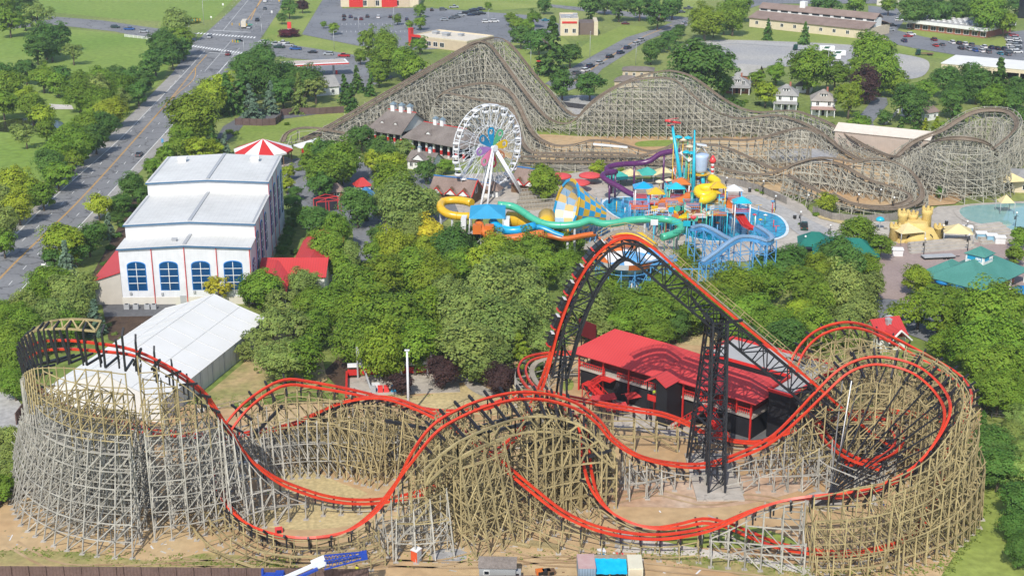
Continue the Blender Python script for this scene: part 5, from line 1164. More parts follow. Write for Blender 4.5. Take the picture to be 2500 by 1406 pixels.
# half timbered houses at the wheel
for i, (px, py, rz, L, W, lab) in enumerate(((1050, 492, -22, 13, 8, 'timbered lodge with a blue ridge before the ferris wheel and yellow loop slide'), (1248, 470, -30, 9, 9, 'timbered lodge with blue ridges and red trimmed gables right of the ferris wheel'))):
    e = empty('timbered_lodge', G(px, py), R(rz), lab, 'building')
    gable_walls(MB().m(WOODB), 0, L, 0, W, 0, 3.0, 6.8).build('wall', None, e); roof(MB().m(SHINGB), 0, L, 0, W, 3.0, 6.8, ov=.5).build('roof', None, e)
    MB().m(BLUEP).box(-.5, L + .5, W / 2 - .2, W / 2 + .2, 6.85, 7.05).build('blue_ridge', None, e)
    for x in ([2.5, 7, 11] if i == 0 else [3, 6.8]):
        MB().m(WOODB).wallpoly([(x - 1.5, 2.8), (x + 1.5, 2.8), (x, 5.2)], -.8, .4).build('gable', None, e); dormer(e, x, -.9, 3.0, 3.2, SHINGB)
        MB().m(REDP).beam((x - 1.9, -1.1, 2.95), (x, -1.1, 4.75), .22).beam((x + 1.9, -1.1, 2.95), (x, -1.1, 4.75), .22).build('barge_board', None, e); window(e, ('y', -.8, -1), x, 3.0, .7, 1)
    for x in (L + .1,): 
        MB().m(REDP).beam((L + .55, -.6, 2.8), (L + .55, W / 2, 6.8), .25).beam((L + .55, W + .6, 2.8), (L + .55, W / 2, 6.8), .25).build('barge_board', None, e); window(e, ('x', L, 1), W / 2, 3.0, 1.4, 2)
e = empty('ride_booth', G(1172, 482), R(-25), 'little brown operator booth on a white base before the ferris wheel', 'booth')
MB().m(WHITE).box(0, 2.6, 0, 2.2, 0, 1.3).build('base', None, e); MB().m(WOODB).box(.1, 2.5, .1, 2.1, 1.3, 2.9).build('cabin', None, e); roof(MB().m(SHINGB), 0, 2.6, 0, 2.2, 2.95, 4.3, ov=.3, th=.12).build('roof', None, e); MB().m(BLUEP).box(-.3, 2.9, 1.0, 1.2, 4.3, 4.42).build('blue_ridge', None, e)
e = empty('queue_ramp', G(1255, 515), R(4), 'weathered wooden switchback queue ramp behind the blue slide canopy', 'ramp')
for k in range(5):
    r = MB().m(DECKW).hexa([(k * .7, k * 2.6, 0), (13 - k * .3, k * 2.6, 0), (13 - k * .3, k * 2.6 + 1.9, 0), (k * .7, k * 2.6 + 1.9, 0)], [(k * .7, k * 2.6, .5 + k * .5), (13 - k * .3, k * 2.6, 1.2 + k * .5), (13 - k * .3, k * 2.6 + 1.9, 1.2 + k * .5), (k * .7, k * 2.6 + 1.9, .5 + k * .5)]).build('ramp_deck', None, e)
    mb = MB().m(GREY); 
    for j in range(14): mb.beam((k * .7 + j * .9, k * 2.6, .5), (k * .7 + j * .9, k * 2.6, 1.8 + k * .5 + j * .05), .1)
    mb.beam((k * .7, k * 2.6, 1.6 + k * .5), (13 - k * .3, k * 2.6, 2.3 + k * .5), .16); mb.build('handrail', None, r)
# ------------------------------------------------------------------ beyond the park: shops, offices, houses
def block(name, cat, label, p0, p1, W, h, wall, rf=FLATR, par=.5, trim=None):
    a, rz, L = frame(p0, p1); e = empty(name, a, rz, label, cat)
    MB().m(wall).box(0, L, 0, W, 0, h).build('wall', None, e)
    MB().m(rf).box(.25, L - .25, .25, W - .25, h + .005, h + .05).build('roof', None, e)
    t = MB().m(trim or wall)
    for q in ((0, L, -.05, .25), (0, L, W - .25, W + .05), (-.05, .25, .25, W - .25), (L - .25, L + .05, .25, W - .25)): t.box(*q, h, h + par)
    t.build('parapet', None, e); return e, L
e, L = block('restaurant', 'restaurant', 'low restaurant with cream flat roof and red corner pylon behind the lift hill', (1004, 112), (1140, 128), 22, 4.6, TANW, mat('cream_flat_roof', (.58, .52, .42), .9, scale=.2, col2=(.66, .60, .50)), .6, CREAM)
MB().m(REDP).box(-1.2, .3, -.6, 1.6, 0, 8.5).build('pylon', None, e); MB().m(REDP).box(-.1, 6, -.3, 0, 4.4, 5.6).build('red_band', None, e); MB().m(BLACKW).box(.5, 8.5, -.16, 0, .3, 4.2).build('dark_cladding', None, e)
vents(e, [(6, 12, 4.7, 2.6, 1.4), (14, 10, 4.7, 3, 1.6), (20, 14, 4.7, 2.2, 1.2)])
for x in (11, 15, 19): window(e, ('y', 0, -1), x, 1, 2.4, 2)
e, L = block('restaurant', 'restaurant', 'cream stone restaurant with red panels along the top edge car park', (832, 18), (1022, 18), 24, 6.5, CREAM, FLATR, .8)
for x, w2, m, h in ((5, 8, REDP, 8), (16, 4, TANW, 9), (24, 9, REDP, 5), (34, 6, TANW, 7.6), (43, 5, REDP, 5)): 
    if x + w2 < L: MB().m(m).box(x, x + w2, -.5, 0, 0, h).build('facade_panel', None, e)
for x in (14.2, 21.5, 33): window(e, ('y', 0, -1), x, .8, 2.0, 3)
e, L = block('bank_building', 'building', 'cream and brown two storey drive-in building beside the shopping street', (1368, 88), (1412, 88), 20, 8.2, CREAM, FLATR, .7)
MB().m(paint('brown_cladding', (.16, .12, .10))).box(L, L + 8, 3, 16, 0, 6).build('side_wing', None, e); MB().m(CREAM).box(L + 8, L + 10, 1, 16, 0, 7).build('side_wall', None, e); MB().m(REDP).box(.8, L - .8, -.2, 0, 6.2, 7.2).build('red_band', None, e)
for x in (3, 7): window(e, ('y', 0, -1), x, 1.5, 1.6, 2)
vents(e, [(4, 6, 8.3, 2.4, 1.2), (8, 12, 8.3, 2, 1.2)])
e = empty('petrol_canopy', G(770, 185), R(16), 'white petrol station canopy with red edge beside the side street', 'canopy')
mb = MB().m(WHITE).box(-14, 14, -5, 5, 5, 5.9); mb.build('canopy_roof', None, e); MB().m(REDP).box(-14.1, 14.1, -5.1, -5, 5.2, 5.7).box(-14.1, 14.1, 5, 5.1, 5.2, 5.7).box(14, 14.1, -5, 5, 5.2, 5.7).build('red_edge', None, e)
for y in (-2.5, 0, 2.5): MB().m(paint('rust_pipe', (.25, .14, .09))).box(-13, 13, y - .12, y + .12, 5.9, 6.1).build('roof_pipe', None, e)
for x in (-8, 0, 8): p = MB().m(GREYM).box(x - .4, x + .4, -.4, .4, 0, 5).build('column', None, e); MB().m(REDP).box(x + .8, x + 1.6, -.3, .3, 0, 1.8).build('fuel_pump', None, p)
e = cottage(770, 236, 25, 10, 14, 3.6, 3.2, 'white gabled shop behind the petrol canopy', win=2, rf=SHINGL, name='shop', cat='shop')
# long warehouse
a, rz, L = frame((1829, 66), (2115, 97)); e = empty('warehouse', a, rz, 'long cream warehouse with brown roof and clerestory strip beyond the gravel yard', 'warehouse')
MB().m(CREAM).box(0, L, 0, 26, 0, 5).build('wall', None, e)
MB().m(SHINGB).slab([(-.6, -.8, 4.9), (L + .6, -.8, 4.9), (L + .6, 9, 7.6), (-.6, 9, 7.6)]).build('lower_roof', None, e); MB().m(SHINGB).slab([(L + .6, 27, 4.9), (-.6, 27, 4.9), (-.6, 17, 7.6), (L + .6, 17, 7.6)]).build('lower_roof', None, e)
c = MB().m(WHITE).box(.5, L - .5, 9.1, 16.9, 5, 9.4).build('clerestory', None, e)
for k in range(11): MB().m(DARKG).box(L * (k + .18) / 11, L * (k + .85) / 11, 9.0, 9.08, 7.9, 9.1).build('window', None, c)
roof(MB().m(SHINGB), .5, L - .5, 9.1, 16.9, 9.4, 11.6, ov=.6).build('upper_roof', None, e); MB().m(WHITE).box(L * .34, L * .34 + 3, 11.5, 14.5, 10.5, 14).build('cupola', None, e)
for k in range(9): window(e, ('y', 0, -1), L * (k + .6) / 9, 1.8, 1.6, 1.6)
# flat roofed office
a, rz, L = frame((2205, 72), (2405, 96)); e = empty('office_building', a, rz, 'flat white roofed brick office with skylight rows at the upper right', 'office')
MB().m(BRICK).box(1.5, L - 1.5, 2, 30, 0, 3.6).build('wall', None, e); MB().m(WHITE).box(0, L, 0, 32, 3.6, 5.2).build('fascia', None, e); r = MB().m(FLATR).box(.3, L - .3, .3, 31.7, 5.21, 5.3).build('roof', None, e)
for j in range(4):
    for k in range(13): MB().m(WHITE).box(3 + k * (L - 7) / 12, 4.4 + k * (L - 7) / 12, 5 + j * 5, 6.4 + j * 5, 5.3, 5.7).build('skylight', None, r)
for k in range(10): window(e, ('y', 2, -1), L * (k + .5) / 10, .8, 2.8, 2.0)
vents(e, [(L * .3, 22, 5.3, 3, 1.5), (L * .6, 20, 5.3, 3, 1.5)])
a, rz, L = frame((2296, 184), (2520, 205)); e = empty('depot', a, rz, 'pale cream depot with white flat roof and open bays at the right edge', 'depot')
MB().m(CREAM).box(0, 9, 0, 24, 0, 5).box(9, L, 9, 24, 0, 5).box(9, L, 2.4, 2.8, 3.4, 5).build('wall', None, e); MB().m(mat('white_flat_roof', (.68, .67, .63), .8, scale=.2, col2=(.74, .73, .7))).box(-.3, 9.3, -.3, 24.3, 5.01, 5.3).box(9.31, L, 2.2, 24.3, 5.01, 5.3).build('roof', None, e)
MB().m(DARKIN).box(9.1, L, 8.8, 8.95, 0, 4.2).build('bay_back', None, e)
for k in range(6): MB().m(CREAM).box(9.4 + k * (L - 10) / 5, 9.9 + k * (L - 10) / 5, 2.4, 2.8, 0, 3.4).build('post', None, e)
e, L = block('school_building', 'building', 'pale stone building with rows of windows at the top right edge', (2140, 14), (2255, 18), 18, 9, paint('pale_stone', (.58, .55, .47)), FLATR)
for k in range(8): window(e, ('y', 0, -1), L * (k + .5) / 8, 4.5, 1.6, 2.2)
block('tower_block', 'building', 'dark glazed tower corner cut by the right edge at the top', (2484, 45), (2530, 48), 14, 16, DARKG, FLATR, .6, GREYM)
# houses beyond the coaster
def foursquare(px, py, rz, label, wall, rf, porch=None, s=8.5, h=6.0):
    e = empty('house', G(px, py), R(rz), label, 'house')
    MB().m(wall).box(0, s, 0, s + 1, 0, h).build('wall', None, e); r = roof(MB().m(rf), 0, s, 0, s + 1, h, h + 3.2, s * .46, s * .46, ov=.6).build('roof', None, e)
    d = MB().m(WHITE).box(s / 2 - 1.2, s / 2 + 1.2, 1.6, 3.6, h + .6, h + 2.2).build('dormer', None, e); roof(MB().m(rf), s / 2 - 1.2, s / 2 + 1.2, 1.4, 4.4, h + 2.2, h + 2.9, .8, .8, ov=.25, th=.1).build('dormer_roof', None, d)
    for x in (-.5, .5): window(d, ('y', 1.6, -1), s / 2 + x, h + 1.0, .6, .9, mull=0)
    for z in (1.1, 3.9):
        for x in (.25, .75): window(e, ('y', 0, -1), s * x, z, 1.0, 1.4); window(e, ('x', s, 1), (s + 1) * x, z, .9, 1.4)
    door(e, ('y', 0, -1), s / 2, 1, 2.1, DARKIN)
    p = roof(MB().m(porch or rf), -.2, s + .2, -2.6, 0, 2.9, 3.5, .3, .3, ov=.2, th=.12, ridge=-.2).build('porch_roof', None, e)
    for x in (.1, s * .33, s * .67, s - .1): MB().m(WHITE).box(x - .13, x + .13, -2.5, -2.24, 0, 2.85).build('porch_post', None, p)
    MB().m(BRICK).box(s * .62, s * .62 + .7, s * .55, s * .55 + .7, h + 1, h + 4).build('chimney', None, e)
    return e
foursquare(1889, 268, -12, 'white two storey house with pale grey pyramid roof behind the coaster', WHITE, SHINGL)
foursquare(1980, 282, -10, 'white two storey house with weathered grey roof and rust porch roof', WHITE, mat('weathered_shingles', (.27, .24, .21), .9, scale=.3, col2=(.34, .31, .27)), mat('rust_porch_roof', (.36, .24, .2), .9))
foursquare(1768, 228, -10, 'brick bungalow with wide grey pyramid roof below the brick house', BRICK, SHINGL, s=10, h=3.4)
cottage(1795, 205, -25, 9, 10, 4.0, 3.6, 'brick house with grey gable roof behind the brick bungalow', wall=BRICK, rf=SHINGL)
cottage(1942, 226, -20, 6, 6, 3.0, 2, 'small white garage with dark hipped roof behind the white houses', rf=SHING, hip=2.6, win=1, name='garage', cat='garage')
e = cottage(2256, 297, 30, 7, 12, 3.2, 2.8, 'white cottage with brown roof beside the driveway on the right', rf=SHINGB, win=2)
cottage(1500, 215, -12, 10, 7, 3.0, 1.8, 'small tan house with dark roof behind the second coaster hill', wall=TANW, rf=SHING, hip=3); cottage(1520, 190, -8, 13, 8, 3.2, 1.2, 'tan office cottage with long dark roof near the shopping street', wall=TANW, rf=SHING, hip=3, win=4)
a, rz, L = frame((2030, 375), (2205, 420)); e = empty('storage_shed', G(2035, 368), R(-27), 'long beige metal shed with cream mono roof behind the wooden coaster', 'shed')
BEI = band(paint('beige_metal_wall', (.44, .36, .30)), 0, .8, .1, .08)
gable_walls(MB().m(BEI), 0, 31, 0, 11, 0, 7, 8.6).build('wall', None, e); roof(MB().m(band(paint('cream_metal_roof', (.66, .58, .49)), 0, .8, .08, .08)), 0, 31, 0, 11, 7, 8.6, ov=.4).build('roof', None, e)
e = empty('service_building', G(2470, 470), R(-8), 'cream service building with grey roof at the right edge beside the wave pool', 'building'); MB().m(CREAM).box(0, 18, 0, 14, 0, 4).build('wall', None, e); roof(MB().m(SHINGL), 0, 18, 0, 14, 4, 5.6, 4, 4).build('roof', None, e); window(e, ('y', 0, -1), 4, 1, 2, 1.4)
e = empty('kiosk', G(2403, 452), R(0), 'white kiosk beside the wave pool fence', 'kiosk'); MB().m(WHITE).box(0, 3, 0, 3, 0, 4).build('wall', None, e); MB().m(WHITE).slab([(-.4, -.4, 4.1), (3.4, -.4, 4.1), (3.4, 3.4, 4.3), (-.4, 3.4, 4.3)], .2).build('roof', None, e)
# pavilions of the plaza
e = empty('snack_pavilion', (108.8, 300.3, 0), R(44), 'green roofed snack pavilion with blue signed cupola beside the plaza', 'pavilion')
MB().m(BRICK).box(2, 20, 2, 12.5, 0, 1.2).build('plinth', None, e); MB().m(paint('pale_render', (.52, .47, .42))).box(2.3, 19.7, 2.3, 12.2, 1.2, 3.6).build('wall', None, e)
roof(MB().m(GREENR), 0, 22, 0, 14, 3.7, 7.6, 6.8, 6.8, ov=.5).build('roof', None, e); roof(MB().m(GREENR), 2, 12, 8, 17, 3.5, 6.4, 4, 4, ov=.5).build('roof', None, e)
c = MB().m(WHITE).box(8.6, 13.2, 4.8, 9.4, 6.2, 8.7).build('cupola', None, e); roof(MB().m(GREENR), 8.6, 13.2, 4.8, 9.4, 8.7, 10.2, 2.2, 2.2, ov=.4, th=.12).build('cupola_roof', None, c)
for f, q in ((('y', 4.8, -1), 10.9), (('x', 8.6, -1), 7.1)):
    w = window(c, f, q, 7.1, 3.8, 1.1, gl=paint('blue_sign_face', (.02, .30, .50), .4), mull=0, nm='sign_panel')
    mb = MB().m(WHITE)
    for k in range(4):
        if f[0] == 'y': mb.box(q + .3 + k * .38, q + .55 + k * .38, 4.66, 4.74, 7.35, 7.95)
        else: mb.box(8.46, 8.54, q - 1.7 + k * .38, q - 1.45 + k * .38, 7.35, 7.95)
    mb.build('sign_lettering', None, w)
for x, y in ((.3, .3), (7.5, .3), (14.5, .3), (21.6, .3), (.3, 13.6), (.3, 7)): MB().m(WHITE).box(x - .15, x + .15, y - .15, y + .15, 0, 3.5).build('post', None, e)
for x in (5, 11, 17): window(e, ('y', 2.3, -1), x, 1.3, 3.2, 1.8, gl=WHITE)
for y in (5, 10): window(e, ('x', 2.3, -1), y, 1.3, 2.6, 1.6)
e = empty('changing_pavilion', G(1990, 640), R(-10), 'low dark green roofed pavilion half hidden by trees beside the plaza', 'pavilion')
MB().m(TANW).box(0, 15, 0, 9, 0, 2.8).build('wall', None, e); roof(MB().m(mat('deep_green_roof', (.01, .13, .10), .6, scale=.3, col2=(.015, .17, .13))), 0, 15, 0, 9, 2.9, 5.6, 4, 4, ov=.8).build('roof', None, e); roof(MB().m(MATS['deep_green_roof']), -4, 4, 5, 13, 2.9, 5.4, 3, 3).build('roof', None, e)
for x in (3, 8, 12): window(e, ('y', 0, -1), x, .9, 1.4, 1.1)
e = empty('red_cabin', G(2145, 862), R(20), 'red roofed gabled cabin with white barge boards behind the top right track hill', 'building')
gable_walls(MB().m(WHITE), 0, 6.5, 0, 7, 0, 3.6, 6).build('wall', None, e); roof(MB().m(RROOF), 0, 6.5, 0, 7, 3.6, 6.4, ov=.4).build('roof', None, e); vents(e, [(3.2, 2, 5.3, .9, 1.4), (5.2, 4.6, 5.0, 1.2, 1.1)])
k = MB().m(RROOF); k.slab([(.5, -2.5, 3.2), (3.2, -2.5, 5.6), (3.2, 3.4, 5.6), (.5, 3.4, 3.2)]); k.slab([(6, 3.4, 3.2), (6, -2.5, 3.2), (3.25, -2.5, 5.6), (3.25, 3.4, 5.6)]); k.build('porch_roof', None, e); MB().m(WHITE).beam((.4, -2.7, 3.1), (3.2, -2.7, 5.6), .3).beam((6.1, -2.7, 3.1), (3.2, -2.7, 5.6), .3).build('barge_board', None, e)
window(e, ('y', 0, -1), 3.2, .9, 1.6, 1.4)
e = empty('blue_roof_hut', G(1540, 712), R(-4), 'white hut with blue metal roof among the trees under the lift arch', 'hut')
MB().m(WHITE).box(0, 4, 0, 3.4, 0, 2.9).build('wall', None, e); roof(MB().m(paint('blue_metal_roof', (.06, .17, .33), .5)), 0, 4, 0, 3.4, 2.95, 4.6, ov=.4, th=.12).build('roof', None, e)
for x in (.9, 2, 3.1): window(e, ('y', 0, -1), x, 1.2, .6, .9, mull=0)
# striped carousel top
e = empty('carousel_tent', (G(645, 398).x, G(645, 398).y, 0), 0, 'red and white striped round tent roof behind the white hall', 'tent')
mb = MB(); n = 12
for k in range(n):
    mb.m(REDP if k % 2 else WHITE); a0, a1 = 6.2832 * k / n, 6.2832 * (k + 1) / n
    mb.add([(9.6 * math.cos(a0), 9.6 * math.sin(a0), 4.6), (9.6 * math.cos(a1), 9.6 * math.sin(a1), 4.6), (0, 0, 8.0)], [(0, 1, 2)]); mb.add([(9.6 * math.cos(a0), 9.6 * math.sin(a0), 4.0), (9.6 * math.cos(a1), 9.6 * math.sin(a1), 4.0), (9.6 * math.cos(a1), 9.6 * math.sin(a1), 4.6), (9.6 * math.cos(a0), 9.6 * math.sin(a0), 4.6)], [(0, 1, 2, 3)])
mb.build('striped_canopy', None, e)
for k in range(10): a0 = 6.2832 * k / 10; MB().m(WOODB).beam((9.0 * math.cos(a0), 9.0 * math.sin(a0), 0), (9.0 * math.cos(a0), 9.0 * math.sin(a0), 4.4), .25).build('pole', None, e)
MB().m(CONC).lathe([(9.2, 0), (9.2, .3)], n=24).build('base', None, e); MB().m(DARKIN).lathe([(6, .3), (6, 4.2)], n=16).build('centre_drum', None, e)
e = empty('fairground_facade', G(728, 395), R(35), 'red and cream painted ride facade beside the striped tent', 'facade'); MB().m(WHITE).slab([(0, -3, 5), (9, -3, 6.2), (9, 3, 6.2), (0, 3, 5)], .3).build('roof', None, e); MB().m(REDP).box(0, 9, -3.2, -3, 3.6, 5).build('sign_board', None, e)
for x in (.2, 4.5, 8.8): MB().m(WOODB).box(x - .15, x + .15, -3, -2.7, 0, 4.8).build('post', None, e)
# ------------------------------------------------------------------ ferris wheel
WW = paint('white_ride_paint', (.74, .75, .77), .4)
FWH = empty('ferris_wheel', (-7.2, 396, 0), R(43), 'white ferris wheel with coloured teardrop panels round its hub', 'ferris wheel')
RW, CZ = 12.4, 14.9                                                                 # wheel plane is local x, z; axle along local y
seg = []; NG = 20
for k in range(40):
    a0, a1 = 6.28319 * k / 40, 6.28319 * (k + 1) / 40
    for y in (-1.1, 1.1):
        seg.append((RW * math.cos(a0), y, CZ + RW * math.sin(a0), RW * math.cos(a1), y, CZ + RW * math.sin(a1), .19, .19)); 
        seg.append((RW * .5 * math.cos(a0), y * .9, CZ + RW * .5 * math.sin(a0), RW * .5 * math.cos(a1), y * .9, CZ + RW * .5 * math.sin(a1), .12, .12))
beams_mesh('rim', seg, WW, FWH)
seg = []
for k in range(NG):
    a = 6.28319 * k / NG; a2 = 6.28319 * (k + .5) / NG
    for y in (-1.1, 1.1):
        seg.append((.8 * math.cos(a), y * 1.6, CZ + .8 * math.sin(a), RW * math.cos(a), y, CZ + RW * math.sin(a), .11, .11))
        seg.append((RW * .5 * math.cos(a2), y * .9, CZ + RW * .5 * math.sin(a2), RW * math.cos(a), y, CZ + RW * math.sin(a), .09, .09)); seg.append((RW * .5 * math.cos(a2 - .314), y * .9, CZ + RW * .5 * math.sin(a2 - .314), RW * math.cos(a2), y, CZ + RW * math.sin(a2), .09, .09))
    seg.append((RW * math.cos(a), -1.1, CZ + RW * math.sin(a), RW * math.cos(a), 1.1, CZ + RW * math.sin(a), .12, .12)); seg.append((RW * .5 * math.cos(a), -1, CZ + RW * .5 * math.sin(a), RW * .5 * math.cos(a), 1, CZ + RW * .5 * math.sin(a), .1, .1))
beams_mesh('spoke_lattice', seg, WW, FWH)
MB().m(WW).tube([(0, -3.2, CZ), (0, 3.2, CZ)], .55, 14).tube([(0, -3.5, CZ), (0, -3.15, CZ)], 1.0, 16).build('axle', None, FWH)
for sx in (-1, 1):
    for y in (-1, 1):
        MB().m(WW).tube([(sx * .5, y * 2.9, CZ), (sx * 8.6, y * 6.5, 0)], [.34, .34], 10).tube([(sx * .2, y * 2.9, CZ - .6), (sx * 7.0, y * 7.6, 0)], [.3, .3], 10).beam((sx * 5.4, y * 5.3, 5.2), (sx * 4.5, y * 5.9, 5.0), .2).build('leg', None, FWH)
PC = [('sky_blue_panel', (.01, .27, .52)), ('green_panel', (.10, .42, .20)), ('yellow_panel', (.72, .48, .01)), ('orange_panel', (.50, .20, .10)), ('red_panel', (.70, .06, .10)), ('pink_panel', (.72, .22, .38)), ('purple_panel', (.36, .18, .48)), ('blue_panel', (.01, .20, .40))]
for k, (nm, c) in enumerate(PC):
    a = R(95 - 45 * k); mb = MB().m(paint(nm, c, .45)); n = 26; out = []; inn = []
    for j in range(n):
        t = 6.28319 * j / n; rr = 1.0 - .55 * ((1 - math.cos(t)) / 2) ** 1.6
        out.append((4.6 + 1.55 * math.cos(t) - 2.6 * ((1 - math.cos(t)) / 2) ** 2.2, 1.5 * math.sin(t) * rr)); inn.append((4.75 + .78 * math.cos(t), .78 * math.sin(t)))
    def w3(u, v, y): return (u * math.cos(a) - v * math.sin(a), y, CZ + u * math.sin(a) + v * math.cos(a))
    vs = [w3(*q, -2.1) for q in out] + [w3(*q, -2.1) for q in inn] + [w3(*q, -1.98) for q in out] + [w3(*q, -1.98) for q in inn]
    fs = []
    for j in range(n):
        j2 = (j + 1) % n; fs += [(j, j2, n + j2, n + j), (2 * n + j2, 2 * n + j, 3 * n + j, 3 * n + j2), (j2, j, 2 * n + j, 2 * n + j2), (n + j, n + j2, 3 * n + j2, 3 * n + j)]
    mb.add(vs, fs).build('teardrop_panel', None, FWH)
g0 = None
for k in range(NG):
    a = 6.28319 * (k + .2) / NG; c = (RW * math.cos(a), 0, CZ + RW * math.sin(a))
    if g0 is None:
        mb = MB().m(WW).lathe([(.45, -2.5), (.95, -2.25), (1.05, -1.55), (.95, -1.5)], n=12); mb.lathe([(1.15, -.35), (1.0, -.05), (.3, .12)], n=12)
        for s in (-.85, .85): mb.beam((s, 0, -1.6), (s, 0, -.3), .09)
        g0 = mb.build('gondola', None, FWH); g0.location = c
        d = MB().m(DARKIN).lathe([(.85, -1.52), (.85, -1.45)], n=10).build('seat_well', None, g0)
    else:
        g = g0.copy(); COL.objects.link(g); g.location = c; g.parent = FWH
        for ch in g0.children: q = ch.copy(); COL.objects.link(q); q.parent = g
# ------------------------------------------------------------------ water slides
def plastic(nm, c): return mat(nm, c, .28, var=.1, scale=.3, spec=.5)
PY_ = plastic('yellow_plastic', (.66, .40, .02)); PO = plastic('orange_plastic', (.62, .16, .03)); PB = plastic('blue_plastic', (.01, .32, .62)); PG = plastic('green_plastic', (.07, .42, .26)); PP = plastic('purple_plastic', (.10, .02, .10)); PR = plastic('red_plastic', (.66, .05, .05)); PW = plastic('white_plastic', (.72, .72, .72)); PC2 = plastic('cyan_plastic', (.02, .42, .55)); PLB = plastic('light_blue_steel', (.10, .32, .60))
def slide(label, name, L, r, m, half_from=None, posts=(), pm=GREYM, cat='water slide', n=12):
    p3 = [Vector(q) for q in spline([tuple(PY(*q)) for q in L], 1.2)]
    k = int(len(p3) * half_from) if half_from else len(p3)
    e = empty(name, (p3[0].x, p3[0].y, 0), 0, label, cat)
    def fix(o): o.parent = e; o.matrix_parent_inverse = Matrix.Translation(-e.location); return o
    if half_from: mb = MB().m(m).tube(p3[k - 1:], r, n, half=True); fix(mb.build('open_chute'))
    mb = MB().m(m).tube(p3[:k], r, n)
    for i in range(3, k, 4): mb.tube([p3[i], p3[i] + (p3[min(i + 1, len(p3) - 1)] - p3[i]).normalized() * .18], r * 1.07, n)
    fix(mb.build('tube'))
    for t in posts:
        q = p3[int(t * (len(p3) - 1))]; fix(MB().m(pm).tube([(q.x, q.y, 0), (q.x, q.y, q.z - r * .6)], .3, 8).build('post'))
    return e
slide('yellow enclosed tube slide looping left of the blue canopy', 'tube_slide', [(1152, 528, 336), (1120, 528, 336), (1092, 522, 336.5), (1076, 508, 339), (1080, 494, 343), (1100, 489, 344), (1130, 490, 343), (1152, 496, 341)], 1.05, PY_, posts=(.25, .5))
slide('long orange slide curving below the blue slide', 'tube_slide', [(1168, 541, 331), (1176, 558, 329), (1194, 575, 327), (1222, 583, 326), (1258, 581, 326), (1290, 576, 326.5), (1322, 571, 327), (1350, 574, 327), (1378, 580, 326.5), (1400, 577, 327), (1425, 572, 328), (1452, 568, 329)], 1.05, PO, .62, (.25, .45, .62, .8))
slide('bright blue slide curving right from the canopy tower', 'tube_slide', [(1202, 538, 331.5), (1214, 553, 330), (1236, 562, 328.5), (1262, 563, 328), (1290, 556, 329), (1312, 551, 330), (1335, 558, 329.5), (1352, 566, 329), (1375, 574, 328.5)], 1.1, PB, .7, (.35, .6))
slide('green slide sweeping right behind the lift arch', 'tube_slide', [(1215, 500, 338), (1250, 504, 338), (1275, 517, 336), (1300, 534, 334), (1330, 547, 332), (1370, 551, 331), (1412, 547, 331), (1440, 538, 332), (1468, 546, 332), (1500, 545, 332), (1540, 538, 333), (1590, 535, 333), (1630, 536, 333), (1658, 546, 331), (1664, 558, 329), (1648, 570, 327), (1615, 580, 325)], .95, PG, None, (.2, .38, .55, .7, .85))
slide('fat yellow and blue raft tube behind the bright blue slide', 'raft_tube', [(1240, 535, 342), (1262, 537, 341), (1290, 545, 339), (1315, 556, 337)], 2.1, PY_, None, (.3, .8), n=16)
slide('purple enclosed slide winding left from the water play tower', 'tube_slide', [(1660, 368, 398), (1635, 371, 399), (1612, 376, 400), (1600, 384, 400), (1585, 394, 400), (1560, 399, 400), (1525, 401, 399), (1500, 404, 398), (1482, 411, 396), (1484, 419, 394), (1504, 419, 393), (1490, 422, 392), (1474, 425, 390), (1472, 433, 388), (1488, 444, 386), (1512, 457, 384), (1535, 471, 382), (1552, 478, 380)], .82, PP, None, (.12, .3, .45, .62, .8), PP)
e = empty('slide_tower', G(1190, 640), R(-3), 'slide start tower with stair legs under a blue fabric canopy', 'tower')
e.scale = (.72, .9, 1)
mb = MB().m(GREYM)
for x in (-6, -2, 2, 6):
    for y in (-3, 3): mb.beam((x, y, 0), (x, y, 10.6), .4)
for z in (3.4, 7.0):
    for a, b in ((-6, -2), (-2, 2), (2, 6)): mb.beam((a, -3, z), (b, -3, z - 3), .16).beam((b, -3, z), (a, -3, z - 3), .16)
mb.build('tower_frame', None, e); MB().m(GREYM).box(-6.6, 6.6, -3.8, 3.6, 8.4, 8.7).build('deck', None, e)
for x in (-8, 7): MB().m(CREAM).box(x - .8, x + .8, -3, 1, 0, 9.5).build('stair_tower', None, e); MB().m(PW).box(x - .9, x + .9, -3.1, 1.1, 9.5, 12).build('side_screen', None, e)
for x, m in ((-3.1, PO), (1.2, PO)): MB().m(m).box(x - 1.5, x + 1.5, -5, -3.2, 8.7, 11.0).build('start_tub', None, e)
MB().m(paint('blue_canopy_fabric', (.03, .27, .47), .6)).add([(-6, -3.4, 12.2), (6.6, -3.4, 12.4), (6.2, 4, 14.0), (-6.2, 4, 13.8), (0, .5, 15.2)], [(0, 1, 4), (1, 2, 4), (2, 3, 4), (3, 0, 4), (3, 2, 1, 0)]).build('canopy', None, e)
for x in (-5.8, 5.8): MB().m(WW).tube([(x, -3.3, 8.7), (x, -3.3, 12.3)], .15, 6).tube([(x, 3.7, 8.7), (x, 3.7, 13.8)], .15, 6).build('canopy_post', None, e)
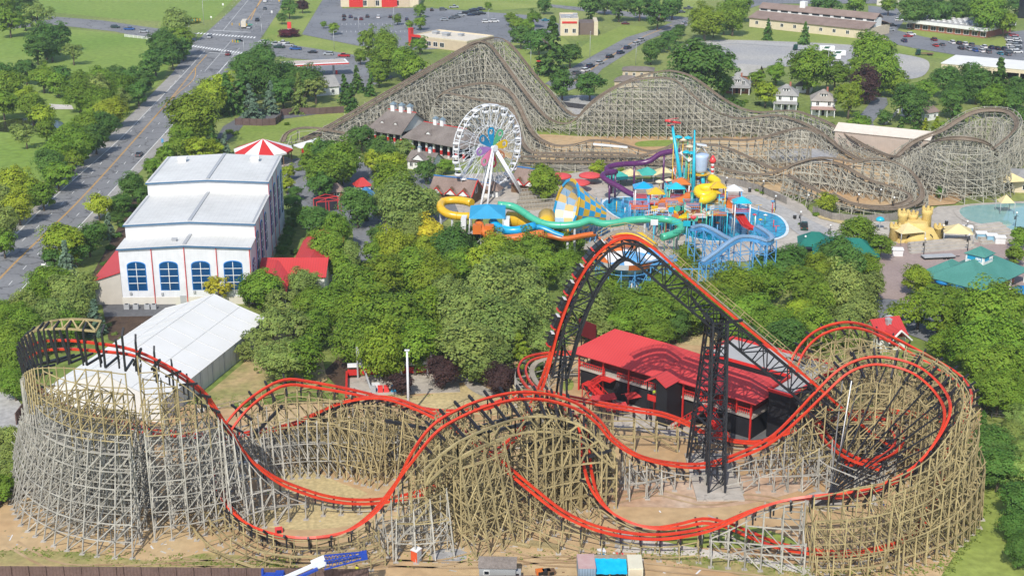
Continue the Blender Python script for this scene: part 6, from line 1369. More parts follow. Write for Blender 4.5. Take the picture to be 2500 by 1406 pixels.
# raft funnel: a checkered cone lying on a blue frame
e = empty('funnel_slide', G(1402, 575), 0, 'giant checkered yellow and blue funnel slide on a steel frame', 'water slide')
base = G(1402, 575); ax = Vector((.91, .30, -.28)).normalized(); c0 = PY(1384, 508, 347) ; sx = ax.cross(ZV).normalized(); sy = sx.cross(ax)
LB = plastic('pale_blue_plastic', (.33, .48, .66)); PYL = plastic('pale_yellow_plastic', (.68, .48, .20)); mb = MB(); NS, NR = 20, 5
for shell, (y_, b_) in ((0, (PYL, LB)), (1, (PY_, PB))):
    for i in range(NR):
        for j in range(NS):
            mb.m((y_ if (i + j) % 2 else b_)); q = []
            for ii, jj in ((i, j), (i, j + 1), (i + 1, j + 1), (i + 1, j)):
                t = ii / NR; rr = (7.2 - 5.0 * t) + .16 * shell; a = 6.28319 * jj / NS
                q.append(c0 + ax * (10.5 * t) + sx * rr * math.cos(a) + sy * rr * math.sin(a) - base)
            mb.add(q if not shell else q[::-1], [(0, 1, 2, 3)])
mb.build('checkered_funnel', None, e)
mb = MB()
for j in range(NS):
    mb.m(PY_ if j % 4 < 2 else PB); q = []
    for rr, jj in ((7.1, j), (7.1, j + 1), (7.9, j + 1), (7.9, j)): a = 6.28319 * jj / NS; q.append(c0 - ax * .4 + sx * rr * math.cos(a) + sy * rr * math.sin(a) - base)
    mb.slab(q, .3)
mb.build('rim', None, e)
seg = []
for j in range(9):
    for s in (-4, 0, 4): t = j / 8; p = c0 + ax * (12 * t) - base; seg.append((p.x + s * .5, p.y + s + 3, 0, p.x + s * .3, p.y + s * .8 + 2.4, max(.6, p.z - (6.5 - 4.5 * t)), .2, .2))
for j in range(8): p = c0 + ax * (1.5 * j) - base; p2 = c0 + ax * (1.5 * j + 1.5) - base; seg += [(p.x, p.y + 7.6, .2, p2.x, p2.y + 5.8, p2.z + 3, .16, .16), (p2.x, p2.y + 7, .2, p.x, p.y + 6, p.z + 3, .16, .16)]
beams_mesh('frame_lattice', seg, PLB, e)
e2 = MB().m(PY_).tube([PY(1322, 556, 336) - base, PY(1335, 545, 339) - base, PY(1335, 527, 343) - base], [2.2, 2.2, 2.2], 14).build('entry_tube', None, e)
# ------------------------------------------------------------------ splash pool with the play tower
WATER = mat('pool_water', (.0, .15, .32), .18, scale=.9, col2=(.0, .34, .50), spec=.25, detail=4, fine=.35, fscale=1.0)
PALEW = mat('pale_pool_water', (.19, .36, .34), .1, scale=.3, col2=(.24, .40, .37), spec=.5)
PALEP = mat('painted_pool_edge', (.62, .68, .70), .7)
pool = [(1472, 500), (1490, 488), (1530, 484), (1590, 486), (1650, 495), (1720, 488), (1800, 500), (1850, 516), (1895, 528), (1916, 548), (1918, 568), (1905, 580), (1870, 588), (1800, 590), (1720, 588), (1640, 565), (1590, 545), (1530, 540), (1495, 524)]
sheet('pool_edge', [((x - 1690) * 1.03 + 1690, (y - 535) * 1.05 + 535) for x, y in pool], PALEP, 0, True); sheet('pool_water', pool, WATER, 0, True)
sheet('wave_pool_edge', [(2330, 510), (2400, 498), (2540, 500), (2540, 575), (2420, 560), (2350, 540)], CONC, 0, True); sheet('wave_pool_water', [(2345, 512), (2410, 502), (2540, 504), (2540, 566), (2430, 555), (2362, 538)], PALEW, 0, True)
PT = empty('water_play_tower', G(1705, 560), 0, 'tall multicoloured water play tower with tipping bucket in the blue splash pool', 'play structure')
def pt(o): o.parent = PT; o.matrix_parent_inverse = Matrix.Translation(-PT.location); return o
r2 = random.Random(5)
def deck(px, py, Y, w, d, m, roofm=None, postm=None, rail=None, rh=2.6):
    """a raised play deck on posts, with railing and a pitched roof"""
    c = PY(px, py, Y); z = c.z; 
    for sx_ in (-1, 1):
        for sy_ in (-1, 1): pt(MB().m(postm or PC2).tube([(c.x + sx_ * w / 2, c.y + sy_ * d / 2, 0), (c.x + sx_ * w / 2, c.y + sy_ * d / 2, z + (rh if roofm else 1.2))], .17, 6).build('post'))
    o = pt(MB().m(m).box(c.x - w / 2, c.x + w / 2, c.y - d / 2, c.y + d / 2, z - .2, z).build('play_deck'))
    mb = MB().m(rail or PR)
    for t in (.35, .7, 1.05):
        for q in ((-1, -1, 1, -1), (-1, 1, 1, 1), (-1, -1, -1, 1), (1, -1, 1, 1)): mb.beam((c.x + q[0] * w / 2, c.y + q[1] * d / 2, z + t), (c.x + q[2] * w / 2, c.y + q[3] * d / 2, z + t), .09)
    pt(mb.build('railing'))
    if roofm:
        mb = MB().m(roofm).add([(c.x - w * .62, c.y - d * .62, z + rh), (c.x + w * .62, c.y - d * .62, z + rh), (c.x + w * .62, c.y + d * .62, z + rh), (c.x - w * .62, c.y + d * .62, z + rh), (c.x, c.y, z + rh + 1.5)], [(0, 1, 4), (1, 2, 4), (2, 3, 4), (3, 0, 4), (3, 2, 1, 0)]); pt(mb.build('pitched_roof'))
    return c
for a in ((1640, 455, 372, 3.4, 3, PW, None, PC2, PLB), (1668, 440, 375, 4, 4, CREAM, None, PC2, PR), (1712, 425, 376, 4.5, 4, PY_, None, PC2, PLB), (1690, 470, 368, 4, 4, PW, None, PB, PO), (1650, 480, 366, 4, 3.5, PB, PC2, PG, PR), (1735, 490, 362, 4, 4, CREAM, PY_, PC2, PO), (1752, 478, 362, 3.6, 3.6, PB, PY_, PY_, PR),
          (1690, 500, 358, 4.4, 4, PO, None, PG, PLB), (1755, 520, 352, 4, 4, PO, None, PC2, PLB), (1570, 478, 372, 4.6, 4, PR, PB, PW, PR), (1560, 505, 360, 5, 4, PO, None, PLB, PR), (1790, 485, 368, 4, 3, PO, PW, PLB, PR), (1640, 500, 357, 3, 3, PY_, None, PO, PLB), (1620, 510, 356, 4.5, 4, PW, None, PLB, PO), (1810, 515, 355, 4, 3.6, PLB, PC2, PW, PR)): deck(*a)
for px, py, Y, h, m in ((1695, 400, 374, 26, PC2), (1655, 430, 375, 22, PC2)):
    pass
def mast(p0, p1, r0, r1, m, nm='mast'): return pt(MB().m(m).tube([p0, p1], [r0, r1], 8).build(nm))
mast(PY(1672, 500, 370), PY(1641, 306, 372), .75, .35, PC2); mast(PY(1692, 490, 368), PY(1696, 318, 370), .7, .2, PC2); mast(PY(1688, 545, 362), PY(1690, 470, 362), .55, .5, plastic('teal_post', (.01, .22, .20)))
c = PY(1641, 300, 372); pt(MB().m(PR).tube([c + V3(-2, 0, .6), c + V3(2.4, .3, -.2)], [.3, .3], 8).slab([c + V3(-1.6, -2.2, 1.4), c + V3(-.8, -2.2, 1.4), c + V3(2.0, 2.2, .9), c + V3(1.2, 2.2, .9)], .14).slab([c + V3(-1.6, -2.2, -.2), c + V3(-.8, -2.2, -.2), c + V3(2.0, 2.2, -.6), c + V3(1.2, 2.2, -.6)], .14).build('toy_biplane'))
c = PY(1711, 398, 372); b = pt(MB().m(plastic('silver_blue_bucket', (.42, .52, .68))).lathe([(1.7, -2.6), (1.8, -1.7), (2.1, 1.6), (2.2, 2.4), (1.9, 2.5)], tuple(c), 18).build('tipping_bucket'))
for z in (-2.2, 1.7): k = MB().m(PO).lathe([(2.3, z), (2.35, z + .35)], tuple(c), 18).build('bucket_band', None, b); k.matrix_parent_inverse = b.matrix_parent_inverse.copy()
pt(MB().m(PY_).lathe([(2.6, -3.2), (2.8, -2.8)], tuple(c), 18).build('bucket_shelf')); pt(MB().m(PW).tube([c + V3(-1.8, 0, 2.4), c + V3(0, 0, 5)], .14, 6).tube([c + V3(1.8, 0, 2.4), c + V3(0, 0, 5)], .14, 6).slab([c + V3(-1.4, -1, 5.4), c + V3(1.4, -1, 5), c + V3(1.4, 1, 5), c + V3(-1.4, 1, 5.4)], .2).build('bucket_gantry'))
mast(PY(1719, 470, 370), PY(1714, 420, 371), .6, .6, PC2)
a, b = PY(1738, 448, 371), PY(1740, 400, 371)
for k in range(9): pt(MB().m(PR if k % 2 else PW).tube([a.lerp(b, k / 9), a.lerp(b, (k + 1) / 9)], .45, 10).build('striped_post'))
pt(MB().m(PR).lathe([(.3, -.9), (.95, -.2), (.95, .3), (.2, 1.6)], tuple(b + V3(0, 0, .8)), 12).build('onion_finial'))
def ptslide(L, r, m, half=True, nm='play_slide'):
    p3 = [Vector(q) for q in spline([tuple(PY(*q)) for q in L], .8)]; return pt(MB().m(m).tube(p3, r, 10, half=half).build(nm))
ptslide([(1735, 435, 368), (1748, 442, 366), (1750, 452, 364), (1735, 458, 363), (1712, 460, 363), (1703, 466, 362), (1712, 476, 360), (1732, 477, 360), (1742, 470, 362), (1738, 480, 359), (1722, 488, 357), (1708, 486, 357)], 1.25, plastic('bright_yellow_plastic', (.70, .52, .01)), False); ptslide([(1652, 508, 356), (1645, 520, 354), (1650, 530, 352), (1672, 527, 353), (1690, 512, 356)], 1.1, MATS['bright_yellow_plastic'])
ptslide([(1628, 480, 368), (1610, 492, 366), (1585, 497, 365)], 1.2, PO); ptslide([(1682, 480, 364), (1670, 490, 362), (1645, 497, 360), (1622, 495, 361), (1618, 502, 359)], 1.5, PO, False); ptslide([(1605, 505, 359), (1612, 515, 357), (1640, 517, 356), (1665, 508, 358)], 1.5, plastic('deep_orange_plastic', (.60, .13, .02)))
ptslide([(1765, 485, 364), (1780, 500, 360), (1800, 520, 355), (1812, 528, 353)], 1.3, PO); 
for o in (-1.3, 0, 1.3): ptslide([(1800 + o * 4, 518, 356), (1812 + o * 4, 534, 351), (1822 + o * 4, 548, 347), (1838 + o * 4, 556, 345)], .75, PR)
ptslide([(1640, 410, 376), (1655, 425, 374), (1665, 440, 372)], .9, PW); ptslide([(1700, 500, 360), (1720, 512, 356), (1735, 520, 353)], .9, PW); ptslide([(1660, 370, 374), (1675, 380, 373), (1685, 390, 372)], .8, PW)
for k in range(80):                                         # jets, posts and toys standing in the water
    x, y = r2.choice(((r2.uniform(1500, 1660), r2.uniform(495, 530)), (r2.uniform(1660, 1900), r2.uniform(520, 580)), (r2.uniform(1600, 1780), r2.uniform(470, 545))))
    p = G(x, y); h = r2.uniform(1.4, 4.2); m = r2.choice((PR, PY_, PLB, PW, PO, PG, PC2, PLB, PW)); mb = MB().m(m).tube([p, p + ZV * h], .13, 6)
    q = r2.random(); mb.m(r2.choice((PR, PY_, PO, PLB, PW)))
    if q < .4: mb.lathe([(.1, 0), (.7, .25), (.1, .5)], tuple(p + ZV * h), 8)
    elif q < .7: mb.beam(p + ZV * h + V3(-.9, 0, 0), p + ZV * h + V3(.9, 0, .1), .14)
    pt(mb.build('water_jet_post'))
for k in range(34):
    a = G(r2.uniform(1570, 1790), r2.uniform(500, 545), r2.uniform(1.5, 13)); b = a + V3(r2.uniform(-4, 4), r2.uniform(-2, 2), r2.uniform(-1.2, 1.2)); m = r2.choice((PLB, PW, PR, PC2, PY_))
    mb = MB().m(m).beam(a, b, .12).beam(a + ZV * 1, b + ZV * 1, .1)
    for t in range(7): q = a.lerp(b, t / 6); mb.beam(q, q + ZV, .07)
    pt(mb.build('rope_bridge'))
for k in range(26):                                         # small panels, cups and wheels hung about the decks
    a = G(r2.uniform(1590, 1780), r2.uniform(505, 548), r2.uniform(2, 14)); m = r2.choice((PLB, PW, PR, PC2, PY_, PO, PG)); mb = MB().m(m)
    if k % 3 == 0: mb.lathe([(.2, -.5), (.75, .1), (.8, .5)], tuple(a), 10)
    elif k % 3 == 1: mb.box(a.x - .9, a.x + .9, a.y - .1, a.y + .1, a.z - .7, a.z + .7)
    else: mb.tube([a + V3(0, -.1, 0), a + V3(0, .1, 0)], .8, 12)
    mb.m(r2.choice((PLB, PC2, PG))).tube([(a.x, a.y + .2, 0), (a.x, a.y + .2, a.z)], .12, 6); pt(mb.build('water_toy'))
for a in ((1690, 455, 372, 5, 5, PW, None, PC2, PO), (1705, 436, 374, 3.6, 3, PLB, PY_, PG, PR), (1682, 418, 375, 3, 3, PO, None, PC2, PLB), (1728, 455, 370, 4, 4, PY_, None, PB, PR), (1662, 468, 369, 4, 4, PC2, PO, PW, PR), (1700, 525, 354, 5, 4, PW, None, PG, PO), (1745, 505, 357, 5, 4, PLB, None, PC2, PY_), (1600, 492, 364, 4, 4, PR, PY_, PB, PW), (1660, 420, 376, 3, 3, PLB, None, PO, PR)): deck(*a)
for k, (x, y) in enumerate(((1645, 339), (1656, 335), (1668, 341), (1680, 337), (1684, 358), (1676, 372), (1704, 362), (1688, 374), (1610, 444), (1640, 445), (1632, 440))):
    c = PY(x, y, 373); mb = MB().m(PG if k % 2 else PY_).tube([(c.x, c.y, 0), (c.x, c.y, c.z)], .13, 6); mb.m((CREAM, PC2)[k % 2]).lathe([(1.3, -.1), (1.1, .2), (.2, .55)], tuple(c), 8); pt(mb.build('flower_canopy'))
# ------------------------------------------------------------------ sandcastle, shades, parasols
SAND = mat('sandcastle_render', (.60, .44, .14), .85, scale=.5, col2=(.66, .50, .19), fine=.1, fscale=3)
e = empty('sandcastle', G(2238, 588), R(8), 'big yellow sandcastle play fort with turrets between two cream shade sails', 'play structure')
MB().m(SAND).lathe([(6.2, 0), (5.4, 1.6), (3.8, 3.6), (3.4, 5.0)], (0, 2.5, 0), 18).build('mound', None, e); MB().m(SAND).hexa([(-6, -1.8, 0), (6, -1.8, 0), (6, .4, 0), (-6, .4, 0)], [(-3.8, -1.2, 3.6), (3.8, -1.2, 3.6), (3.8, .2, 3.6), (-3.8, .2, 3.6)]).build('front_wall', None, e)
for x, y, h in ((-3.4, 2.5, 7.4), (3.2, 2.2, 8.0), (0, 4, 6.4), (-6, 1, 4.2), (6.4, 1, 3.4)):
    t = MB().m(SAND).lathe([(1.5, 0), (1.2, h * .8), (1.45, h * .85), (1.45, h)], (x, y, 0), 12).build('turret', None, e); mb = MB().m(SAND)
    for k in range(6): a = k * 1.047; mb.box(x + 1.25 * math.cos(a) - .25, x + 1.25 * math.cos(a) + .25, y + 1.25 * math.sin(a) - .25, y + 1.25 * math.sin(a) + .25, h, h + .6)
    mb.build('battlement', None, t)
for x in (-3, 0, 3): MB().m(DARKIN).wallpoly([(x - .6, .2), (x + .6, .2), (x + .6, 1.6), (x, 2.2), (x - .6, 1.6)], -1.75, -1.2).build('doorway', None, e)
def sail(px, py, L, W, h, rz, m, label, name='shade_sail'):
    e = empty(name, G(px, py), R(rz), label, 'shade sail', 'shade sails'); hl, hw = L / 2, W / 2
    MB().m(m).add([(-hl, -hw, h), (hl, -hw, h), (hl, hw, h), (-hl, hw, h), (0, 0, h + 2.0)], [(0, 1, 4), (1, 2, 4), (2, 3, 4), (3, 0, 4), (3, 2, 1, 0)]).build('canopy', None, e)
    for x in (-hl, hl):
        for y in (-hw, hw): MB().m(STEELG).tube([(x, y, 0), (x, y, h + .1)], .1, 6).build('pole', None, e)
CS = paint('cream_shade_fabric', (.64, .53, .28), .8); TS = paint('teal_shade_fabric', (.05, .36, .30), .8)
sail(2213, 590, 7, 6, 3.2, 15, CS, 'cream peaked shade sail left of the sandcastle'); sail(2335, 592, 7.5, 6, 3.2, -10, CS, 'cream peaked shade sail right of the sandcastle'); sail(1580, 446, 7, 6, 3, 10, TS, 'teal peaked shade sail behind the purple slide'); sail(1510, 455, 8, 6, 2.8, 20, TS, 'low teal shade sail left of the cream one'); sail(1538, 452, 7, 6, 3.2, 0, CS, 'cream peaked shade sail between two teal ones'); sail(1620, 446, 7, 6, 3, 0, CS, 'cream shade sail beside the play tower foot'); sail(2465, 470, 8, 6, 4, 12, CS, 'cream shade sail before the service building'); sail(2452, 520, 4, 4, 3.4, 0, CS, 'small cream shade over the wave pool guard seat')
def parasol(px, py, r, m, label, h=3.0):
    e = empty('parasol', G(px, py), 0, label, 'parasol', 'large round parasols'); mb = MB().m(m).lathe([(r, h - .5), (r, h - .05), (r * .75, h + .3), (r * .4, h + .52), (.05, h + .62)], n=18); mb.build('canopy', None, e); MB().m(WW).tube([(0, 0, 0), (0, 0, h + .3)], .1, 8).build('pole', None, e)
    for a in (0, 2.1, 4.2): MB().m(DECKW).box(1.6 * math.cos(a) - .5, 1.6 * math.cos(a) + .5, 1.6 * math.sin(a) - .3, 1.6 * math.sin(a) + .3, .4, .5).build('bench', None, e)
CORAL = paint('coral_fabric', (.60, .075, .075), .8); BLUF = mat('blue_parasol_fabric', (.01, .17, .42), .7, scale=.4, col2=(.012, .20, .46))
parasol(1368, 452, 3.4, CORAL, 'coral red parasol, left rear of three'); parasol(1440, 450, 3.4, CORAL, 'coral red parasol, right rear of three'); parasol(1412, 468, 3.5, CORAL, 'coral red parasol, front one of three')
parasol(2457, 768, 2.7, BLUF, 'blue parasol below the snack pavilion, front one'); parasol(2497, 736, 2.7, BLUF, 'blue parasol cut by the right edge beside the snack pavilion'); parasol(2302, 714, 2.0, BLUF, 'blue parasol, left one before the snack pavilion'); parasol(2340, 724, 2.0, BLUF, 'blue parasol, right one before the snack pavilion'); parasol(2147, 560, 1.2, PC2, 'small pale blue parasol on the pool deck')
# ------------------------------------------------------------------ blue steel family coaster and bowl slide behind the lift
BC = empty('family_coaster', G(1790, 700), 0, 'light blue steel framed water coaster with grey trough behind the lift hill', 'roller coaster')
def bc(o): o.parent = BC; o.matrix_parent_inverse = Matrix.Translation(-BC.location); return o
btrack = [[(1690, 555, 322, 0), (1715, 550, 324, 0), (1740, 560, 322, 0), (1765, 575, 318, 0), (1785, 585, 314, 0)], [(1716, 638, 297, 0), (1750, 614, 300, 0), (1785, 588, 303, 0), (1812, 577, 305, 0), (1850, 580, 306, 0), (1872, 588, 304, 0), (1885, 580, 308, 0), (1870, 565, 312, 0), (1845, 550, 316, 0)], [(1555, 617, 300, 0), (1580, 640, 298, 0), (1610, 634, 298, 0), (1650, 625, 300, 0)]]
for L in btrack:
    P = Path(pts(L), 1.0); mb = MB().m(plastic('blue_grey_trough', (.22, .34, .48))); sweep(mb, P, 0, .9, .22); sweep(mb, P, -.5, .1, .4, -.25); sweep(mb, P, .5, .1, .4, -.25); bc(mb.build('trough'))
    mb = MB().m(PLB); sweep(mb, P, 0, 1.2, .7, .35); bc(mb.build('trough_girder')); seg = []; pr = None
    for i in range(0, P.n, 4):
        p, h = P.p[i], P.h[i]; a, b = p + h * 1.1, p - h * 1.1
        for q in (a, b): seg.append((q.x, q.y, 0, q.x, q.y, q.z - .6, .22, .22))
        for z in range(2, int(p.z) - 1, 3): seg += [(a.x, a.y, z, b.x, b.y, z, .14, .14), (a.x, a.y, z, b.x, b.y, z + 3, .12, .12)]
        if pr:
            for q, o in ((a, pr[0]), (b, pr[1])):
                for z in range(3, int(min(p.z, q.z)), 4): seg += [(q.x, q.y, z, o.x, o.y, z, .14, .14), (q.x, q.y, z, o.x, o.y, min(z + 4, o.z - .6), .12, .12)]
        pr = (a, b)
    bc(beams_mesh('frame_lattice', seg, PLB))
e = empty('bowl_slide', G(1540, 690), 0, 'orange white and blue bowl slide on blue framing seen through the lift arch', 'water slide'); b0 = G(1540, 690)
mb = MB(); c = PY(1528, 640, 303) - b0
for j in range(24):
    for i, (r0, z0, r1, z1) in enumerate(((2, -2.2, 5, -1.4), (5, -1.4, 7.4, 0.4), (7.4, .4, 8, 1.8))):
        mb.m((PO, PW, PLB, PW)[(j // 3 + i) % 4]); a0, a1 = 6.28319 * j / 24, 6.28319 * (j + 1) / 24
        mb.add([c + V3(r0 * math.cos(a0), r0 * math.sin(a0), z0), c + V3(r0 * math.cos(a1), r0 * math.sin(a1), z0), c + V3(r1 * math.cos(a1), r1 * math.sin(a1), z1), c + V3(r1 * math.cos(a0), r1 * math.sin(a0), z1)], [(0, 1, 2, 3)])
mb.build('bowl', None, e); seg = []
for j in range(14): a = 6.28319 * j / 14; x, y = c.x + 7 * math.cos(a), c.y + 7 * math.sin(a); x2, y2 = c.x + 7 * math.cos(a + .45), c.y + 7 * math.sin(a + .45); seg += [(x, y, 0, x, y, c.z, .2, .2), (x, y, 2, x2, y2, c.z - 1, .13, .13), (x, y, c.z - 1, x2, y2, c.z - 1, .15, .15), (x, y, 3, x2, y2, 3, .15, .15)]
for j in range(8): seg += [(c.x + 8 + j * 2.4, c.y - 2, 0, c.x + 8 + j * 2.4, c.y - 2, c.z - 1, .2, .2), (c.x + 8 + j * 2.4, c.y - 2, c.z - 1, c.x + 10.4 + j * 2.4, c.y - 2, c.z - 1, .24, .24), (c.x + 8 + j * 2.4, c.y - 2, 2, c.x + 10.4 + j * 2.4, c.y - 2, c.z - 1, .13, .13), (c.x + 8 + j * 2.4, c.y - 2, 3, c.x + 10.4 + j * 2.4, c.y - 2, 3, .16, .16)]
beams_mesh('frame_lattice', seg, PLB, e); p = PY(1536, 622, 308) - b0
MB().m(PO).tube([p + V3(-7, 3, 2), p + V3(-2, 3, 2.6), p + V3(2, 2, 2)], 1.5, 10).build('entry_tube', None, e); MB().m(PY_).tube([p + V3(-3, 4, 3), p + V3(3, 4, 3.2), p + V3(6, 1, 1.5)], 1.2, 10).build('exit_tube', None, e)
# ------------------------------------------------------------------ swing pendulum ride frame behind the left timber hill (grey arms)
e = empty('swing_ride', G(985, 945), R(6), 'ride platform with grey girders and red rails under the trees', 'ride')
MB().m(CONC).box(-11, 11, -4, 5, 0, .35).build('platform', None, e)
MB().m(WW).box(-11, 11, 5, 5.6, 2.6, 3.3).build('white_beam', None, e); MB().m(REDP).box(-11, 11, 5.7, 5.9, .6, 1.9).box(-11.4, -11, -5, 6, .4, 1.5).build('red_rail', None, e)
for x in (-9, -2, 5): MB().m(GREYM).beam((x, 4.8, 7), (x + 2.6, -1.5, .3), .3).beam((x, 4.8, 7), (x, 4.8, .3), .3).build('girder', None, e)
for x, m in ((-6, GREYM), (-4.6, PR), (-3.4, PR), (-2, PB)): MB().m(m).box(x - .5, x + .5, -3, -2.2, .3, 1.6).build('equipment_box', None, e)
# ------------------------------------------------------------------ vehicles
def objpaint():
    return mat('car_paint', (0, 0, 0), .3, var=.08, scale=2, spec=.5, obj=True)
CARP = objpaint(); TYRE = paint('tyre_rubber', (.015, .015, .015), .9); LAMP = paint('lamp_lens', (.5, .08, .05), .3)
def car_mesh(kind):
    mb = MB().m(CARP)
    L, W, hb, ht = {'sedan': (4.6, 1.8, .85, 1.42), 'suv': (4.7, 1.9, 1.05, 1.75), 'pickup': (5.6, 2.0, 1.1, 1.85), 'van': (5.2, 2.0, 1.1, 2.1)}[kind]
    x0, x1 = -L / 2, L / 2
    mb.hexa([(x0, -W / 2, .3), (x1, -W / 2, .3), (x1, W / 2, .3), (x0, W / 2, .3)], [(x0 + .04, -W / 2, hb), (x1 - .1, -W / 2, hb - .08), (x1 - .1, W / 2, hb - .08), (x0 + .04, W / 2, hb)])
    c = {'sedan': (-1.75, -1.05, .55, 1.25), 'suv': (-2.2, -1.95, .5, 1.2), 'pickup': (-.6, -.45, .9, 1.6), 'van': (-2.5, -2.35, 1.2, 1.9)}[kind]
    i = .2
    mb.m(DARKG).hexa([(c[0], -W / 2 + .08, hb - .05), (c[3], -W / 2 + .08, hb - .05), (c[3], W / 2 - .08, hb - .05), (c[0], W / 2 - .08, hb - .05)], [(c[1], -W / 2 + i, ht - .06), (c[2], -W / 2 + i, ht - .06), (c[2], W / 2 - i, ht - .06), (c[1], W / 2 - i, ht - .06)])
    mb.m(CARP).hexa([(c[1] - .02, -W / 2 + i - .02, ht - .06), (c[2] + .02, -W / 2 + i - .02, ht - .06), (c[2] + .02, W / 2 - i + .02, ht - .06), (c[1] - .02, W / 2 - i + .02, ht - .06)], [(c[1] + .06, -W / 2 + i + .05, ht), (c[2] - .06, -W / 2 + i + .05, ht), (c[2] - .06, W / 2 - i - .05, ht), (c[1] + .06, W / 2 - i - .05, ht)])
    if kind == 'pickup':
        mb.m(DARKIN).box(x0 + .15, c[0] - .1, -W / 2 + .15, W / 2 - .15, hb - .02, hb + .01)
    mb.m(TYRE)
    for x in (x0 + .85, x1 - .9):
        for y in (-W / 2 + .08, W / 2 - .08): mb.tube([(x, y - .12, .33), (x, y + .12, .33)], .34, 10)
    mb.m(LAMP).box(x0 - .01, x0 + .03, -W / 2 + .1, -W / 2 + .4, hb - .3, hb - .12).box(x0 - .01, x0 + .03, W / 2 - .4, W / 2 - .1, hb - .3, hb - .12)
    o = mb.build(kind); me = o.data; bpy.data.objects.remove(o); return me
CARM = {k: car_mesh(k) for k in ('sedan', 'suv', 'pickup', 'van')}
CC = {'w': ((.68, .68, .68), 'white'), 's': ((.36, .38, .40), 'silver'), 'k': ((.012, .013, .016), 'black'), 'g': ((.10, .11, .12), 'dark grey'), 'r': ((.45, .02, .02), 'red'), 'm': ((.14, .015, .02), 'dark red'), 'b': ((.02, .09, .30), 'blue'), 'n': ((.015, .03, .08), 'navy'), 't': ((.02, .22, .30), 'teal'), 'e': ((.015, .05, .035), 'dark green'), 'c': ((.55, .48, .36), 'cream')}
KIND = {'s': 'sedan', 'u': 'suv', 'p': 'pickup', 'v': 'van'}
def cars(phrase, rz, spec, group=None):
    """spec: 'px,py,colour kind[,angle]'; counted from the left along the stretch named by phrase"""
    L = []
    for q in spec.replace('\n', '').split(';'):
        f = q.strip().split(',')
        if len(f) >= 3: L.append((float(f[0]), float(f[1]), f[2], float(f[3]) if len(f) > 3 else rz))
    L.sort()
    for k, (x, y, ck, a) in enumerate(L):
        col, cn = CC[ck[0]]; kd_ = KIND[ck[1]]
        o = link('parked_car' if 'parked' in phrase else 'car', CARM[kd_], None, G(x, y + 2, 0.12), R(a)); o.color = (*col, 1)
        tag(o, f'{cn} {kd_} {ordinal(k)} from left, {phrase}' if len(L) > 1 else f'{cn} {kd_} {phrase}', 'car', group or 'cars ' + phrase)
cars('driving on the highway beside the white hall', 92, '340,378,gs;464,238,wu,272'); cars('driving at the highway crossing', 92, '557,133,mu;512,91,su,272;583,101,ks,40;608,68,su,272;628,50,ku,272;647,22,gs,272;648,3,wu,272')
cars('waiting on the side street beside the meadow', -6, '282,67,eu;316,72,bp;352,78,su'); cars('queueing on the side street before the petrol canopy', 172, '643,103,ws;674,109,sp;682,116,ep;692,106,wp;704,111,sp;722,120,bp;763,128,ks;802,133,su;840,137,rp;925,151,ku')
cars('parked in front rows of the shopping lot', 92, '840,40,ku;840,48,ks;856,42,nu;868,47,gs;882,47,ms;897,41,ku;924,43,wu;953,42,ku;993,48,nu;1054,25,ku')
cars('parked in slanted rows of the shopping lot', 10, '1082,24,gu;1108,18,sp;1085,49,ss;1103,45,gs;1113,42,gp;1126,38,su;1137,33,ku;1145,30,ks;1153,28,ku;1160,26,nu;1168,24,ks;1175,23,gu;1162,36,ku;1176,34,ku;1150,37,ns;1187,54,wu;1208,53,wu')
cars('parked before the cream drive-in building', 5, '1332,50,ts'); cars('driving past the row of trees beyond the shopping street', -10, '1527,58,ms')
cars('driving along the shopping street behind the coaster', 52, '1408,180,gu;1430,173,wu;1441,163,nu;1465,155,su;1489,140,ku;1515,130,nu;1532,118,nu;1553,108,su;1566,99,su')
cars('parked around the long warehouse', 75, '1680,21,gp,0;1762,25,wu,30;1670,57,ss,60;2020,23,ru,0;2014,29,mu,0;2084,31,wp,-8;2078,36,ns,-8;2130,42,wu,10;2124,52,ws,10;1664,30,gs,10')
cars('parked between warehouse and flat roofed office', 0, '2195,50,wu;2206,44,gs;2178,63,ku;2148,72,nu;2173,74,ss;2140,88,wu,-10;2160,95,cu,80;2224,85,wu,5;2217,89,rs,5')
cars('parked on the lot before the flat roofed office', 95, '2207,101,nu;2280,98,mu;2284,112,rs;2324,105,wu;2341,107,ku;2355,109,wu;2371,111,gu;2402,116,wu;2420,118,nu;2434,120,ku;2450,121,nu;2346,119,ku;2380,124,bu;2412,128,gu;2442,132,ts;2460,134,gu;2300,110,gs;2365,121,su;2396,126,wu')
cars('parked in the double row at the right edge', 5, '2474,88,ru;2462,92,gs;2480,94,su;2466,98,wu;2482,100,ws;2468,104,gs;2484,106,ks;2468,110,wu;2482,112,su;2470,116,ws;2484,118,gs;2474,122,wu;2464,128,gu;2484,128,wu')
cars('parked near the top right corner behind trees', 0, '2404,43,ru;2388,40,ku;2300,8,ku;2360,5,gu;2430,12,nu'); cars('parked on the driveway before the beige shed', 0, '2152,322,nu')
cars('parked on the paved pool deck', 80, '1963,556,ep')
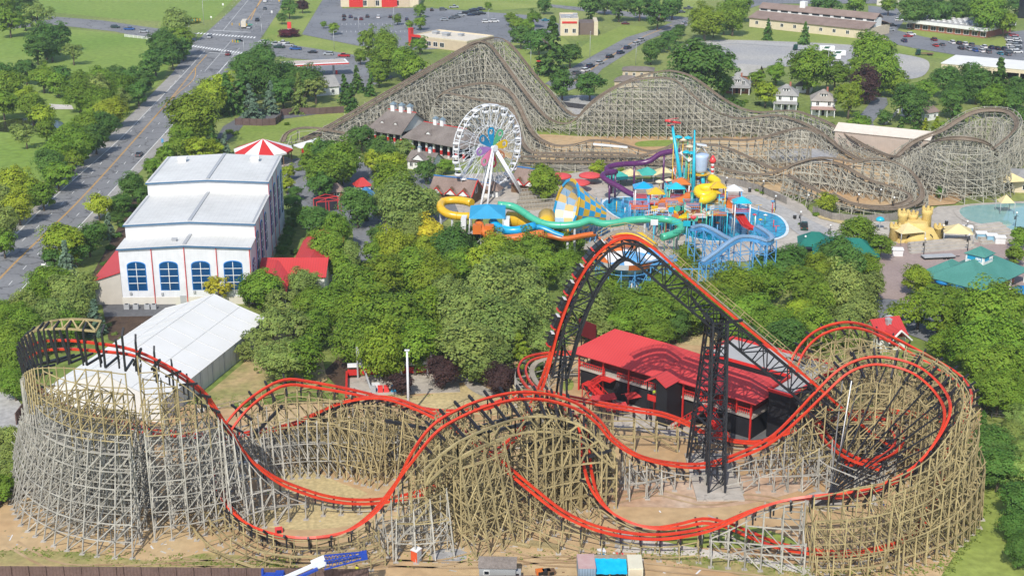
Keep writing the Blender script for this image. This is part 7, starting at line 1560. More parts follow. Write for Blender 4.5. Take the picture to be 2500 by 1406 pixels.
def box_trailer(px, py, rz, label, L=7):
    e = empty('cargo_trailer', G(px, py), R(rz), label, 'trailer', 'white cargo trailers on the gravel yard'); MB().m(WHITE).box(-L / 2, L / 2, -1.2, 1.2, .5, 2.7).build('body', None, e); MB().m(paint('dark_green_logo', (.02, .09, .05))).hexa([(-1.6, -1.24, 1.5), (.8, -1.24, 1.5), (.8, -1.2, 1.5), (-1.6, -1.2, 1.5)], [(-.9, -1.24, 2.5), (1.6, -1.24, 2.5), (1.6, -1.2, 2.5), (-.9, -1.2, 2.5)]).build('logo', None, e)
    for x in (-.5, .5):
        for y in (-1.1, 1.1): MB().m(TYRE).tube([(x, y - .12, .35), (x, y + .12, .35)], .35, 10).build('wheel', None, e)
box_trailer(2018, 126, -5, 'white box trailer, rear left of three on the gravel yard', 7); box_trailer(2045, 138, -5, 'white box trailer, rear right of three on the gravel yard'); box_trailer(2034, 146, -5, 'white box trailer, front one of three on the gravel yard', 6.6)
def lorry(px, py, rz, label, cab, body, L=6.5, h=3.4, flat=False):
    e = empty('lorry', G(px, py), R(rz), label, 'lorry'); k = MB().m(cab).hexa([(L / 2, -1.15, .5), (L / 2 + 2.2, -1.15, .5), (L / 2 + 2.2, 1.15, .5), (L / 2, 1.15, .5)], [(L / 2, -1.1, 2.7), (L / 2 + 1.6, -1.1, 2.7), (L / 2 + 1.6, 1.1, 2.7), (L / 2, 1.1, 2.7)]).build('cab', None, e)
    MB().m(DARKG).box(L / 2 + 1.5, L / 2 + 1.95, -1.0, 1.0, 1.6, 2.4).build('windscreen', None, k); MB().m(body).box(-L / 2, L / 2 - .2, -1.25, 1.25, .9, 1.15 if flat else h).build('body', None, e)
    for x in (-L / 2 + 1, -L / 2 + 2.1, L / 2 + 1):
        for y in (-1.05, 1.05): MB().m(TYRE).tube([(x, y - .15, .5), (x, y + .15, .5)], .5, 10).build('wheel', None, e)
lorry(597, 68, 95, 'cream box lorry waiting at the highway crossing lights', WHITE, paint('cream_lorry_body', (.60, .54, .44)), 9.5, 3.9); lorry(1962, 124, 175, 'dark green flatbed lorry on the gravel yard', paint('dark_green_paint', (.01, .045, .035), .4), GREYM, 6, 3, True); lorry(2262, 136, 175, 'dark green flatbed lorry beyond the gravel yard near the depot', MATS['dark_green_paint'], WOODB, 6, 3, True)
e = empty('flatbed_trailer', G(2290, 632), R(8), 'grey flatbed trailer parked on the paver plaza', 'trailer'); MB().m(GREYM).box(-4.2, 4.2, -1.2, 1.2, .75, .95).build('deck', None, e); MB().m(BLACKS).box(-4.2, 4.2, -1.1, 1.1, .5, .74).beam((4.2, 0, .6), (5.8, 0, .5), .15).build('chassis', None, e)
for x in (1.2, 2.2):
    for y in (-1.15, 1.15): MB().m(TYRE).tube([(x, y - .12, .38), (x, y + .12, .38)], .38, 10).build('wheel', None, e)
# ------------------------------------------------------------------ fences
def fence(name, L, h, m, label, post=2.6, solid=True, pm=None, rails=3):
    p = [G(*q[:2], q[2] if len(q) > 2 else 0) for q in L]; p = [V3(q.x, q.y, 0) for q in p]; o = p[0].copy(); e = empty(name, o, 0, label, 'fence')
    mb = MB().m(m); dist = 0; posts = []
    for a, b in zip(p, p[1:]):
        a = a - o; b = b - o; d = (b - a).normalized(); n = V3(-d.y, d.x, 0) * .04
        if solid: mb.hexa([a - n, b - n, b + n, a + n], [q + ZV * h for q in (a - n, b - n, b + n, a + n)])
        else:
            for k in range(rails): z = h * (k + 1) / rails - .08; mb.beam(a + ZV * z, b + ZV * z, .06, .16)
        k = 0
        while k * post < (b - a).length: posts.append(a + d * k * post + V3(d.y, -d.x, 0) * .12); k += 1
    mb.build('board_panel' if solid else 'rail', None, e)
    for q in posts[:90]: MB().m(pm or m).box(q.x - .08, q.x + .08, q.y - .08, q.y + .08, 0, h + .1).build('post', None, e)
BRF = band(mat('brown_fence_boards', (.115, .075, .065), .85, scale=.5, col2=(.15, .10, .09), fine=.15, fscale=3), 0, .5, .35, .12, True)
GRF = band(mat('grey_fence_boards', (.22, .20, .18), .9, scale=.5, col2=(.28, .26, .23), fine=.15, fscale=3), 0, .4, .3, .15, True)
fence('plank_fence', [(-60, 1381, 2.6), (300, 1383, 2.6), (640, 1386, 2.6), (900, 1389, 2.6)], 2.6, BRF, 'brown plank fence along the bottom edge of the building site'); fence('plank_fence', [(1060, 1406, 2.2), (1300, 1404, 2.2), (1570, 1407, 2.2)], 2.2, BRF, 'brown plank fence below the grey shed at the bottom')
fence('plank_fence', [(-30, 1270), (8, 1225), (40, 1165)], 2.4, BRF, 'brown plank fence left of the grey trestle wall'); fence('plank_fence', [(40, 1040), (62, 1010), (72, 985)], 2.6, BRF, 'short brown plank fence behind the tall left turn')
fence('plank_fence', [(575, 306), (610, 307), (640, 308), (672, 306), (686, 296), (686, 284), (720, 280), (780, 280), (840, 276)], 2.6, BRF, 'curving brown plank fence below the lift hill start'); fence('picket_fence', [(305, 91), (378, 99)], 1.4, WHITE, 'white board fence on the meadow corner', 3, False, None, 4)
fence('plank_fence', [(1255, 420), (1400, 418), (1560, 430), (1720, 441), (1790, 452), (1850, 468), (1920, 500)], 2.2, GRF, 'grey plank fence before the wooden coaster beside the pool deck'); fence('plank_fence', [(1985, 522), (2030, 538), (2100, 545), (2170, 540), (2240, 528), (2265, 518)], 2.2, GRF, 'grey plank fence round the low bend of the wooden coaster'); fence('plank_fence', [(2385, 462), (2420, 455), (2480, 447)], 2.2, GRF, 'grey plank fence behind the wave pool')
fence('picket_fence', [(2160, 305), (2172, 295), (2194, 275)], 1.6, WHITE, 'white picket fence beside the cottage driveway', 1.2); fence('picket_fence', [(1885, 300), (1960, 310), (2040, 322)], 1.4, WHITE, 'white rail fence behind the two white houses', 3, False); fence('picket_fence', [(2420, 385), (2500, 398)], 1.4, WHITE, 'white rail fence right of the far coaster turn', 3, False)
fence('metal_fence', [(1300, 250), (1380, 262), (1480, 275)], 2, paint('dark_fence_mesh', (.05, .05, .055), .8), 'dark screen fence behind the valley of the wooden coaster', 3); fence('metal_fence', [(500, 1010), (570, 995), (640, 990)], 1.4, DECKW, 'low wooden rail fence below the tent walk', 2.5, False, None, 2); fence('metal_fence', [(2385, 985), (2420, 1020), (2470, 1025)], 1.6, paint('dark_rail', (.06, .06, .06)), 'dark rail fence behind the big right turn', 2.5, False); fence('chain_fence', [(1690, 116), (1800, 108), (2000, 122), (2200, 150)], 1.6, GREYM, 'thin wire fence along the gravel yard', 8, False, None, 3)
# ------------------------------------------------------------------ poles, lamps, signals, signs
def pole(px, py, h, label, name='lamp_post', arm=0, rz=0, m=None, r=.12, head=True, cat='lamp post', group=None):
    e = empty(name, G(px, py), R(rz), label, cat, group); MB().m(m or STEELG).tube([(0, 0, 0), (0, 0, h)], [r, r * .65], 8).build('pole', None, e)
    if arm: MB().m(m or STEELG).tube([(0, 0, h - .1), (arm * .5, 0, h + .25), (arm, 0, h + .3)], .07, 6).build('arm', None, e)
    if head: MB().m(m or STEELG).box(arm - .45, arm + .45, -.2, .2, h + .22, h + .42).build('lamp_head', None, e)
pole(998, 1020, 13.4, 'tall pale floodlight mast behind the low red hill', r=.28, m=WW)
pole(498, 62, 13, 'tall arm lamp beside the hay field at the crossing', arm=6)
for i, (x, y, h) in enumerate(((816, 122, 9), (962, 65, 10), (876, 85, 9), (1192, 68, 9), (1440, 145, 12), (1352, 172, 9), (1552, 160, 10), (1445, 35, 11), (2017, 212, 17), (2360, 254, 15), (1296, 165, 8))):
    pole(x, y, h, 'slim grey ' + ('utility pole ' if i in (8, 9) else 'lamp post ') + ("by the side street", "on the car park", "in the car park front", "before the planted island", "on the shopping lawn", "by the red sign", "beside the shopping street", "behind the bank", "above the white houses", "above the far coaster turn", "near the lift top")[i], 'utility_pole' if i in (8, 9) else 'lamp_post', 1.5 if i not in (8, 9) else 0, 20 * i)
BK = paint('black_lamp_iron', (.02, .02, .02), .5)
for i, (x, y) in enumerate(((1773, 470), (1862, 478), (1892, 516), (1972, 514), (1953, 556), (2025, 590), (1964, 618), (2094, 512), (2180, 520), (2255, 624), (2362, 614), (2478, 558), (2358, 580), (2145, 640), (2148, 500), (2300, 590), (1710, 448), (1485, 460))):
    e = empty('plaza_lamp', G(x, y), 0, f'black plaza lantern post, {ordinal(i)} of those around the splash pools', 'lamp post', 'black lantern posts on the plaza'); MB().m(BK).tube([(0, 0, 0), (0, 0, 4.2)], [.11, .07], 6).build('pole', None, e); MB().m(BK).box(-.5, .5, -.05, .05, 3.5, 3.6).box(-.5, -.2, -.12, .12, 2.6, 3.4).build('banner_arm', None, e); MB().m(paint('white_lamp_globe', (.75, .75, .72), .3)).lathe([(.1, 4.2), (.28, 4.4), (.28, 4.6), (.08, 4.8)], n=8).build('globe', None, e)
def signal(px, py, rz, arm, label):
    e = empty('traffic_signal', G(px, py), R(rz), label, 'traffic signal'); MB().m(STEELG).tube([(0, 0, 0), (0, 0, 7)], [.16, .1], 8).build('pole', None, e); MB().m(STEELG).tube([(0, 0, 6), (arm, 0, 6.6)], [.1, .06], 6).build('mast_arm', None, e)
    for t in (.5, .75, 1): MB().m(paint('signal_yellow', (.55, .33, .02), .5)).box(arm * t - .2, arm * t + .2, -.2, .2, 5.5 + t * .4, 6.7 + t * .4).build('signal_head', None, e)
    MB().m(paint('green_sign_face', (.01, .22, .14), .5)).box(arm * .3, arm * .3 + 2.2, -.06, .06, 6.0, 6.7).build('street_sign', None, e)
signal(640, 92, 176, 15, 'traffic signal mast reaching over the far side of the highway crossing'); signal(596, 135, 178, 5, 'traffic signal mast at the near zebra crossing'); signal(462, 80, 5, 6, 'traffic signal mast at the meadow side of the crossing')
def sign(px, py, w, h, z, m, label, rz=0):
    e = empty('road_sign', G(px, py), R(rz), label, 'sign'); MB().m(STEELG).box(-.06, .06, -.06, .06, 0, z + h).build('post', None, e); MB().m(m).box(-w / 2, w / 2, -.12, -.07, z, z + h).build('sign_panel', None, e)
for a in ((108, 668, .9, 1.2, 1.4, WHITE, 'small white road sign on the highway verge left of the white hall'), (398, 360, .8, 1.4, 1.6, PLB, 'small blue road sign on the verge behind the white hall'), (427, 330, .8, 1, 1.2, WHITE, 'white road sign post beside the round roadside tree'), (575, 160, 1.0, 1.6, 1.6, WHITE, 'white road sign near the near zebra crossing'), (664, 40, .9, 1.2, 1.8, WHITE, 'white road sign on the far right verge of the highway'), (682, 12, .9, .9, 1.8, PY_, 'yellow diamond warning sign at the top of the highway'), (545, 20, 1, 1.2, 1.4, WHITE, 'white sign at the hay field edge'), (704, 82, 1.8, 1.4, .8, WHITE, 'white notice on the corner lawn'), (516, 50, .9, 1, 1.2, WHITE, 'white marker at the hay field corner')): sign(*a)
e = empty('shop_sign', G(707, 78), 0, 'red and white pylon sign in the planted bed on the corner lawn', 'sign'); MB().m(PR).box(-1, 1, -.3, .3, 1.6, 5).build('sign_panel', None, e); MB().m(WHITE).box(-1.1, 1.1, -.34, .34, 0, 1.6).build('base', None, e)
for x, y, nm in ((2018 - 403, 55, 'red and white pylon sign at the bend of the shopping street'), (1315, 172, 'red and white pylon sign above the wooden coaster drop')): e = empty('shop_sign', G(x, y), 0, nm, 'sign'); MB().m(PR).box(-.9, .9, -.2, .2, 1.4, 5.4).build('sign_panel', None, e); MB().m(WHITE).box(-.9, .9, -.22, .22, 2.6, 3.6).build('white_band', None, e)
for x, y, r_, lab in ((705, 82, 5.5, 'dark red clipped bush in the corner lawn bed'), (738, 16, 3.4, 'dark red bush on the verge beside the car park'), (470, 52, 4, 'yellow green bush at the field corner')):
    o = link('bush', PROTO['round'][0], None, G(x, y, r_ * .3)); o.scale = (r_, r_, r_ * .45); o.color = (.12, .02, .03, 1) if 'red' in lab else (.2, .24, .02, 1); tag(o, lab, 'bush')
# low shrubs on the verges and beds
def shrubs(phrase, spec, tone='g'):
    for k, q in enumerate(sorted(tuple(float(v) for v in q.split(',')) for q in spec.split(';'))):
        rad = q[2] / ppm(q[1]); o = link('shrub', random.choice(PROTO['round']), None, G(q[0], q[1] + q[2] * .4, rad * .42)); o.scale = (rad, rad, rad * .6); c = TONE[tone][0]; j = random.uniform(.75, 1.2); o.color = (c[0] * j, c[1] * j, c[2] * j, 1)
        tag(o, f'low {TONE[tone][1]} shrub, {ordinal(k)} from left {phrase}', 'shrub', 'shrubs ' + phrase)
shrubs('along the verge left of the white hall', '270,600,12;285,570,12;300,545,12;312,520,12;255,640,10;248,660,10;330,500,11;350,455,13;372,430,13;392,408,13;130,700,16;170,680,16;418,400,12;350,500,8;175,660,12', 'd'); shrubs('round the white tent', '280,812,8;300,822,9;265,790,9;245,800,9;660,930,10;600,980,14;580,985,10;690,930,9', 's')
shrubs('below the lift hill foot', '600,275,9;615,270,9;560,318,10;575,322,9;540,340,10;700,300,7;745,395,9;730,410,9;760,405,9', 'g'); shrubs('on the central path beds', '890,530,10;905,600,10;925,640,12;880,640,12;720,610,12;705,640,14;745,600,10;860,470,10;905,480,9;1010,480,10;840,480,10', 'd')
shrubs('along the pool deck fence', '1850,462,7;1862,468,7;1945,478,9;1992,520,9;2025,520,8;2075,540,9;2095,542,7;1955,545,7', 'g'); shrubs('round the houses', '1820,245,8;1850,250,8;1905,300,9;1960,300,8;2030,300,8;2075,295,9;2215,260,9;2300,300,9;1765,245,8', 'g'); shrubs('of the pale blossom below the lift slope', '1890,866,14;1905,880,13;1878,880,11;1915,868,10', 'k')
# ------------------------------------------------------------------ building site: crane, sheds, boxes, timber stacks
e = empty('mobile_crane', G(560, 1470), 0, 'white boom crane with blue lattice jib at the bottom edge of the site', 'crane'); o0 = G(560, 1470)
CB = paint('crane_blue', (.02, .06, .36), .4); a = G(690, 1412, 4.5) - o0; b = G(772, 1376, 6.0) - o0; t = G(888, 1355, 7.0) - o0; f = V3(2, -2, 2.2)
MB().m(WW).beam(f, a, .6, .7).beam(a, b, .42, .5).build('boom', None, e); MB().m(WW).beam(b - (b - a).normalized() * .6, b + (b - a).normalized() * 1.4, 1.0, 1.2).build('boom_head', None, e); MB().m(CB).beam(a + V3(.4, -.8, -.3), b + V3(.3, -.8, -.3), .5, .3).build('folded_jib', None, e)
seg = []; s0 = b + (t - b).normalized() * 1.2; d = (t - s0).normalized(); sd = d.cross(ZV).normalized(); n = 12
for sa, sb in ((.75, .7), (-.75, .7), (.75, -.7), (-.75, -.7)): seg.append((*(s0 + sd * sa + ZV * sb), *(t + sd * sa * .5 + ZV * sb * .5), .16, .16))
for k in range(n):
    for sa in (.75, -.75): p0 = s0.lerp(t, k / n) + sd * sa * (1 - .5 * k / n); p1 = s0.lerp(t, (k + 1) / n) + sd * sa * (1 - .5 * (k + 1) / n); z = .7 * (1 - .5 * k / n); seg.append((*(p0 + ZV * z * (1 if k % 2 else -1)), *(p1 - ZV * z * (1 if k % 2 else -1)), .09, .09))
    p0 = s0.lerp(t, k / n); p1 = s0.lerp(t, (k + 1) / n); w_ = .75 * (1 - .5 * k / n); seg.append((*(p0 + sd * w_ * (1 if k % 2 else -1) + ZV * .5), *(p1 - sd * w_ * (1 if k % 2 else -1) + ZV * .5), .09, .09))
beams_mesh('lattice_jib', seg, CB, e); MB().m(CB).beam(t - d * .4, t + d * .5, 1.0, 1.0).build('jib_tip', None, e); MB().m(CB).box(-3, 3.5, -4, -1, .8, 2.6).build('chassis', None, e); MB().m(WW).box(-1.5, .4, -3.4, -1.6, 2.6, 4).build('cab', None, e)
c = G(668, 1402, 4.2) - o0; MB().m(CB).box(c.x - 1.6, c.x + 1.6, c.y - .5, c.y + .5, c.z - .3, c.z + .1).box(c.x - 1.7, c.x - 1.4, c.y - .3, c.y + .3, c.z - 4.2, c.z + .9).box(c.x + .3, c.x + 1.5, c.y - .4, c.y + .4, c.z + .1, c.z + .5).build('winch_frame', None, e)
for x in (-2.2, 0, 2.4):
    for y in (-4, -1): MB().m(TYRE).tube([(x, y - .2, .6), (x, y + .2, .6)], .6, 10).build('wheel', None, e)
e = empty('portable_toilet', G(1017, 1370), R(-38), 'orange and grey portable toilet beside the timber trestle', 'portable toilet'); MB().m(paint('orange_cabin', (.62, .09, .03), .5)).box(-.6, .6, -.6, .55, 0, 2.1).build('cabin', None, e); MB().m(GREYM).box(.601, .66, -.5, .45, .1, 2.0).build('door', None, e); MB().m(PW).slab([(-.65, -.65, 2.12), (.65, -.65, 2.12), (.65, .6, 2.3), (-.65, .6, 2.3)], .12).build('roof', None, e)
e = empty('site_shed', G(1170, 1420), R(-2), 'grey site shed with dark shingle roof and small window at the bottom edge', 'shed'); gable_walls(MB().m(paint('grey_clapboard', (.33, .34, .34))), 0, 5.4, 0, 3, 0, 2.5, 3.5).build('wall', None, e); roof(MB().m(SHING), 0, 5.4, 0, 3, 2.5, 3.5, ov=.15, th=.1).build('roof', None, e); window(e, ('y', 0, -1), 1.1, 1.3, .7, .6, mull=0)
e = empty('electric_cabinet', G(1262, 1415), 0, 'grey electric cabinet right of the grey site shed', 'cabinet'); MB().m(GREYM).box(-.6, .6, -.4, .4, 0, 1.7).build('cabinet_body', None, e); MB().m(BLACKS).box(-.3, .3, -.43, -.39, .6, 1.3).build('door', None, e)
e = empty('shipping_container', G(1432, 1415), R(1), 'grey blue shipping container with faded pink roof beside the blue tarpaulin', 'container'); MB().m(band(paint('container_blue', (.26, .34, .42)), 0, .4, .3, .3)).box(-1.3, 1.3, -1, 3.2, 0, 2.5).build('body', None, e); MB().m(mat('faded_pink_roof', (.44, .27, .26), .8, scale=.8, col2=(.50, .36, .34))).box(-1.3, 1.3, -1, 3.2, 2.505, 2.56).build('roof', None, e)
e = empty('tarpaulin_shelter', G(1487, 1412), R(-1), 'bright blue tarpaulin over a timber frame between two containers', 'shelter'); mb = MB().m(mat('blue_tarpaulin', (.0, .35, .62), .35, scale=1.2, col2=(.01, .45, .72), spec=.5)); nx, ny = 14, 9; r3 = random.Random(3)
vs = [(-2.6 + 5.2 * i / nx, -1.2 + 3.0 * j / ny, 1.5 + .9 * j / ny + r3.uniform(-.08, .08)) for j in range(ny + 1) for i in range(nx + 1)]; mb.smooth = True; mb.add(vs, [(j * (nx + 1) + i, j * (nx + 1) + i + 1, (j + 1) * (nx + 1) + i + 1, (j + 1) * (nx + 1) + i) for j in range(ny) for i in range(nx)]); mb.build('tarpaulin', None, e)
for x in (-2.5, 0, 2.5): MB().m(TAN).box(x - .08, x + .08, 1.75, 1.9, 0, 2.5).box(x - .08, x + .08, -1.2, -1.05, 0, 1.4).build('post', None, e)
MB().m(DECKW).box(-2.7, 2.7, 1.9, 2.7, 2.2, 2.5).build('timber_roof', None, e)
e = empty('shipping_container', G(1550, 1414), R(-1), 'cream shipping container right of the blue tarpaulin', 'container'); MB().m(paint('container_cream', (.64, .60, .46))).box(-1.1, 1.1, -1, 3.0, 0, 2.5).build('body', None, e); MB().m(CREAM).box(-.9, .9, -1.05, -1.0, .2, 2.3).build('door', None, e)
def stack(px, py, rz, L, W, h, label, m=TAN):
    e = empty('timber_stack', G(px, py), R(rz), label, 'timber stack', 'timber stacks on the site'); mb = MB().m(m); nl = max(1, int(h / .22)); nw = max(1, int(W / .26))
    for i in range(nl):
        for j in range(nw): o = random.uniform(-.2, .2); mb.box(-L / 2 + o, L / 2 + o, -W / 2 + j * .26, -W / 2 + j * .26 + .24, i * .23, i * .23 + .21)
    mb.build('plank', None, e)
for a in ((1260, 1330, -22, 4.6, 1.2, .6, 'timber stack, left of two large ones before the trestle'), (1330, 1336, -17, 4.6, 1.4, .7, 'timber stack, right of two large ones before the trestle'), (1250, 1342, -22, 3, .3, .22, 'few loose planks below the large timber stack'), (1310, 1356, -22, 3.6, .3, .22, 'few loose planks right above the site shed'), (1380, 1356, 32, 3.4, .3, .22, 'few loose planks slanting before the container'), (1180, 1346, 30, 2.6, .3, .22, 'few loose planks left of the large stacks')): stack(*a)
e = empty('pallet_load', G(1508, 1360), R(-3), 'flat white pallet with red and brown tools before the crushed stone lane', 'pallet'); MB().m(PW).box(-1, 1, -.5, .5, 0, .35).build('pallet', None, e)
for x, m in ((-.6, PW), (-.1, PR), (.3, WOODB), (.7, PR)): MB().m(m).box(x - .15, x + .15, -.3, .3, .35, .7).build('tool_box', None, e)
for px, py, m, lab in ((1468, 1353, PW, 'white crate beside the pallet'), (1345, 1402, WOODB, 'rust red steel rack at the bottom fence'), (1318, 1402, PO, 'small orange barrel at the bottom fence'), (1334, 1402, BLACKS, 'black barrel at the bottom fence'), (681, 1300, PR, 'red tool cabin standing by the front dip of track'), (432, 985, PB, 'blue portable toilet beside the tent end'), (918, 955, PW, 'blue and white portable toilet beside the ride platform')):
    e = empty('site_box', G(px, py), R(15), lab, 'box'); s = .75 if 'toilet' in lab else .6; MB().m(m).box(-s, s, -s * .8, s * .8, 0, s * (2.2 if s > .6 else 1.4)).build('body', None, e); MB().m(PB if 'white' in lab else DARKIN).box(-s * .6, s * .6, -s * .8 - .05, -s * .8, .1, s * 1.2).build('panel', None, e)
o = tag(MB().m(WW).tube([G(2040, 1165, .5), PY(2079, 930, 207)], [.11, .08], 8).build('white_mast'), 'slim white mast leaning inside the big right turn', 'mast')
e = empty('work_platform', G(2070, 1150), R(30), 'red and blue work lift standing in the shade inside the big turn', 'machine'); MB().m(PR).box(-1.6, 1.6, -.8, .8, .6, 1.6).build('body', None, e); MB().m(PB).box(-1, .4, -.7, .7, 1.6, 2.6).build('cab', None, e); MB().m(PR).beam((0, 0, 1.6), (2.6, 0, 3.4), .3).build('arm', None, e)
for x in (-1, 1):
    for y in (-.8, .8): MB().m(TYRE).tube([(x, y - .15, .45), (x, y + .15, .45)], .45, 8).build('wheel', None, e)
for x, y, lab in ((560, 1178, 'pale steel catwalk beam across the left dip, lower one'), (590, 1142, 'pale steel catwalk beam across the left dip, upper one')): tag(MB().m(STEELG).beam(PY(x - 45, y - 8, 199), PY(x + 40, y - 16, 199), .7, .35).build('catwalk_beam'), lab, 'beam')
for px, py, k in ((2190, 600, 0), (2360, 545, 1), (2395, 560, 2), (2420, 565, 3), (2440, 570, 4)):
    e = empty('lounge_cabana', G(px, py + 25), R(-5), ('white notice board left of the sandcastle sail', 'pale blue storage cube, first from left behind the plaza seats', 'pale blue storage cube, second from left behind the plaza seats', 'pale blue storage cube, third from left behind the plaza seats', 'white storage cube at the right of the blue cubes')[k], 'storage box'); MB().m(PW if k in (0, 4) else plastic('pale_blue_cube', (.25, .45, .58))).box(-1.3, 1.3, -.8, .8, 0, 1.8).build('body', None, e); MB().m(WHITE).slab([(-1.5, -1, 1.9), (1.5, -1, 1.9), (1.5, 1, 2.1), (-1.5, 1, 2.1)], .1).build('lid', None, e)
for (a, b, n, lab) in (((2225, 622), (2390, 606), 4, 'stepped stone seating between plaza and sandcastle'), ((2400, 600), (2500, 588), 7, 'stepped stone seating below the blue storage cubes')):
    p0, p1 = G(*a), G(*b); e = empty('stepped_seating', p0, math.atan2((p1 - p0).y, (p1 - p0).x), lab, 'seating'); L = (p1 - p0).length
    for k in range(n): MB().m(CONC).box(k * .8, L, k * 1.5, k * 1.5 + 1.48, 0, .35 + .35 * k).build('step', None, e)
for i, (x, y) in enumerate(((1498, 452), (1880, 478), (1940, 536), (2150, 610), (1830, 470), (1700, 505), (2310, 550), (1345, 486), (860, 545), (2128, 640), (2130, 660), (2125, 682))):
    e = empty('litter_bin', G(x, y), 0, f'dark litter bin, {ordinal(i)} of those around the plaza and paths', 'bin', 'litter bins on the paths'); MB().m(BK).lathe([(.45, 0), (.5, 1.1), (.3, 1.3)], n=10).build('body', None, e); MB().m(GREYM).lathe([(.3, 1.3), (.35, 1.4)], n=8).build('lid', None, e)
e = empty('net_court', G(800, 520), R(20), 'small red framed net enclosure beside the shaded path', 'play court'); mb = MB().m(PR)
for x in (-3.5, 0, 3.5):
    for y in (-2, 2): mb.beam((x, y, 0), (x, y, 4), .18)
for y in (-2, 2): mb.beam((-3.5, y, 4), (3.5, y, 4), .18).beam((-3.5, y, 4), (0, y, 5), .15).beam((3.5, y, 4), (0, y, 5), .15)
mb.build('frame', None, e); MB().m(paint('dark_net', (.03, .03, .04), .9)).box(-3.4, 3.4, 1.95, 2.0, 0, 4).build('net', None, e)
for x, y, rz, m, lab in ((885, 468, 25, RROOF, 'small red roofed kiosk among the park trees'), (895, 492, -40, paint('blue_kiosk_roof', (.05, .18, .38)), 'small blue roofed kiosk below the red one'), (822, 482, 10, SHINGB, 'brick ticket hut beside the net court'), (1205, 478, -20, SHINGB, 'small shingled hut behind the ride booth')):
    e = empty('park_kiosk', G(x, y), R(rz), lab, 'kiosk'); MB().m(BRICK if 'brick' in lab else WHITE).box(-2, 2, -1.8, 1.8, 0, 2.6).build('wall', None, e); roof(MB().m(m), -2, 2, -1.8, 1.8, 2.6, 4.4, 1.6, 1.6, ov=.5, th=.12).build('roof', None, e); window(e, ('y', -1.8, -1), 0, 1, 1.4, 1.0)
rd = random.Random(21); mb = MB(); DM = (TAN, GREY, GREYM, WOODB, PW)
for k in range(420):
    x, y = rd.uniform(-20, 2330), rd.uniform(1290, 1400) if k % 3 else rd.uniform(1000, 1290)
    p = G(x, y); a = rd.uniform(0, 3.14); L = rd.uniform(.15, 1.3) if k % 4 == 0 else rd.uniform(.1, .35); d = V3(math.cos(a), math.sin(a), 0) * L; mb.m(rd.choice(DM)).beam(p - d + ZV * .12, p + d + ZV * .14, rd.uniform(.12, .3), .12)
tag(mb.build('site_debris'), kind='stuff')
W_ = []; N_ = []; dirt = [(-60, 1340), (400, 1372), (640, 1380), (700, 1375), (1560, 1350), (1800, 1372), (2000, 1400), (2290, 1390), (2370, 1290), (2395, 1180), (2400, 1010), (2330, 945), (1930, 860), (1600, 795), (1420, 815), (1310, 855), (1000, 955), (640, 985), (300, 975), (40, 1050)]
for a, b in zip(dirt, dirt[1:]):
    for k in range(150):
        t = rd.random(); p = G(a[0] + (b[0] - a[0]) * t + rd.gauss(0, 22), a[1] + (b[1] - a[1]) * t + rd.gauss(0, 9), .12)
        for j in range(5): W_.append((p.x + rd.gauss(0, .3), p.y + rd.gauss(0, .3), rd.uniform(.05, .3))); N_.append((rd.gauss(0, .4), rd.gauss(0, .4), 1))
C_ = np.array(W_); N_ = np.array(N_); N_ /= np.linalg.norm(N_, axis=1, keepdims=True); Vq = quads(C_, N_, np.full(len(C_), .22)); o = np_mesh('weeds', Vq, np.arange(len(Vq)).reshape(-1, 4), LEAF); o.color = (.20, .25, .05, 1); tag(o, kind='stuff')
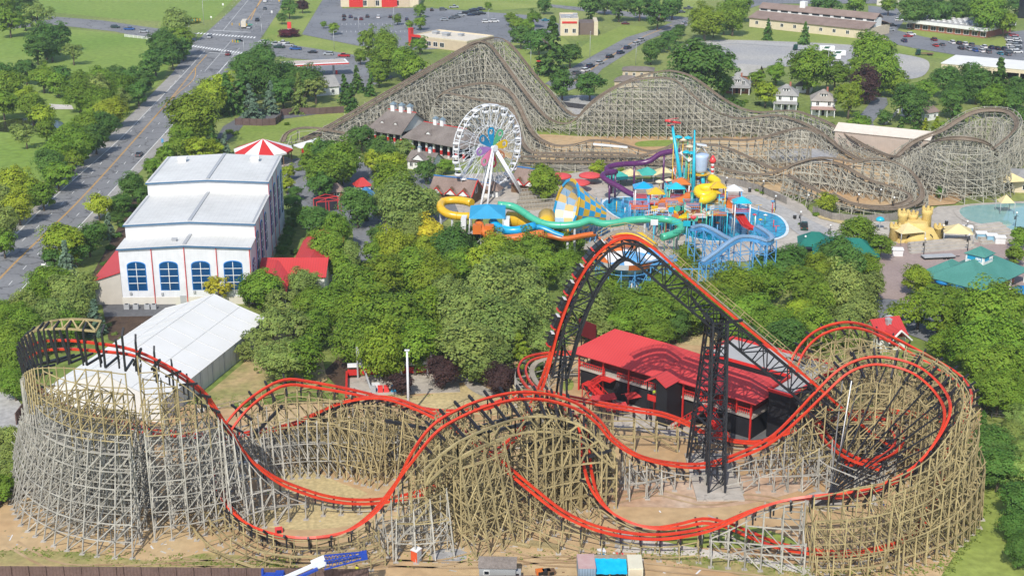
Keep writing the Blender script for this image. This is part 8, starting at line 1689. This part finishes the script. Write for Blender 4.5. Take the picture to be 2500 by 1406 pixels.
# ------------------------------------------------------------------ people and the train
def person_mesh(pose):
    me = bpy.data.meshes.new('person'); sit = pose == 'sit'
    J = {'pel': (0, 0, .95, .15), 'wai': (0, 0, 1.12, .14), 'che': (0, .01, 1.36, .17), 'nec': (0, 0, 1.52, .06), 'hea': (0, -.02, 1.66, .1), 'top': (0, 0, 1.76, .07)}
    E = [('pel', 'wai'), ('wai', 'che'), ('che', 'nec'), ('nec', 'hea'), ('hea', 'top')]
    for s, n in ((-1, 'a'), (1, 'b')):
        arm = {'stand': ((.27, .02, 1.16), (.30, -.08, .92), (.30, -.12, .82)), 'walk': ((.26, s * .12, 1.18), (.28, s * .08 - .16, .96), (.28, s * .06 - .2, .88)), 'sit': ((.34, -.05, 1.58), (.36, -.1, 1.82), (.36, -.1, 1.92))}[pose]
        J['sh' + n] = (s * .2, 0, 1.42, .075); E.append(('che', 'sh' + n)); pv = 'sh' + n
        for q, r in zip(enumerate(arm), (.055, .045, .035)): k = f'ar{n}{q[0]}'; J[k] = (s * q[1][0], q[1][1], q[1][2], r); E.append((pv, k)); pv = k
        leg = {'stand': ((.11, 0, .88), (.12, -.01, .5), (.13, .02, .08), (.14, -.14, .04)), 'walk': ((.1, 0, .88), (.11, s * .16 - .04, .5), (.11, s * .26, .1), (.11, s * .26 - .14, .05)), 'sit': ((.11, -.05, .92), (.13, -.45, .95), (.13, -.5, .52), (.13, -.62, .48))}[pose]; pv = 'pel'
        for q, r in zip(enumerate(leg), (.1, .075, .055, .045)): k = f'lg{n}{q[0]}'; J[k] = (s * q[1][0], q[1][1], q[1][2], r); E.append((pv, k)); pv = k
    K = list(J); me.from_pydata([J[k][:3] for k in K], [(K.index(a), K.index(b)) for a, b in E], [])
    o = bpy.data.objects.new('person', me); COL.objects.link(o); md = o.modifiers.new('s', 'SKIN'); ss = o.modifiers.new('u', 'SUBSURF'); ss.levels = 1
    for k, sv in zip(K, me.skin_vertices[0].data): sv.radius = (J[k][3], J[k][3]); sv.use_root = k == 'pel'
    dg = bpy.context.evaluated_depsgraph_get(); dg.update(); nm = bpy.data.meshes.new_from_object(o.evaluated_get(dg)); bpy.data.objects.remove(o)
    for q in (SHIRT, TROUS, SKIN): nm.materials.append(q)
    for f in nm.polygons: c = f.center; f.material_index = 2 if c.z > 1.5 and abs(c.x) < .16 or (abs(c.x) > .24 and not (1.1 < c.z < 1.5)) else (0 if c.z > .98 else 1); f.use_smooth = True
    return nm
SHIRT = mat('shirt_cloth', (0, 0, 0), .9, var=.1, scale=4, obj=True); TROUS = paint('dark_trousers', (.03, .035, .06), .9); SKIN = paint('skin', (.42, .24, .16), .6)
PM = {k: person_mesh(k) for k in ('stand', 'walk', 'sit')}
HATM = {c: None for c in 'wyk'}
def hat_mesh(m): o = MB().m(m).lathe([(.16, 1.70), (.135, 1.72), (.12, 1.8), (.05, 1.85)], (0, 0, 0), 10).build('hard_hat'); me = o.data; bpy.data.objects.remove(o); return me
HAT = hat_mesh(PW); HAIR = hat_mesh(paint('dark_hair', (.02, .014, .01), .9))
def person(p, rz, pose, col, label, group=None, hat=False):
    o = link('person', PM[pose], None, p, R(rz)); o.color = (*col, 1); tag(o, label, 'person', group); link('hard_hat' if hat else 'hair', HAT if hat else HAIR, o); return o
sl = ST.matrix_world if False else Matrix.Translation((11.6, 250, 0)) @ Matrix.Rotation(R(-39.4), 4, 'Z')
person(sl @ V3(20.6, -1.6, 4.72), 20, 'stand', (.50, .62, .05), 'person in a yellow green safety vest on the station balcony'); person(G(1917, 1018), 60, 'walk', (.60, .14, .02), 'person in an orange safety shirt right of the station', hat=True)
for i, (x, y, po, c, lab) in enumerate(((2154, 1248, 'stand', (.04, .07, .2), 'person in dark blue clothes and white hard hat under the right turn'), (2126, 1252, 'walk', (.03, .03, .04), 'person in dark clothes stooping left of the hard hatted one'), (655, 1218, 'walk', (.45, .55, .05), 'person in a yellow green vest inside the left loop'), (928, 1090, 'walk', (.5, .6, .05), 'person in a safety vest beneath the low middle hill'), (872, 1404, 'stand', (.62, .62, .03), 'person in a bright yellow vest at the bottom fence'), (1896, 1020, 'stand', (.1, .1, .12), 'person in grey beside the station ramp'))): person(G(x, y), 40 * i, po, c, lab, hat=i in (0, 1, 2, 3))
rp = random.Random(9)
for i, (x, y, c, cn) in enumerate(((871, 387, (.05, .12, .35), 'blue'), (878, 393, (.5, .5, .5), 'white'), (886, 385, (.5, .4, .1), 'ochre'), (893, 389, (.4, .05, .05), 'red'))): person(G(x, y, .03), rp.uniform(0, 360), 'walk', c, f'person in a {cn} top on the shaded path beside the old pavilion')
TRAIN = empty('coaster_train', MAIN.p[iT], 0, 'black and red coaster train of seven cars running over the first drop', 'train')
ics = I(1478, 580, 208.6); k0 = min(range(MAIN.n), key=lambda i: abs(MAIN.p[i].x - 14.4) + (0 if MAIN.p[i].z > 30 else 99))
for k in range(7):
    i = k0 + int(k * 2.9); p, t, s, u = MAIN.p[i], MAIN.t[i], MAIN.s[i], MAIN.u[i]; M = Matrix(((s.x, -t.x, u.x), (s.y, -t.y, u.y), (s.z, -t.z, u.z)))
    def W(x, y, z): return p + M @ V3(x, y * .7, z) - TRAIN.location
    mb = MB().m(BLACKS); mb.hexa([W(-.75, -1.5, .15), W(.75, -1.5, .15), W(.75, 1.5, .15), W(-.75, 1.5, .15)], [W(-.85, -1.3, .8), W(.85, -1.3, .8), W(.85, 1.4, .7), W(-.85, 1.4, .7)]); mb.m(REDP).hexa([W(-.78, -1.85, .3), W(.78, -1.85, .3), W(.78, -1.5, .3), W(-.78, -1.5, .3)], [W(-.6, -1.7, .95), W(.6, -1.7, .95), W(.7, -1.3, .9), W(-.7, -1.3, .9)]); mb.m(PW).hexa([W(-.7, 1.42, .2), W(.7, 1.42, .2), W(.7, 1.6, .2), W(-.7, 1.6, .2)], [W(-.7, 1.42, .7), W(.7, 1.42, .7), W(.7, 1.6, .7), W(-.7, 1.6, .7)]); cr = mb.build('car', None, TRAIN)
    for y in (-.5, .75):
        for x in (-.42, .42): MB().m(DARKIN).hexa([W(x - .25, y + .3, .7), W(x + .25, y + .3, .7), W(x + .25, y + .5, .7), W(x - .25, y + .5, .7)], [W(x - .2, y + .4, 1.6), W(x + .2, y + .4, 1.6), W(x + .2, y + .5, 1.6), W(x - .2, y + .5, 1.6)]).build('seat', None, cr)
        for x in (-.42, .42):
            q = person(p + M @ V3(x, y * .7 + .2, -.1), 0, 'sit', rp.choice([(.04, .04, .05), (.3, .03, .05), (.3, .3, .32), (.04, .07, .2)]), 'person riding with raised arms in the coaster train on the first drop', 'riders on the coaster train'); q.rotation_euler = M.to_euler()
# ------------------------------------------------------------------ thin summer haze
m = bpy.data.materials.new('haze_air'); m.use_nodes = True; n = m.node_tree; n.nodes.remove(n.nodes['Principled BSDF'])
pv = n.nodes.new('ShaderNodeVolumePrincipled'); pv.inputs['Color'].default_value = (.86, .91, 1, 1); pv.inputs['Density'].default_value = .00013; pv.inputs['Anisotropy'].default_value = .3
n.links.new(pv.outputs[0], n.nodes['Material Output'].inputs['Volume'])
hz = MB().m(m).box(-2600, 2600, -400, 5100, -1, 125).build('haze'); tag(hz, kind='stuff')
